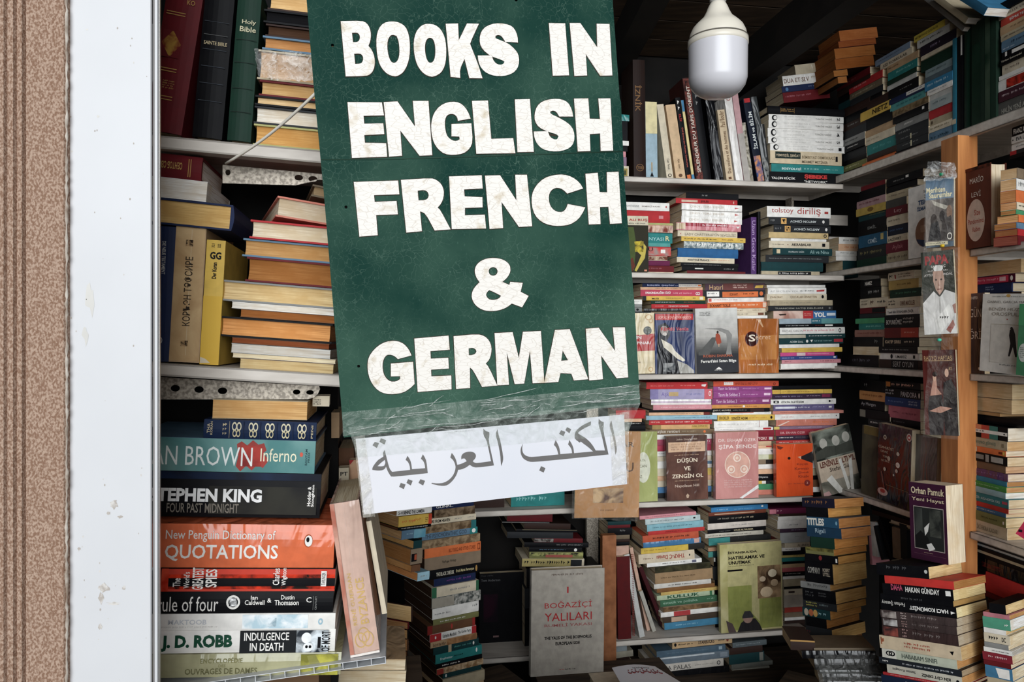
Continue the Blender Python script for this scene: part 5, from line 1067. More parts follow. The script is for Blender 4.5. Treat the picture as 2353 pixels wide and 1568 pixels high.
stack('tall pile ending the third shelf', PB, TB3, 948, '''1490 2076 66 W
1500 2086 94 W |AZ SEÇİLEN YOL,.04,.52,.35,.75,9a9a94,0,.0|~,.55,.8,.4,.7,K|P,R,.83,.4,.97,.3,.96,.6,.83,.65
1490 2090 156 CR |JOHN GRAY,.05,.26,.35,.72,7a5a34|ÇOCUKLAR CENNETTEN,.39,.83,.3,.72,7a5a34|E,.93,.45,.02,.28,K
1520 2150 220 BG |~,.15,.8,.35,.65,8a8472
1505 2150 274 DK |TUANCISM SATIŞ DELİLERİ,.1,.85,.3,.7,b8b4a4|E,.95,.5,.015,.2,GY
1556 2182 324 PE =with_a_face_and_a_big_blue_block|B,0,.47,0,1,e8cdbf,a87a6c,14|P,3a2a24,.08,.4,.2,.35,.2,.55,.1,.6|#,.47,.63,0,1,c22a30|~,.49,.6,.3,.7,e8a090,2|#,.63,1,0,1,2f6fa8|YOL,.64,.83,.2,.85,W,0,.05|#,.85,.99,.3,.65,dfe8ee
1615 2250 402 9fb0ba |#,.5,.66,0,1,2f6f80|#,.66,1,0,1,5a9a9a|~,.52,.64,.3,.7,W
1615 2266 455 K |~,.1,.45,.3,.75,c8c8c4|#,.7,.82,.25,.7,W|~,.55,.68,.3,.7,9a4a44
1620 2272 490 W |RACHEL GIBSON,.04,.35,.35,.7,9a9490|~,.36,.85,.3,.72,d87a84|O,.92,.5,.02,.33,.6,K
1610 2276 557 DT |#,0,.4,.1,.9,b8b09a|~,.45,.95,.3,.65,W
1615 2256 600 DT |ADEM DAL,.16,.37,.4,.75,c8d0cc|E,.43,.5,.018,.25,W|P,W,.48,.3,.52,.25,.5,.7|~,.54,.82,.35,.65,9fc4c0|#,.85,.99,.15,.7,b8303c
1614 2216 658 W w
1640 2246 694 Y |~,.1,.6,.4,.6,a88a2c
1626 2166 740 d84a8c =with_a_pale_patch|#,.3,.46,.1,.9,e8c8c8|#,.5,.9,.3,.5,e88ab4
1626 2196 778 2f4a8c |~,.03,.25,.3,.7,c8d0e8|~,.33,.55,.3,.7,c8d0e8|#,.93,.97,.2,.6,W
1640 2230 812 PK |~,.65,.9,.3,.7,7a2c34|~,.05,.15,.3,.7,7a2c34
1630 2196 850 W
1620 2210 902 c8b8b0 |28 GÜNDE KUANTUM,.28,.87,.3,.82,K,0,.02''', d=.125, off=.002, base=ZT['S3'], roll=-.8)

# ---- fourth shelf
GF = 'face-out books on the fourth shelf'
stack('short pile beside the paper sign', PB, TB4, 1203, '''-20 262 385 R
-20 226 465 PE
-20 256 500 K |~,.4,.85,.2,.7,W
-20 262 530 K
-20 200 590 TO
-20 200 900 DK''', d=.09, off=.02, base=ZT['S4'])
stack('red-topped pile on the fourth shelf', PB, TB4, 1203, '''270 850 118 c8262a |~,.07,.45,.45,.7,e88a80|~,.55,.8,.4,.65,e88a80|P,W,.9,.35,.98,.3,.96,.7,.9,.6
305 895 183 a79dc0 =with_a_pink_end|#,.0,.13,0,1,8a80b0|Aşk,.18,.3,.3,.8,7a6aa8,0,.0|#,.3,.45,.3,.7,c8a870|~,.58,.82,.4,.65,7a7ab0|#,.87,1,0,1,d9606c|O,.96,.45,.02,.26,.6,W
315 885 280 W w |#,0,1,.35,.65,c8b0c4
335 890 334 PK |~,.13,.9,.35,.7,f0c8cc
295 890 380 K
295 870 402 PE |#,.9,1,0,1,7a2c24|~,.35,.85,.35,.65,BR
268 940 434 LB |~,.4,.9,.35,.65,4a7a90
295 892 474 c02c30 |~,.03,.17,.3,.7,f0c0b0|~,.25,.72,.25,.75,f0c8c0|~,.78,.95,.35,.65,f0c0b0
325 872 522 d9a86c |#,0,.15,0,1,a88a4c|#,.68,.97,.1,.9,c8a04c|~,.69,.95,.2,.6,K
300 912 564 7a6248 |aşkın renkleri,.12,.46,.1,.85,e8dccb,0,.0|~,.5,.72,.3,.6,BG|E,.85,.5,.02,.25,O
330 890 614 W
330 888 660 b04a64 |~,.85,.97,.2,.6,W
330 886 714 RO
330 888 772 W |~,.1,.2,.3,.6,GY
330 886 822 CR
330 890 862 W |#,.9,1,.1,.5,SB
330 886 938 CR |#,.88,1,0,1,d9b84c
330 888 1002 PE
330 886 1052 CR
330 888 1112 4a80b0
330 886 1164 DK''', d=.11, off=.006, base=ZT['S4'], roll=.3)
TS_ = '|~,.1,.42,.25,.75,f0d0e8|~,.5,.75,.35,.7,d8a0c8|#,.86,.99,.35,.7,f0c8e0'
stack('magenta-spined pile on the fourth shelf', PB, TB4, 1203, '''905 1525 108 d8502c |#,.16,.3,.1,.75,W|~,.18,.29,.2,.7,O,2|~,.33,.68,.3,.8,7a1c10,2|O,.93,.6,.02,.25,.6,7a1c10
905 1460 158 9a4488 |Tanrı ile Sohbet 1,.08,.42,.15,.75,f0d0e8,0,.0|~,.5,.78,.35,.65,d8a0c8|#,.87,.99,.3,.7,f0c8e0
905 1462 202 9a4488 |Tanrı ile Sohbet 2,.08,.45,.25,.75,f0d0e8,0,.0|~,.5,.76,.4,.65,d8a0c8|#,.86,.97,.3,.65,f0c8e0
892 1447 268 8f3f74 |Tanrı ile Sohbet 3,.07,.42,.25,.75,f0d0e8,0,.0|~,.48,.76,.4,.65,d8a0c8|#,.86,.97,.3,.65,f0c8e0
892 1447 330 d9923c |~,.27,.5,.35,.7,7a3a1c|E,.54,.5,.02,.3,W|~,.58,.76,.35,.7,7a3a1c
890 1440 366 K |JOHN C. MAXWELL,.02,.33,.25,.8,c8c0b0|~,.36,.6,.3,.7,GY|#,.66,.9,.1,.9,3a2420
895 1452 402 W |#,.3,.7,.0,.4,c87a6a|~,.88,.98,.3,.7,GY
945 1487 428 Y |ERKEKLER,.03,.2,.25,.75,4a2c10|SENSİZ ADIM,.24,.52,.2,.8,4a2c10,0,.02|~,.55,.85,.4,.7,d0801c|E,.94,.5,.018,.26,K
910 1425 485 W |~,.07,.5,.35,.7,c8c4bc|#,.83,.836,0,1,9a3a34|~,.5,.8,.35,.7,d8d0c8
915 1470 548 W |~,.1,.6,.35,.7,GY|#,.83,.97,.2,.8,R
900 1482 578 8c2030
900 1478 632 8c2434 |YOK?,.74,.88,.2,.75,e8c8c0,0,.02|#,.92,.98,.2,.75,LG
900 1456 684 d2b088
900 1460 724 PE |#,.9,1,.1,.5,R
900 1486 754 W |P,GY,.93,.2,.97,.3,.96,.8
900 1486 810 PO |#,.0,.9,0,1,d8d8b8
900 1490 856 TO |#,.85,1,.1,.9,2a2420
900 1476 904 W
900 1482 952 PE
900 1480 996 K |Dhyana,.74,.9,.3,.65,c8c8c4
900 1440 1058 Y |#,.86,.93,.1,.9,W|#,.93,1,0,1,DK
900 1488 1092 GN
900 1490 1146 SA''', d=.11, off=.006, base=ZT['S4'])
stack('fourth-shelf pile nearest the corner', PB, TB4, 1200, '''1470 2026 150 K
1465 2030 188 Y |~,.02,.12,.3,.7,O|#,.13,.135,0,1,7a5a1c|~,.17,.68,.35,.65,8a5a1c|#,.86,.865,0,1,7a5a1c
1465 2030 228 3c2c40 |~,.05,.5,.3,.75,8a80a0|~,.57,.8,.3,.6,c8a8c0|#,.83,.97,.15,.7,8a2c50
1450 2068 278 W |#,.04,.12,.25,.7,K|E,.08,.48,.02,.12,W|ETKİN İLETİŞİM,.16,.5,.3,.74,K,0,.03|E,.9,.45,.016,.2,K|~,.92,.96,.3,.6,K
1475 2050 330 6a608c w |#,.03,.35,.3,.65,e8e8f0|~,.35,.6,.3,.7,f0f0f4|~,.64,.85,.3,.6,b0a8c8|#,.91,.96,.3,.6,W
1470 2140 388 d98a78 |~,.1,.6,.3,.7,8a3a2c
1490 2100 418 W |~,.1,.3,.4,.7,d08a84|~,.55,.85,.35,.65,GY|E,.95,.4,.008,.1,K
1500 2076 470 SA w |~,.6,.95,.3,.7,O|P,f0d8c8,.02,.9,.2,.2,.22,.25,.06,.95
1480 2046 534 MU |#,0,.09,0,1,e0c85c|~,.4,.8,.3,.7,c8b0c0
1495 2050 562 a02c3c |DR. ERHAN ÖZER,.08,.5,.3,.72,e8b8b8,0,.0|ŞİFA SENDE,.59,.88,.3,.72,e8b8b8,0,.0
1505 1950 622 3a2c40 |~,.05,.35,.3,.65,W|~,.4,.7,.3,.6,GY
1500 1900 668 c03430 |~,.07,.3,.3,.65,W|~,.4,.9,.25,.7,e8b0a0
1500 1920 712 CR
1500 1920 800 GY
1500 1916 870 W
1500 1922 942 BG
1500 1918 1008 K
1500 1920 1050 BR
1500 1918 1116 W''', d=.11, off=.006, base=ZT['S4'], roll=-.2)
cover('olive-green film-wrapped paperback beside the brown hanging bag, face out', TB4, 130, 374, 590, 1204, 'a8ac6c', ['B,0,1,0,1,b8bc80,8e9458,6', 'E,.45,.51,.27,.22,dcdcc4', 'HALİL,.1,.56,.385,.42,7a7a60', 'CAN,.3,.58,.47,.51,7a7a60', 'YAZ,.2,.4,.62,.66,7a7a60'], -.5, ZT['S4'], wrap=1, group=GF)
cover('brown film-wrapped paperback with a beige band near its top, face out', TB4, 460, 850, 630, 1202, '5a4038', ['B,0,1,.25,1,6a4a40,3c2a28,8', '#,.05,.95,.095,.25,d9b08c', '~,.12,.86,.12,.23,a87a5c,3', 'John Doyle Hill,.25,.75,.04,.075,c8b09c', '~,.2,.8,.29,.31,d9b08c', 'DÜŞÜN,.26,.75,.34,.43,f0dcc0,0,.02', 'VE,.42,.58,.475,.54,f0dcc0,0,.02', 'ZENGİN OL,.13,.89,.575,.655,f0dcc0,0,.02', '~,.2,.8,.69,.71,d9b08c', 'Napoleon Hill,.2,.78,.755,.81,e8cdb8,0,.0', 'P,c8a88c,.46,.93,.5,.9,.54,.93,.52,.97,.48,.97'], -1.0, ZT['S4'], wrap=1, group=GF)
cover('pink film-wrapped paperback with a round spiral emblem, face out', TB4, 926, 1332, 592, 1203, 'c48a86', ['B,0,1,0,1,cf9690,b07470,5', 'DR. ERHAN ÖZER,.07,.94,.09,.145,f2dcd4,0,.0', 'ŞİFA SENDE,.07,.95,.175,.26,f6e4dc,0,.01', 'E,.51,.49,.29,.19,e0a894', 'O,.51,.49,.30,.20,.94,f0d4c0', 'O,.50,.39,.09,.06,.7,f4dccb', 'O,.36,.56,.09,.06,.7,f4dccb', 'O,.66,.56,.09,.06,.7,f4dccb', 'E,.5,.39,.035,.024,f0d0b8', 'E,.36,.56,.035,.024,f0d0b8', 'E,.66,.56,.035,.024,f0d0b8', '~,.2,.85,.71,.84,e0b8b0,4', 'P,f2ece8,.55,.99,.99,.8,1,.85,.62,1'], -.3, ZT['S4'], wrap=1, group=GF, off=-.033)
cover('bright orange film-wrapped paperback with a pencil point on its cover, face out', TB4, 1502, 1848, 706, 1192, 'd5502a', ['B,0,1,0,1,dc5a30,c24420,5', 'P,2a2426,.6,.27,1,.15,1,.38', 'P,d9a080,.58,.25,.68,.24,.68,.3', 'E,.35,.27,.04,.028,2a1814', 'P,7a2c1c,.02,.02,.2,.06,.12,.1,.04,.08', 'Küçük,.56,.88,.37,.42,8a2c18', 'Kırmızı,.5,.88,.45,.5,8a2c18', 'Şimdi,.6,.88,.53,.58,8a2c18', 'Kitabı,.6,.88,.6,.65,8a2c18', 'E,.84,.755,.08,.06,8a2a24', '2,.82,.86,.735,.77,e8b8a0', '~,.32,.75,.745,.78,a83c20'], -.6, ZT['S4'], wrap=1, group=GF)
cover('crumpled film-wrapped paperback with a grey crowd photograph, tilted at the shelf end', TB4, 1885, 2258, 600, 1205, 'c9b49c', ['B,0,1,0,.45,8f9488,2a2c28,12', 'E,.25,.2,.1,.08,b8b4a8', 'E,.58,.2,.1,.08,c0bcb0', 'E,.85,.18,.1,.08,b8b4a8', 'P,4a4c44,.0,.32,.3,.25,.6,.28,1,.25,1,.42,0,.42', "LENİN'LE ALTI YIL,.06,.98,.44,.56,6a3428,0,.03", 'Stefan Gün,.28,.85,.585,.65,4a3c34', 'B,0,1,.78,1,4a4a42,b8b0a0,9', 'P,e8e4da,.15,.75,.3,.7,.55,1,.4,1', 'P,e8e4da,.55,.5,.62,.48,.72,.95,.64,1', 'P,e8e4da,.8,.55,.9,.5,.8,1,.72,1', 'P,d8a8a4,.0,.94,.15,.93,.2,1,0,1'], -12.5, None, wrap=1, group=GF, off=-.032, th=.016)
o = None

# brown wrapped book hanging on the board post
hb = upright('brown bagged paperback hanging before the board post, half behind the paper sign', PB, T0, 1322, 1470, 994, 1192, 'b98c62', ['B,0,1,0,1,b88a60,a07448,5', 'AVCI TAR,.2,.90,.12,.18,5a3c28,0,.02', 'BAZLU,.3,.9,.36,.47,5a3c28,0,.01', 'B,.28,.75,.66,.83,5a4038,c8a880,25', '~,.4,.62,.9,.93,6a4830'], 1.5, 'C', off=-.10, wrap=1, th=.015)
film_strip(PB, -.112, [(1316, 990), (1478, 994), (1464, 1199), (1314, 1192)], 14, 16, .004, film('clear_bag_film', (.95, .9, .82), .05, .08, 30, 1.0), 'bag', None, 12, MP(PB))
tag(bpy.data.objects['bag'], 'clear plastic bag around the brown book on the board post', 'plastic bag')

# ---- fifth shelf
stack('few dark spines beside the board post', PB, TB5, 445, '''60 250 245 DT
60 245 275 DR
60 260 300 K |~,.5,.8,.2,.6,GY
60 240 360 GT
60 240 395 DB
60 238 420 K''', d=.11, off=.05, group='dark spines beside the board post')
stack('dark support pile beside the board post', PB, TB5, 1165, '''60 130 448 K
60 130 800 DK''', d=.09, off=.06, base=ZT['S5'], group='dark spines beside the board post')
sn = cover('dark red spiral notebook standing beside the board post', TB5, 138, 246, 535, 1155, '5c1416', [], -1.0, ZT['S5'], off=-.025, th=.012, name='spiral_notebook', cat='notebook')
coil = MB(); wire = plain('red_plastic_coil', 'a83c34', .4)
for i in range(46):
    z = .006 + i * .0056; P = ellipse(0, 0, .0035, .0072, 8)
    coil.tube([(.031 + x * .9, .006 + y, z + .0004 * k) for k, (x, y) in enumerate(P + P[:1])], .0006, wire, 5)
cc = coil.build('spiral_coil', None); cc.parent = sn
cover('pinkish-backed folder standing behind the dark red spiral notebook', TB5, 130, 238, 450, 1150, 'c9a08c', ['#,.0,.8,.1,.3,d8cfc4'], -1.0, ZT['S5'], off=-.012, th=.006, name='folder', cat='folder')
for lab, xa, xb, y0, y1, c, ln in (('white folder leaning beside the spiral notebook', 258, 302, 520, 1160, 'c8c8c4', -11), ('peach thin folder leaning over the white one', 310, 338, 462, 1155, 'd2a890', -12.3), ('grey-green folder leaning low between the peach and maroon ones', 372, 404, 820, 1138, 'b0aca0', -19), ('maroon thin hardback leaning on the slanting pile', 412, 446, 620, 1165, '43141a', -22)):
    upright(lab, PB, TB5, xa, xb, y0, y1, c, [], ln, 'VS', base=ZT['S5'], off=-.022 + .046 * abs(ln + 11) / 11 if ln != -12.3 else .025, d=.04, name='folder', cat='folder', group='folders leaning on the fifth shelf')
stack('slanting pile on the fifth shelf', PB, TB5, 1128, '''320 786 176 PK |~,.1,.8,.35,.7,8a4a50
366 820 206 b8c8c8 |~,.1,.7,.35,.7,5a6a6c|#,.87,.91,.3,.6,K
380 846 254 7fb4c0 |~,.1,.8,.35,.65,3a6a78
390 856 308 c02c28 |~,.3,.6,.3,.7,7a1410
344 806 340 c4522c |~,.18,.85,.3,.75,4a1c10
350 826 394 3f7aa8 w |#,.88,.97,.1,.9,d8a898
330 856 440 2c2a26 =with_a_yellow_spine_band|#,0,.74,.0,1,d8b42c|~,.05,.4,.35,.65,8a6a14
310 772 490 d9c6a8 |THKP-C Davası,.32,.82,.28,.72,a83c30,180,.02|~,.08,.26,.4,.65,7a5a44|#,.9,.92,.4,.6,K
380 832 566 W |~,.28,.7,.3,.7,K|#,.82,.9,.2,.8,6a6a80
448 906 604 3c3a2a |B,0,1,.1,.9,4a4630,2a281c,30
446 920 656 a5845c |~,.1,.7,.4,.6,5a4028
438 910 746 d8d2c8 |~,.25,.75,.3,.7,K
462 940 784 8a5c2c
496 966 816 d8b458 |~,.3,.8,.3,.7,8a6424
462 936 842 b4c4a0 =with_widely_spaced_capitals|KULLUK,.18,.74,.15,.8,2c5a40,0,.03|#,.92,.96,0,1,3a7a50
490 960 886 3c6c4c |estetik ve politika,.05,.65,.2,.75,a8c8b0,0,.0|~,.82,.95,.3,.6,a8c8b0
514 976 938 TO |B,0,1,.1,.9,8d7050,5a4430,40
494 980 984 W =with_a_red_middle|#,.22,.5,0,1,c03a3c
510 980 1024 4a3c30 |#,.15,.42,.1,.9,c8a88c
524 986 1072 3a84a8 |~,.2,.6,.35,.65,8fc4d8''', xref=640, roll=-2.6, d=.12, off=.0)
stack('blue-topped pile on the fifth shelf', PB, TB5, 1122, '''910 1376 118 2a80b8 |~,.1,.3,.4,.7,a8d0e8|E,.9,.35,.02,.2,W|~,.4,.75,.5,.8,7ab8dc
888 1360 160 7a3c28 |#,.1,.8,.4,.7,c8a080
888 1376 188 K |~,.15,.5,.3,.65,8a8478|~,.5,.75,.3,.65,b8a888
880 1362 250 d8ccc0 |~,.4,.8,.35,.65,GY
880 1360 302 K |LOUIS ALTHUSSER,.45,.78,.25,.7,c8b890,0,.02|~,.2,.4,.4,.7,GY
860 1340 334 c8c0b0 |~,.05,.8,.35,.75,5a5048
888 1400 368 2c2c2c w |#,0,.34,0,1,2f8a86
960 1480 422 DR
885 1200 452 TN |#,.0,.2,0,1,c0906c
885 1200 486 DT |#,0,.12,0,1,3a8a80
930 1200 526 K |#,.0,.05,.1,.5,W
926 1200 610 DK
940 1200 720 K
930 1200 840 DB
940 1200 960 K''', d=.09, off=.012, roll=-1.6)
stack('narrow pile behind the olive book', PB, TB5, 1108, '''1390 1690 138 6a1c40 |#,0,.18,.1,.9,d07a8a|~,.2,.34,.2,.7,d9a0b0
1470 1690 182 DB
1460 1696 204 W
1456 1696 238 W |~,.4,.7,.4,.7,GY
1476 1702 302 4a3448 |~,.4,.9,.3,.6,LI
1478 1722 338 b4b8b8 |~,.5,.7,.3,.5,GY
1516 1722 422 CR |ALLENDE,.5,.95,.3,.8,4a3c2c
1490 1646 462 W |~,.2,.8,.3,.7,K
1500 1680 490 K
1490 1680 520 d0b85c |~,.5,.95,.3,.7,K
1490 1680 545 TL
1500 1680 572 K
1490 1680 596 TN
1495 1680 626 c05a60
1500 1680 664 K |~,.1,.8,.2,.5,W
1500 1680 694 W
1510 1680 722 BG
1510 1680 776 K
1512 1680 804 CR |#,.2,.5,.3,.6,DB
1510 1680 852 b8ac9c
1515 1680 952 b83c2c
1515 1680 994 TO
1515 1680 1034 W
1515 1680 1062 DB''', d=.11, off=.012, group=None)
cover('olive paperback with a sepia family photograph, face out on the fifth shelf', TB5, 985, 1494, 428, 1108, 'c0b678', ['B,0,.12,0,1,c8c090,a8a068,12', '#,.12,.62,.48,.98,8f9440', '#,.62,.98,.64,.98,8f9440', 'P,c0b678,.5,.48,.62,.48,.62,.9,.5,.8', 'İSTANBUL\'DA,.13,.6,.08,.112,K,0,.03', 'HATIRLAMAK VE,.14,.72,.14,.178,K,0,.03', 'UNUTMAK,.14,.5,.195,.232,K,0,.03', '~,.14,.55,.245,.258,5a5a40', '#,.12,.36,.29,.31,K', 'B,.6,.98,.27,.64,a88a68,3c2c20,16', 'E,.84,.36,.07,.045,d9c8a8', 'E,.68,.42,.05,.03,c8b090', 'E,.74,.57,.1,.06,d2b892', 'E,.87,.47,.06,.04,b89c78', 'P,2c2a2c,.26,1,.32,.9,.4,.86,.55,.86,.62,.93,.66,1', 'E,.43,.84,.08,.07,a88474', 'P,3a3a3c,.34,.83,.38,.77,.47,.77,.52,.83,.52,.85,.34,.85', 'P,5a4a48,.08,.86,.18,.9,.24,1,.12,1'], -1.2, ZT['S5'], wrap=1, off=-.03, th=.02, group=None)

# ---- below the fifth shelf
stack('bottom pile under the fifth shelf', PB, TB5, 1640, '''630 972 1180 K |~,.1,.9,.3,.7,W
588 1082 1208 c8a474 |~,.1,.35,.4,.7,K|STARBUCKS,.43,.7,.28,.72,4a3c34,0,.03|~,.77,.88,.35,.65,K|E,.92,.5,.02,.22,8a3a2c|E,.05,.5,.02,.22,K
460 1028 1288 4a6274 |~,.15,.75,.4,.6,6f8798|#,.9,.95,.2,.7,9ab0bc
450 1056 1336 6a7884 w |#,0,.8,.1,.3,c8d0d4|#,.88,.98,.2,.8,8a96a0
416 1012 1404 c8c0b4 |PARA PALAS,.07,.54,.25,.85,4a4648,0,.0|~,.6,.85,.4,.65,9a948c|O,.93,.5,.025,.28,.6,4a4648
440 1060 1464 K w
440 1060 1550 K w''', d=.13, off=-.02, roll=-2)
stack('dim pile beside the bottom pile', PB, TB5, 1640, '''1085 1366 1232 5a6468 |~,.1,.8,.35,.65,9aa4a8
1062 1332 1278 DB
1056 1346 1326 DT |#,.86,.97,.1,.9,8a8a80
1076 1416 1408 6a6c64
1080 1390 1452 8a887c
1070 1400 1480 K w''', d=.13, off=-.01, roll=-2)
stack('pale ends low beside the board post', PB, TB5, 1480, '''60 190 1232 BG
60 216 1270 9aa4a8
60 268 1320 b0a894
60 240 1375 DB
60 295 1450 a8987c''', d=.1, off=.03, roll=-4)
bench('low_bench', (.745, 2.42), .34, .12, .44, 9, 'low bench under the bottom piles of the back bookcase', 'bench')

# ============================================================ side wall: top shelf under the roof
def rs(phrase, T, yend, rows, base=None, **k):
    k.setdefault('d', .12); k.setdefault('off', .003)
    return stack(phrase, PR, T, yend, rows, base=base, **k)
R1, R2, R3, R4 = (ZT[k] for k in ('R1', 'R2', 'R3', 'R4'))
rs('farthest column on the top side shelf', TC1, 1400, '''640 900 600 DR |~,.1,.6,.3,.7,a8504a
640 905 655 DB
650 900 715 K
650 910 770 DT
660 900 830 DB
690 880 900 K
690 870 960 DB |~,.2,.7,.3,.6,GY
700 870 1020 DK
690 860 1085 GY |~,.1,.7,.35,.7,DK
690 860 1140 K |~,.2,.7,.3,.6,W
690 870 1200 DK
690 875 1262 K
690 870 1300 OL |~,.1,.7,.3,.7,d8d09a
690 850 1350 DB''', xref=780, base=R1)
PBc = Plane(2010, 2.36, 8)
stack('page-end pile atop the farthest column', PBc, TC1, 655, '''650 960 232 DB p9c5e32
645 950 318 DR p8a4c26
612 940 372 DB p9a6030
616 932 455 DB p905426
606 720 545 K pa06a38
640 715 600 K pa46c3c''', xref=780, roll=-9, form='E', d=.12, off=0, split=True)
rs('second column on the top side shelf', TC1, 1340, '''735 1002 582 R |~,.15,.55,.35,.65,e8a8a0
740 1000 645 GT |~,.1,.8,.3,.7,b8b08a
745 1005 700 DK
740 1000 755 K |~,.1,.3,.3,.7,W
820 1060 785 DB
825 1066 850 Y =with_big_dark_capitals|NIETZ,.42,.92,.2,.75,3a2c14,0,.03
868 1080 925 K
862 1100 1015 TN h
864 1095 1075 CR |~,.05,.5,.3,.7,BG
880 1128 1140 TL |~,.2,.8,.3,.7,4aa8a4
880 1115 1222 DB
840 1110 1270 O''', xref=950, base=R1)
rs('third column on the top side shelf', TC1, 1290, '''945 1222 352 7a90a8 |~,.1,.8,.35,.65,4a5c74
985 1240 405 CR |SİZ KORKULAR,.1,.85,.25,.75,4a3a2c
1040 1288 458 TN |~,.05,.4,.3,.7,5a3a20
1046 1280 515 TL |~,.3,.9,.3,.7,7ac8c0
1040 1275 580 DG
1040 1275 622 LG
1050 1290 662 K |~,.4,.8,.4,.6,GY
1055 1342 742 NV |#,.5,1,.1,.7,e8e4dc|~,.55,.95,.25,.55,DK
1064 1345 792 4a9a98 |~,.2,.9,.3,.7,2a6a70
1084 1370 848 TO |B,0,1,.1,.9,8d7858,5a4a34,60
1086 1368 905 K |#,.84,.9,.2,.6,W
1100 1368 965 GY |~,.3,.6,.3,.7,W
1108 1370 1025 DK |~,.1,.5,.3,.7,GY
1112 1368 1080 DK |~,.15,.7,.3,.6,8a8a88|#,.46,.5,.1,.9,d8d0a8
1116 1368 1135 DK |~,.2,.7,.3,.6,8a8a88|#,.46,.5,.1,.9,d8d0a8
1100 1370 1195 K |T.C. HANÇER,.15,.85,.25,.7,c8344c''', xref=1180, base=R1)
rs('fourth column on the top side shelf', TC1, 1170, '''1255 1500 208 d8c02c |METİN YAVUZ ÖZGÜRLÜK,.05,.8,.25,.7,5a4a14
1280 1538 262 LG |~,.1,.8,.3,.7,DK
1305 1592 328 2a2230 |~,.3,.6,.3,.7,9a8aa8
1310 1575 408 CR
1310 1562 448 DG
1345 1562 540 8aa0a4 |~,.1,.8,.3,.7,5a6c70
1340 1562 600 5a6c74
1340 1562 640 2a84b0 |~,.1,.9,.3,.7,b8e0f0
1360 1562 712 W |~,.1,.8,.3,.7,GY
1370 1562 762 LG |#,.1,.95,.35,1,a8b4b4|~,.2,.8,.5,.75,6a7a7c
1375 1562 885 R
1372 1562 955 BG |E,.15,.5,.04,.25,5a4a34
1370 1562 1008 CR |~,.1,.9,.3,.7,8a7a5c
1370 1562 1060 SB |~,.1,.9,.3,.7,2a4a5c''', xref=1400, base=R1)
G = 'books standing at the near end of the side wall top shelf'
def rup(lab, T, x0, x1, y0, y1, c, spec=(), lean=0, form='VS', **k): return upright(lab, PR, T, x0, x1, y0, y1, c, spec, lean, form, **k)
rup('thin teal paperback standing before the green volumes', TC1, 1562, 1592, 308, 1045, '1f7f9a', ['#,0,1,.82,.87,d8c8a8'], 0, base=R1, group=G)
rup('thin black book standing before the green volumes', TC1, 1600, 1642, 290, 1020, 'K', ['~,.3,.6,.15,.9,GY', '#,.7,1,0,.2,W'], 0, base=R1, group=G)
rup('slim dark green volume standing on the side wall top shelf', TC1, 1650, 1705, 215, 985, 'DG', [], 0, base=R1, hard=True, group=G)
rup('broad dark green volume beside the spine stack at the picture edge', TC1, 1708, 1905, 150, 975, '1d3327', ['B,.6,.8,0,1,1d3327,4a5a4a,9', 'B,.05,.4,.2,1,1d3327,14241b,8'], 0, base=R1, hard=True, group=G, off=.0)
# leaning magazines over the corner of the top shelf
for i, (x0, y0, x1, y1, c, wd, lab) in enumerate(((1310, -20, 1640, 250, 'GY', .05, 'grey magazine lying aslant over the green volumes'), (1385, -20, 1660, 190, 'BG', .03, 'beige magazine lying aslant over the grey one'), (1600, -10, 1810, 125, '2a6f94', .03, 'blue book lying aslant near the picture top edge'))):
    A, B = PR.hit(*px(TC1, x0, y0), -.012 - .02 * i), PR.hit(*px(TC1, x1, y1), -.012 - .02 * i)
    u = (B - A).normalized(); z = PR.n.cross(u); z = -z if z.z < 0 else z
    make_book(frame((A + B) / 2, u, PR.n, z), (B - A).length, .15, .012 + .004 * i, 'S', c, 'W', lab, (), group='aslant books over the green volumes', split=True)
rs('outermost pile on the top side shelf', TC1, 890, '''1905 2240 -20 K
1895 2240 62 CR |BELLEK UYANIŞ,.3,.95,.3,.75,7a6a5c
1950 2240 118 c8402c |ŞİFRE TETİ,.25,.75,.25,.7,W,0,.02
1945 2240 178 TN |~,.3,.8,.35,.65,8a6a44
1950 2240 248 BG |~,.1,.7,.3,.7,5a5044
1955 2240 300 SB |~,.3,.7,.25,.6,2a3c54|~,.05,.4,.7,.9,c8d8e8
1958 2240 392 K |#,.1,.16,.1,.8,W|#,.3,.7,.2,.8,W
1945 2240 440 K |Türkan Esensoydal,.03,.6,.3,.7,d8d0b8
1960 2240 500 CR |~,.1,.5,.3,.7,8a7a6a
1935 2240 575 W
1900 2240 612 W |#,.02,.1,.3,.7,GY|B,.3,.9,.1,.9,c8382a,2a1614,40
1930 2240 700 4a2430 |~,.1,.7,.35,.65,c8b0b4
1870 2240 790 5a5854 |HALİN YENİ AKLI,.25,.85,.3,.65,b8b4a8''', xref=2030, base=R1)

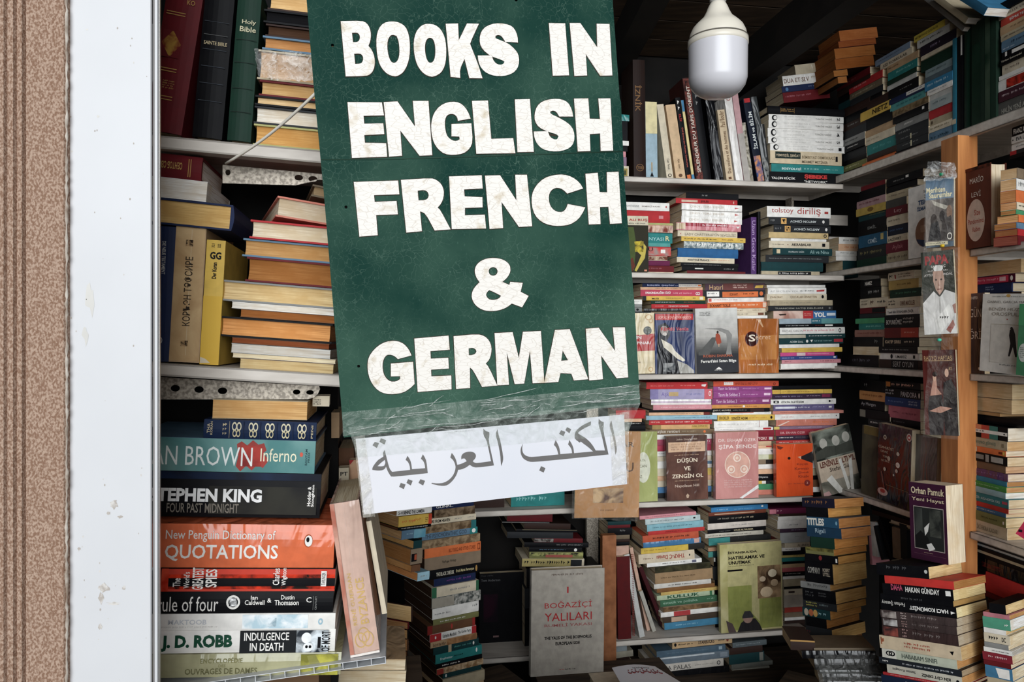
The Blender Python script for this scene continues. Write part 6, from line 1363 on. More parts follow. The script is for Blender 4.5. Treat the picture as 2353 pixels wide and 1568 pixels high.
# ============================================================ side wall, second shelf
rs('far column on the second side shelf', TC2, 705, '''245 418 132 7a2028
235 420 165 K
215 422 236 b08a8c |~,.1,.8,.3,.7,7a3a44
210 425 290 c0a03c |E,.5,.45,.1,.3,7a5a1c
228 430 348 DT |~,.4,.95,.1,.4,OL
225 432 388 K |EMİL,.35,.65,.4,.65,8a8a88
228 430 496 20597a |CEMİL,.35,.68,.3,.75,c8dce8|#,.8,.9,.1,.6,c8b46a
220 428 585 DK |~,.1,.9,.3,.7,8a8054
215 428 668 DG''', xref=320, base=R2)
rs('near column on the second side shelf', TC2, 690, '''430 690 80 K |#,.55,.63,.2,.5,W|~,.2,.5,.4,.7,GY
430 650 140 K
430 600 185 BG |~,.1,.8,.3,.7,7a6a5a
425 572 238 4a4844
425 580 296 6a1c28 |Ley,.4,.75,.25,.8,c89a9c,0,.0
430 582 358 CR |~,.1,.65,.35,.65,7a6a50
440 582 430 1c2438 |~,.1,.8,.35,.65,4a6a9a
436 580 500 CR |LACİVERT,.05,.7,.25,.75,K
426 582 550 7a2436 |Aylak,.3,.8,.25,.8,c87a84,0,.0
438 592 625 BG |~,.05,.9,.3,.7,6a5a48''', xref=505, base=R2)
rup('white face-out paperback with blue capitals and a round brown picture', TC2, 586, 722, 150, 668, 'W', ['SA,.82,1,.08,.12,K', 'S,.86,1,.14,.19,K', 'TEMEL,.55,1.25,.21,.275,1c4a7a,0,.04', 'İDEALAR,.5,1.3,.29,.355,1c4a7a,0,.04', 'E,.86,.66,.46,.2,8a5c40', 'B,.65,.99,.56,.66,c8a080,5a3424,12', 'P,2c3a5c,.45,.74,.99,.78,.99,.86,.8,.86,.55,.8'], 0, 'C', base=R2, off=-.028, th=.018, wrap=0)
rs('far column on the third side shelf', TC2, 1465, '''240 386 822 K |NAMEZ,.25,.6,.25,.75,W,0,.03
240 390 878 K |~,.4,.9,.3,.7,9a9a98
238 436 958 CR |~,.05,.3,.15,.8,6a5a48,2|~,.4,.6,.2,.8,5a3a2c|~,.65,.95,.3,.7,K
238 420 1026 DR |#,.5,1,.1,.9,K
236 418 1068 DK
205 412 1102 3f9a64
230 412 1140 157a70 |~,.3,.9,.3,.7,7ac8bc
200 416 1186 9a6a5c |~,.1,.9,.35,.65,7a3028
190 400 1238 K |~,.75,.95,.2,.8,GY
188 372 1308 CR FE
112 372 1368 K |~,.3,.8,.3,.7,5a5a64''', xref=320, base=R3)
rs('near column on the third side shelf', TC2, 1480, '''442 630 768 CR |~,.05,.25,.1,.9,K|~,.4,.9,.2,.8,6a4a34,2|P,a83028,.25,.3,.3,.3,.32,.8,.27,.8
445 660 828 c0a050 |~,.3,.8,.35,.65,7a5c24
455 680 895 DG |~,.2,.9,.3,.65,4a8a6a
434 672 955 CR |DEMİR MACULLER,.42,.85,.2,.8,7a4a34|~,.05,.3,.2,.8,K,2
426 662 1028 W |Yusuf Alin SIYAHLARA DAİR,.05,.85,.25,.75,K
410 668 1078 K |BOYUNEĞMEZ,.08,.52,.25,.75,W,0,.0|~,.56,.85,.2,.75,b8b4ac,2
415 660 1170 6a1c1a |#,.5,1,.05,.95,b83a24|~,.6,.9,.4,.6,e8a890
410 662 1245 K |KAYIP SIRRI,.05,.5,.25,.65,d8c0a0,0,.02|~,.6,.9,.3,.65,c8b8a0
374 652 1308 K |~,.1,.8,.35,.65,GY
380 668 1356 W |UMARSIZ,.42,.7,.3,.75,K,0,.02|E,.32,.5,.03,.36,K|#,.85,.9,.25,.75,K
376 690 1402 DB |#,.3,.9,.0,1,K|SERT OYUN,.34,.8,.2,.8,b8b4b0,0,.0''', xref=520, base=R3)
rs('far column on the fourth side shelf', TC3, 600, '''245 440 180 K |~,.2,.35,.2,.7,GY
244 436 262 d0904c |~,.1,.9,.3,.65,8a4a1c
250 432 330 K |Ay Murgan,.05,.65,.25,.7,c8c8cc,0,.0
248 470 400 K |#,.0,.2,.1,.9,8a8678
310 480 468 DK |~,.1,.6,.3,.7,W
280 480 520 DB
280 480 700 K
280 480 900 DK''', xref=340, base=R4, d=.10, off=.02)
rs('near column on the fourth side shelf', TC3, 1150, '''440 700 190 K |#,.0,.15,.1,.8,c87a24|~,.18,.84,.2,.75,e8b8a0
440 702 246 K |PANDORA,.46,.9,.25,.85,d8d8dc,0,.0|~,.0,.25,.1,.8,b8b8bc,2|E,.97,.55,.02,.3,W
436 700 312 23407a |~,.1,.55,.35,.65,7a94c8|~,.68,.92,.2,.8,a8b8d8,2
462 698 378 c86a7c |~,.15,.35,.4,.6,8a3a4c|~,.45,.9,.4,.65,8a3a4c
480 700 468 K |~,.1,.5,.3,.6,5a5a5c
500 700 530 DB
500 700 700 DK
500 700 900 K''', xref=570, base=R4, d=.10, off=.02)
GG = 'face-out books on the side wall fourth shelf'
rup('dim olive-grey paperback leaning face out nearest the corner', TC3, 262, 385, 528, 1068, '4a463c', ['B,0,1,0,1,5a5644,34302a,9', '#,.1,1,0,.12,7a6a34'], 2, 'C', base=R4, off=-.012, th=.012, group=GG)
rup('black paperback with white dandelion dots and a small red emblem, face out', TC3, 380, 630, 530, 1140, '1c1a1e', ['E,.93,.1,.075,.05,c8b8b0', 'E,.93,.1,.05,.034,b02a2c', 'E,.93,.1,.02,.014,W', 'E,.22,.17,.05,.03,c8bca8', 'E,.22,.17,.03,.018,6a5a44', 'CÜMHURİYET,.03,.5,.275,.32,b8a890', 'DEVRİ,.1,.33,.335,.37,b8a890', 'TÜRK,.17,.35,.4,.43,b8a890', 'ŞİİRİ,.12,.38,.455,.49,b8a890', 'E,.63,.48,.06,.035,d8d4c8', 'E,.63,.34,.045,.025,b8b4a4', 'E,.36,.43,.045,.03,a8a494', 'E,.24,.58,.04,.025,b8b4a4', 'E,.6,.56,.04,.025,c8c4b4', 'E,.52,.62,.025,.015,c8c4b4', '#,.38,.64,.48,.484,5a5850', 'P,6a3c38,.12,.62,.17,.62,.28,.85,.24,.86', 'E,.2,.88,.16,.05,c8a8a0', 'E,.2,.87,.08,.025,a83434', '#,.3,.95,.77,.775,8a7a50'], 2.5, 'C', base=R4, off=-.03, th=.026, wrap=1, split=True, group=GG)
rup('grey hazy paperback standing behind the pine post, face out', TC3, 648, 822, 598, 1130, '6a6662', ['B,0,1,0,1,7a7672,44403e,8'], 2, 'C', base=R4, off=-.016, th=.014, wrap=1, split=True, group=GG)
# dim leaning books under the fourth shelf
for i, (x0, x1, y0, y1, c, ln) in enumerate(((330, 372, 1250, 1500, 'W', -8), (372, 400, 1290, 1520, 'DK', -24), (420, 450, 1250, 1520, 'K', -28), (490, 560, 1290, 1520, 'TO', -3), (545, 600, 1260, 1520, 'DK', -2), (318, 336, 1330, 1560, 'PK', -4))):
    rup('%s book leaning dimly under the fourth side shelf, %s' % (word(c), ('beside the tall page-end column', 'slanting next to the white one', 'slanting most', 'upright and palest brown', 'upright behind the purple book', 'low and thin')[i]), TC3, x0, x1, y0, y1, c, [], ln, off=.02, d=.1, group='dim leaning books')
# dim pile of magazines lying under the fourth side shelf
rs('dim slanting pile right under the fourth side shelf', TC3, 1290, '''330 600 1150 DK
330 620 1185 K
340 640 1215 DB
480 640 1250 CR
470 640 1290 BG
480 640 1330 DK''', xref=560, d=.1, off=.02, roll=-2, group='dim slanting pile')

# ============================================================ plastic-bagged books on the pine post
PP = Plane(2165, 1.85, -42)
bagm = film('clear_bag_film', (.95, .9, .82), .05, .08, 30, 1.0)
def bagged(lab, T, x0, x1, y0, y1, c, spec, off, lean, bag, pin, pinc, i):
    o = upright(lab, PP, T, x0, x1, y0, y1, c, spec, lean, 'C', off=off, th=.016, wrap=1, split=True, group='bagged books hanging on the pine post')
    b = film_strip(PP, off - .006, [px(T, *p) for p in bag], 12, 16, .004, bagm, 'bag', None, 20 + i, MP(PP))
    tag(b, 'clear plastic bag around the %s' % lab.split(' hanging')[0], 'plastic bag', 'clear bags on the pine post')
    p = MB(); c_ = PP.hit(*px(T, *pin), off - .01)
    p.lathe([(.0001, -.003), (.004, -.002), (.0055, .001), (.004, .004), (.0001, .005)], plain('push_pin', pinc, .3), 12)
    q = p.build('push_pin', None, Matrix.Translation(c_)); tag(q, '%s push pin above the %s' % (('green', 'yellow', 'pale green')[i], lab.split(' hanging')[0]), 'pin')
bagged('blue-grey paperback with people on its cover hanging highest on the pine post', TC2, 712, 915, 95, 590, '5c6a76', ['G,0,1,0,.3,5a7a94,74889a', 'B,0,1,.3,.92,8a8078,2c2a2c,11', 'Merihten,.03,.7,.12,.2,e8dcb0,0,.03', 'Saurumlar,.12,.95,.2,.28,e8dcb0,0,.03', 'P,b8b0a0,.2,.3,.5,.36,.85,.42,.7,.46,.3,.38', 'E,.3,.6,.12,.09,3a302c', 'E,.6,.55,.1,.08,2c2626', 'E,.85,.5,.1,.1,8a6a54', 'P,2c2a2c,.1,.9,.2,.65,.45,.62,.6,.9', 'P,3a3230,.55,.9,.6,.62,.9,.55,1,.9', 'O,.86,.85,.09,.05,.7,e0d8c8', '#,0,.8,.92,.97,d8cda8', '~,.05,.7,.93,.96,K'], -.03, 0, [(700, 95), (925, 70), (930, 520), (700, 610)], (825, 68), '1a9a6a', 0)
bagged('paperback showing an old man in white holding a letter hanging midway on the pine post', TC2, 690, 925, 622, 1222, '3c3a36', ['B,0,1,0,.5,3c3f38,26261f,8', 'PAPA,.12,.85,.05,.16,a82a2c,0,.05', 'SATRANÇ,.3,.75,.17,.205,d8d0c8', 'ENTRİKALARI,.2,.8,.22,.245,c8c0b8', 'AYTUNÇ ALTINDAL,.08,.95,.27,.305,e0d8d0,0,.0', 'E,.52,.21,.15,.04,e8e4dc', 'P,c49a84,.35,.24,.66,.24,.7,.36,.65,.47,.53,.53,.42,.47,.35,.36', 'E,.44,.345,.03,.012,4a3028', 'E,.6,.345,.03,.012,4a3028', 'P,a87860,.52,.35,.55,.42,.49,.42', '#,.46,.6,.455,.465,7a3c34', 'P,dedad4,.0,.62,.35,.48,.53,.56,.7,.47,1,.52,1,1,0,1', 'P,b8b4ae,.5,.55,.55,.55,.55,.75,.5,.75', 'P,f0ece4,.35,.84,.8,.64,.95,.78,.48,1', '~,.5,.8,.78,.83,K', 'P,b07a68,.9,.66,1,.64,1,.76,.95,.76', 'P,a86a5c,.68,.95,.9,.83,.95,.9,.8,.99', '~,.75,.9,.92,.94,R'], -.03, -2.5, [(700, 600), (960, 590), (950, 1235), (660, 1235)], (832, 583), 'd8b42c', 1)
bagged('dark red paperback with two painted women hanging lowest on the pine post', TC2, 698, 938, 1335, 1950, '4a1f1e', ['B,0,1,0,1,5a2622,301614,6', 'RADYO HAFTASI,.05,.9,.07,.12,c8a06a,0,.0', '#,.05,.9,.125,.13,c8a06a', 'AY,.78,.88,.2,.24,c8a06a', 'P,c89078,.25,.45,.33,.3,.4,.3,.42,.45,.55,.52,.2,.54', 'E,.345,.32,.05,.05,d8a88c', 'E,.36,.285,.07,.03,2c1a18', 'P,2c2426,.18,.54,.55,.53,.6,.72,.55,1,.15,1,.12,.7', 'E,.72,.27,.06,.05,d8a88c', 'P,241c1e,.62,.38,.85,.34,1,.5,1,1,.62,1,.58,.7', 'P,c89078,.15,.72,.5,.66,.85,.68,.5,.74'], -.03, -2, [(740, 1240), (905, 1240), (960, 1980), (690, 1960)], (810, 1262), '4ac0a0', 2)
crumple('bag', PP, TC2, [(722, -30), (920, -20), (935, 95), (700, 120)], -.045, clr, 'crumpled plastic bag neck above the highest bagged book', .012, 10, 8, 6)

# ============================================================ near part of the side wall
rup('brown paperback with an oval white title patch, standing beside the pine post', TC2, 1000, 1180, 5, 602, '6a3424', ['MARİO,.18,.72,.11,.2,e8d8c8,0,.0', 'LEVİ,.25,.62,.29,.37,e8d8c8,0,.0', 'E,.42,.66,.36,.26,d8b8a4', 'Size,.36,.6,.53,.6,b04a34', 'Pandomimci,.12,.75,.64,.7,b04a34', 'Kalbim,.3,.6,.74,.8,b04a34', 'B,0,1,0,.04,2a1a14,6a3424,60'], 0, 'C', base=R2, off=-.04, th=.044, hard=True, split=True, pg='f0e0c4')
def rcorner(phrase, T, rows, Y0, yaw, yend, group=None, roll=0):
    R = [parse(r) for r in rows.strip().split('\n')]
    for i, r in enumerate(R):
        y1 = R[i + 1]['y0'] - 1 if i + 1 < len(R) else yend
        lab = pile_label(r['c'], r['wrap'], 'book', r['ex'], i, len(R), phrase)
        corner_book(lab, T, r['x0'], Y0, yaw, r['xs'], r['x1'], r['y0'], y1, r['c'], r['pg'] or 'CR', 'S', roll, False, r['wrap'], r['spec'], group or 'books of the ' + phrase, dlim=.13)
rcorner('outermost pile on the second side shelf', TC2, '''1375 1490 15 TO e1252 w pd8b890
1370 1480 92 W e1250 pe0b88a |~,.1,.9,.2,.8,GY
1366 1480 175 O e1248 pc88e5c
1372 1480 262 CR e1250 pd8a070 |~,.1,.8,.3,.7,K
1366 1480 318 GN e1252 pb8804e
1384 1490 352 O e1228 pdca670
1370 1480 408 SB e1206 pb07a4c w
1378 1480 455 R e1212 w p9a6440
1380 1480 505 DR e1200 p8a4a3c''', 1.72, 32, 572)
rs('short pile under the top side shelf, picture edge', TC1, 1262, '''2040 2240 1008 K |FRANZ KAFKA,.06,.8,.25,.8,W,0,.03
2034 2240 1082 W |EVA LUNA,.2,.8,.25,.75,K|P,K,.05,.4,.12,.5,.05,.65
2036 2240 1146 W |~,.2,.8,.3,.7,GY
2024 2240 1198 R |#,.25,1,0,1,2a2a2c
2016 2240 1230 K''', xref=2085, d=.1, off=.02)
rs('pile behind the white face-out book', TC2, 1520, '''1040 1400 698 CR FE pdcbd90
1045 1356 795 MA =with_a_crimson_spine|#,.05,.86,.1,.9,c8284c|~,.12,.65,.3,.7,f0a8b4|#,.66,.8,.25,.75,e8b8c0|E,.93,.5,.03,.3,W
1030 1330 855 NV h |~,.4,.6,.2,.7,8a98b8,2
1060 1400 925 DB
1060 1400 1050 K
1060 1400 1250 DK''', xref=1200, base=R3, d=.14, off=.035)
GE = 'face-out books on the third side shelf'
rup('dark mottled face-out paperback with big white capitals, half behind the white one', TC2, 1026, 1136, 922, 1485, '3a3236', ['B,0,1,0,1,4a4044,241e22,8', 'JENNIFER,-.1,.6,.04,.085,LG', 'GÜN,.05,.8,.17,.3,e0dcd8,0,.0', 'ĞRİS,.05,1,.44,.57,e0dcd8,0,.0', '#,.6,.9,.92,.95,W'], 0, 'C', base=R3, off=-.024, th=.016, wrap=1, group=GE)
rup('white face-out paperback with a small walking figure, beside the green one', TC2, 1110, 1500, 940, 1516, 'f0ece4', ['~,.2,.95,.03,.05,GY', 'E,.5,.025,.04,.02,d8a84c', 'GABRIEL GARCIA MARQUEZ,.1,1.05,.09,.125,8a8078,0,.0', 'BENİM HÜZÜNLÜ,.14,1.0,.165,.215,9a8c7c,0,.0', 'OROSPULARIM,.2,.95,.235,.28,9a8c7c,0,.0', 'P,R,.48,.315,.52,.315,.5,.33', '#,.2,.9,.385,.395,BG', '#,.2,.9,.39,.87,e6e0d6', 'P,2a2426,.56,.45,.62,.43,.66,.5,.68,.6,.72,.78,.68,.78,.63,.66,.58,.78,.55,.78,.58,.62,.55,.52', 'E,.59,.43,.025,.018,2a2426', '~,.4,.7,.88,.91,GY'], 3.5, 'C', base=R3, off=-.044, th=.016, group=GE)
rup('green face-out paperback with a white round patch, at the picture edge', TC2, 1375, 1560, 1010, 1522, '4a9a68', ['E,.26,.68,.2,.13,e8ece4', '~,.12,.4,.6,.76,3a6a4c,6', 'B,0,1,0,.3,5aa874,4a9a68,10'], 4, 'C', base=R3, off=-.064, th=.012, group=GE)
# fourth side shelf near part
rs('pages-out pile over the colourful pile', TC3, 500, '''1082 1392 195 TO FE pe0c8a0
1082 1388 308 TO FE pd8bc92
1082 1300 412 DB FE pb89468
1085 1500 440 K h''', xref=1200, d=.15, off=.004)
rs('colourful pile beside the pine post', TC3, 1330, '''1082 1356 518 K =with_bright_blocks_and_a_white_band e1500 pf0e4d0|#,.08,.3,.0,.6,e08a5c|#,.3,.52,.0,1,c84a34|#,.52,.75,.0,1,3a7a70|#,-.0,1,.36,.62,f0ece4|~,.1,.38,.4,.58,K|E,.92,.5,.02,.06,K
1085 1352 618 BG e1500 pd8b080 |şimyacı gümüş,.08,.7,.25,.75,7a8a74|#,.86,.92,.3,.7,8a7a5c
1092 1342 688 O e1500 pe8d8c0 |#,.0,.15,.1,.9,d8d0b8|#,.8,.9,.3,.7,7a2c10|#,.92,.98,.2,.8,Y
1090 1352 732 K e1500 pe0c8a4 |#,.05,.35,.2,.7,8a8a84|#,.4,.5,.1,.9,9a9690|#,.56,.9,.2,.8,a8a49c
1088 1340 800 7a5c44 e1500 pd0a884
1090 1356 855 5a2f60 e1500 w pe0cdb4 |~,.1,.9,.3,.7,8a5c90
1090 1350 912 2a7a94 e1500 pb88a5c
1090 1346 952 3f8f3c e1500 pc89a6c |~,.1,.8,.35,.65,a8e094|#,.0,.12,.3,.9,W
1090 1340 995 8fb4bc e1500 pf0ece4
1085 1362 1040 2a7a80 e1500 pe0cba8 |SA-İDİS - ALIŞA-ADIM DA YÜRÜ,.05,.78,.3,.72,d8ecec,0,.0|#,.84,.98,.3,.6,b84a5c
1090 1362 1108 c23028 e1500 pe0cba8
1095 1342 1145 3a6a94 e1500 pe0c8a0 |~,.1,.7,.3,.6,d8e4ec
1085 1342 1180 7f8048 e1500 pe0c8a0 |~,.3,.75,.4,.65,4a4c24|#,.92,.96,.4,.7,W
1090 1352 1250 cbb898 e1500 pd0b48c |İKİ FIKRA KADAR,.15,.75,.25,.75,8a7a5c''', xref=1220, base=R4, d=.13, off=-.012, jit=.004, split=True)
mg = MB(); mgm = mat('c8204c')
P = [PR.hit(*px(TC3, x, y), -.06) for x, y in ((1332, 1335), (1500, 1040), (1620, 1040), (1620, 1400), (1480, 1372))]
bk = corner_book('magenta-red thin book propped at the picture edge on the fourth side shelf', TC3, 1400, 1.66, -50, 1380, 1640, 1075, 1372, 'c8204c', 'CR', 'C', 0, spec=['P,2a1420,.02,.86,.12,.82,.16,.88,.05,.92'])
bk.matrix_world = bk.matrix_world @ Matrix.Rotation(math.radians(28), 4, 'Y')
# under the fourth side shelf
rs('dark pile under the fourth side shelf', TC4, 590, '''1560 2060 400 DK pW
1560 2060 430 W
1560 2060 452 DK
1560 2060 475 LG
1560 2060 500 K
1560 2060 525 BG
1560 2060 548 K''', xref=1750, d=.12, off=.0)

# ============================================================ floor piles in the corner
PT = Plane(1918, 2.12, -52, 9)
stack('tall corner column of paperbacks', PT, TB5, 1290, '''1655 1920 60 1c1a2c e2162 pc08850 |~,.1,.8,.2,.75,8a5a34
1688 1868 138 K e2142 pd09a58
1696 1955 218 1e4a66 e2216 pb07a48 |TITLES,.0,.55,.1,.85,d8d4c8,0,.05|E,.93,.5,.03,.2,6a9ab0
1696 1976 302 1a3a52 e2222 pa87244 |Rigali,.25,.55,.1,.7,9ab0bc
1726 1920 385 DG e2196 pc08448
1686 1915 474 OL e2186 pb07840 |B,0,1,0,.5,7a7440,2c2a1c,30
1680 1950 530 K e2182 pb8884c |E,.48,.4,.05,.3,8a2c2c|#,.93,.98,.3,.8,W
1680 1905 596 K e2182 pcaa468 |COMPANY,.1,.55,.25,.55,c8c4b8,0,.0|ROBERT,.65,.9,.25,.42,c8b8a0|LITTELL,.65,.9,.46,.63,c8b8a0
1645 1885 768 GY e2146 pb88c54 |~,.25,.9,.15,.85,5a5a58
1660 1930 822 K e2182 pcaa064 |~,.1,.35,.2,.7,5a5a5c,2|~,.5,.75,.2,.6,5a5a5c,2
1665 1940 925 DK e2182 pb88a50 |~,.1,.45,.1,.8,c8c04c,2|~,.5,.8,.2,.6,7a8a8c
1660 1886 986 DT e2142 pc08a4e |E,.15,.5,.08,.4,c8b8a0|E,.32,.5,.08,.4,c86a3c|E,.48,.5,.08,.4,d0a04c|~,.6,.95,.3,.7,9ac8d0
1690 1856 1062 K e2126 pb07a44
1690 1900 1138 DK e2176 pcaa468 |~,.05,.3,.3,.7,6a2c30
1700 1900 1238 K e2152 p8a5c34 |Play it Solo,.3,.85,.2,.6,b8b4ac''', xref=1890, d=.12, off=.0, jit=.002, split=True)
PG = Plane(2188, 1.73, -50, 11)
stack('near pile under the standing purple book', PG, TC4, 1720, '''765 1190 622 K e1590 pe8cc96 |~,.2,.6,.1,.5,4a4a4c|E,.95,.4,.03,.16,LG
833 1396 722 d4281e e1666 pb07e4a
815 1390 790 K e1702 pe8d29c |DAHA,.13,.3,.0,.55,c84a6c,0,.03|HAKAN GÜNDAY,.34,.82,.02,.62,e8e4dc,0,.03|#,.9,.97,.15,.6,W
800 1392 880 K e1665 pb8945c |~,.3,.6,.2,.7,5a5a5c
800 1416 930 K e1670 pecdcac |HACI KOMÜNİST,.4,.9,.3,.8,W,180,.04|Ferhan Şensoy,.02,.34,.0,.5,d8d4cc,180|P,W,.93,.4,.99,.5,.93,.7
800 1420 1018 4a3c3a e1640 pb8aa94 w |B,.02,.22,.1,.95,c8bcb4,3a2c2c,30|~,.28,.36,.05,.95,e0c8c0,3|~,.42,.78,.2,.65,8a7c78
812 1420 1086 463836 e1640 pb8aa94 w |B,.02,.22,.1,.95,e0dcd8,3a2c2c,30|~,.28,.36,.05,.95,c89c94,3|~,.42,.78,.2,.65,7a6c68
815 1430 1152 42302e e1640 pb8aa94 w |B,.02,.22,.1,.95,a8584c,3a2c2c,30|~,.28,.36,.05,.95,c89c94,3|~,.42,.78,.2,.65,7a6c68
792 1452 1240 dcc4a0 e1656 pc8a878 |~,.32,.64,.25,.75,b84a34,2|~,.02,.06,.1,.9,a85a34|P,K,.87,.45,.92,.4,.9,.7
815 1420 1350 c4c8b0 e1622 pc0905c |#,0,.2,0,1,dcd8c8|O,.1,.45,.045,.28,.6,K|O,.14,.45,.045,.28,.6,K|HABABAM SINIFI,.28,.75,.25,.75,3c4c44,0,.0
790 1460 1428 23282e e1672 pa89478 |~,.3,.9,.35,.75,c8ccd0|~,.05,.13,.3,.8,W
855 1460 1480 cfc8b4 e1672 pc0905c |BİN ÇİFT DENİZ,.48,.86,.3,.8,K,180,.03|Samim Kocagöz,.08,.4,.2,.6,3a3a3c,180|E,.95,.6,.02,.2,K
825 1480 1552 R e1680 pd8c8a8 |~,.1,.6,.3,.7,e8b0a8
810 1500 1578 1c2a44 e1690 pc8a878 |BEŞPEŞE,.3,.6,.3,.7,W
820 1500 1650 TO e1690''', xref=1190, d=.13, off=.0, jit=.003, split=True)
# purple paperback standing on that pile
upright('purple paperback with a framed dark photograph standing on the near pile', Plane(2150, 1.80, -62, 4), TC3, 622, 900, 955, 1535, '431a35', ['Orhan Pamuk,.07,.96,.055,.145,efd9b0,0,.02', 'Yeni Hayat,.08,.95,.19,.25,efd9b0,0,.01', '#,.0,.96,.165,.17,7a4a5c', '#,.12,.93,.305,.86,b8a8a0', '#,.135,.915,.315,.85,2c2e2c', 'B,.16,.36,.33,.7,4a4c48,2c2e2c,14', 'B,.55,.85,.33,.68,5a5c54,2a2c2a,30', 'P,1c1c1c,.14,.7,.3,.62,.5,.7,.6,.85,.14,.85', 'P,e8e4dc,.4,.58,.55,.5,.5,.62,.42,.68', 'P,f0ece4,.45,.79,.58,.76,.68,.83,.52,.87', '~,.38,.62,.89,.905,c8a890', '#,.1,.95,.92,.923,7a4a5c'], 0.0, 'C', off=0, th=.07, split=True, pg='ecdcc0')
rs('pile behind the near pile', TC4, 960, '''1590 2050 575 K w |B,.1,.5,.3,.7,131318,5a1c1c,60
1660 2050 680 b8201c h
1660 2050 835 DR
1680 2050 890 DB''', xref=1720, d=.13, off=.0)
PN = Plane(2330, 1.66, -52, 8)
stack('lower pile at the picture corner', PN, TC4, 1640, '''1690 1825 940 K e2060 pe8cc98
1645 1858 1020 c87a84 e2060 pc89a64
1640 1862 1058 4aa080 e2060 pf2f0ec |~,.8,.9,.4,.7,W
1650 1830 1150 W e2060 pd8b888
1650 1860 1192 CR e2060 pe8d8b8 |~,.2,.6,.25,.75,K|DC,.7,.85,.25,.75,K
1655 1850 1270 GY e2050
1650 1880 1312 W e2050 pb8b4ac |~,.3,.9,.4,.7,K
1640 1880 1352 8a2030 e2050 |~,.2,.9,.3,.7,e8c0c0
1650 1870 1420 DR e2050
1660 1880 1462 3a7aa0 e2040 |P,W,.4,.1,.9,.1,.9,.9,.5,.9
1680 1890 1560 BG e2040''', xref=1850, d=.12, off=0, jit=.002, split=True)
# wrapped magazines on the floor between the piles
PW = Plane(2010, 1.95, -12, 8)
stack('film-wrapped magazines between the two corner piles', PW, TC4, 1640, '''250 750 1288 GT =with_a_pale_edge
150 760 1312 K w
250 800 1380 1a1b1a w
300 820 1470 2c2e2c w
320 820 1500 1a1b1a w
330 830 1560 K w''', xref=480, roll=-3, d=.13, off=0, split=False)
crumple('plastic_bag', PW, TC4, [(250, 1340), (820, 1330), (830, 1590), (300, 1590)], -.02, film('dull_grey_film', (.35, .35, .33), .14, .15, 30, 1.0), 'dull clear plastic bag over the wrapped magazines', .012, 16, 10, 31)
upright('thin golden-edged book sliding off the wrapped magazines', PW, TC4, 60, 260, 1225, 1310, 'DB', ['#,0,1,.0,.15,GD'], 0, 'S', d=.15, off=.01)
# white sheet with red Arabic print lying at the bottom edge
sm = MB(); pl_ = Plane(1480, 1.72, 9, 0)
c4 = [((1406, 1535), 0), ((1505, 1532), .06), ((1600, 1590), -.03), ((1440, 1595), -.12)]
V = [pl_.hit(x, y, o_) for (x, y), o_ in c4]
V2 = []
for j in range(7):
    for i in range(7):
        s, t = i / 6, j / 6
        V2.append((V[0] * (1 - s) + V[1] * s) * (1 - t) + (V[3] * (1 - s) + V[2] * s) * t + Vector((0, 0, .006 * math.sin(math.pi * s))))
V3 = [p - Vector((0, 0, .0006)) for p in V2]; n7 = 49
FS = [[j * 7 + i, j * 7 + i + 1, j * 7 + i + 8, j * 7 + i + 7] for j in range(6) for i in range(6)]
sm.add([tuple(p) for p in V2 + V3], FS + [[k + n7 for k in f[::-1]] for f in FS], pg_m, True)
rd = mat('8a3a3c'); kk = mat('5a5a5c')
def sp(s, t): return (V[0] * (1 - s) + V[1] * s) * (1 - t) + (V[3] * (1 - s) + V[2] * s) * t + Vector((0, -.0006, .0008 + .006 * math.sin(math.pi * s)))
r = random.Random(9)
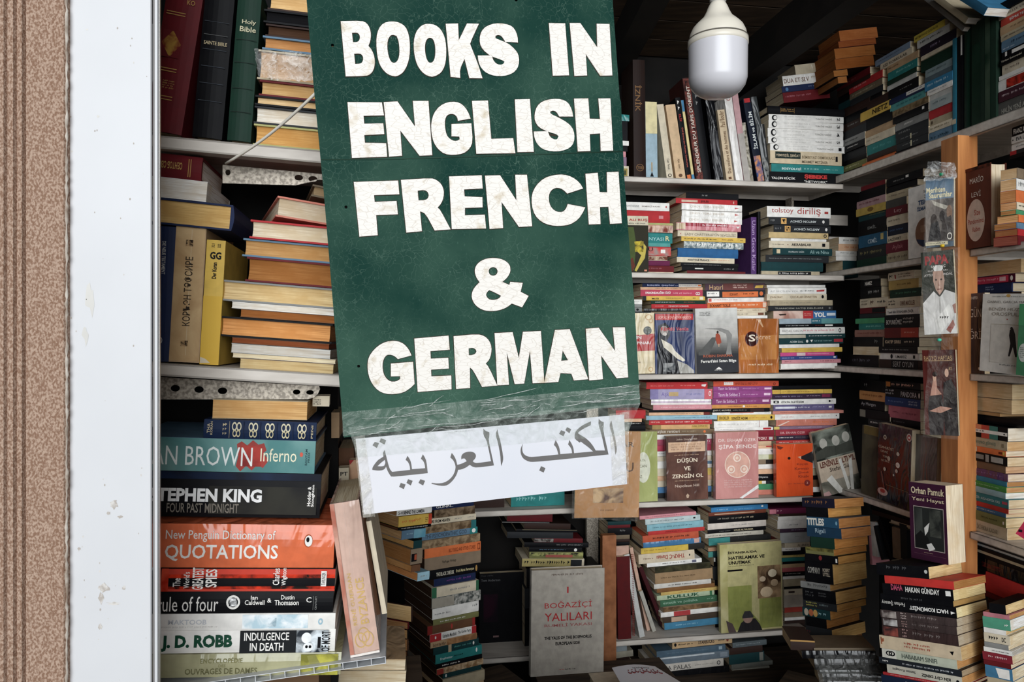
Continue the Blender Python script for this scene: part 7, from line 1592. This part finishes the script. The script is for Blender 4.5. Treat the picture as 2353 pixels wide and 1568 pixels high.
for k in range(9):
    s = .24 + k * .075; t = .3 + .03 * r.uniform(-1, 1)
    sm.tube([tuple(sp(s + a * .05, t + b * .1)) for a, b in ((0, -.4), (.1, .2), (.5, .35), (.9, .2), (1.2, -.1))], [.0006, .0014, .0018, .0014, .0006], rd, 5)
    sm.tube([tuple(sp(s + .02, t - .09)), tuple(sp(s + .035, t - .085))], .0012, rd, 5)
    if 1 < k < 7: sm.tube([tuple(sp(s, .13)), tuple(sp(s + .04, .15)), tuple(sp(s + .06, .12))], .0007, kk, 5)
o = sm.build('paper_sheet'); tag(o, 'white sheet with red Arabic print lying at the bottom edge', 'paper')
stack('cream book under the white sheet', pl_, T0, 1640, '1388 1560 1602 CR h', roll=0, d=.14, off=.02)
bench('low_bench', (.90, 2.06), .16, .12, .50, -35, 'low bench under the corner column', 'bench')

# ============================================================ the smallest paperbacks, past 300 of the kind, become one object
bpy.context.view_layer.update()
def root(o):
    while o.parent is not None: o = o.parent
    return o
dgf = bpy.context.evaluated_depsgraph_get(); seen = {}
for j in range(0, 1568, 6):
    for i in range(0, 2353, 6):
        d = Vector(((i - CX) / F, 1, (CY - j) / F)).normalized(); o0 = Vector((0, 0, CAMZ))
        for _ in range(4):
            hit, loc, nn, ix, ob, mm = sc.ray_cast(dgf, o0, d)
            if not hit: break
            nm = ob.name.split('.')[0]
            if nm in ('bag', 'plastic_bag', 'plastic_wrap', 'clear_tape'): o0 = loc + d * .0005; continue
            r_ = root(ob).name; seen[r_] = seen.get(r_, 0) + 1; break
pb = sorted((o for o in COL.objects if o.parent is None and o.name.split('.')[0] == 'paperback'), key=lambda o: -seen.get(o.name, 0))
KEEP = 300
small = pb[KEEP:]
print('PAPERBACKS', len(pb), 'smallest kept', seen.get(pb[min(KEEP, len(pb)) - 1].name, 0), 'hidden', sum(1 for o in pb if not seen.get(o.name, 0)))
rest = MB()
for o in small:
    for q in [o] + list(o.children):
        if q.type != 'MESH': continue
        M = q.matrix_world.copy(); me = q.data
        for k, m in enumerate(me.materials):
            fs = [list(p.vertices) for p in me.polygons if p.material_index == k]
            use = sorted({v for f in fs for v in f}); ix = {v: n for n, v in enumerate(use)}
            rest.add([tuple(M @ me.vertices[v].co) for v in use], [[ix[v] for v in f] for f in fs], m)
bpy.data.batch_remove([q for o in small for q in [o] + list(o.children)])
o = rest.build('small_paperbacks'); tag(o, 'the smallest and half-hidden paperbacks of the back and side shelf piles', 'books', None, 'stuff')
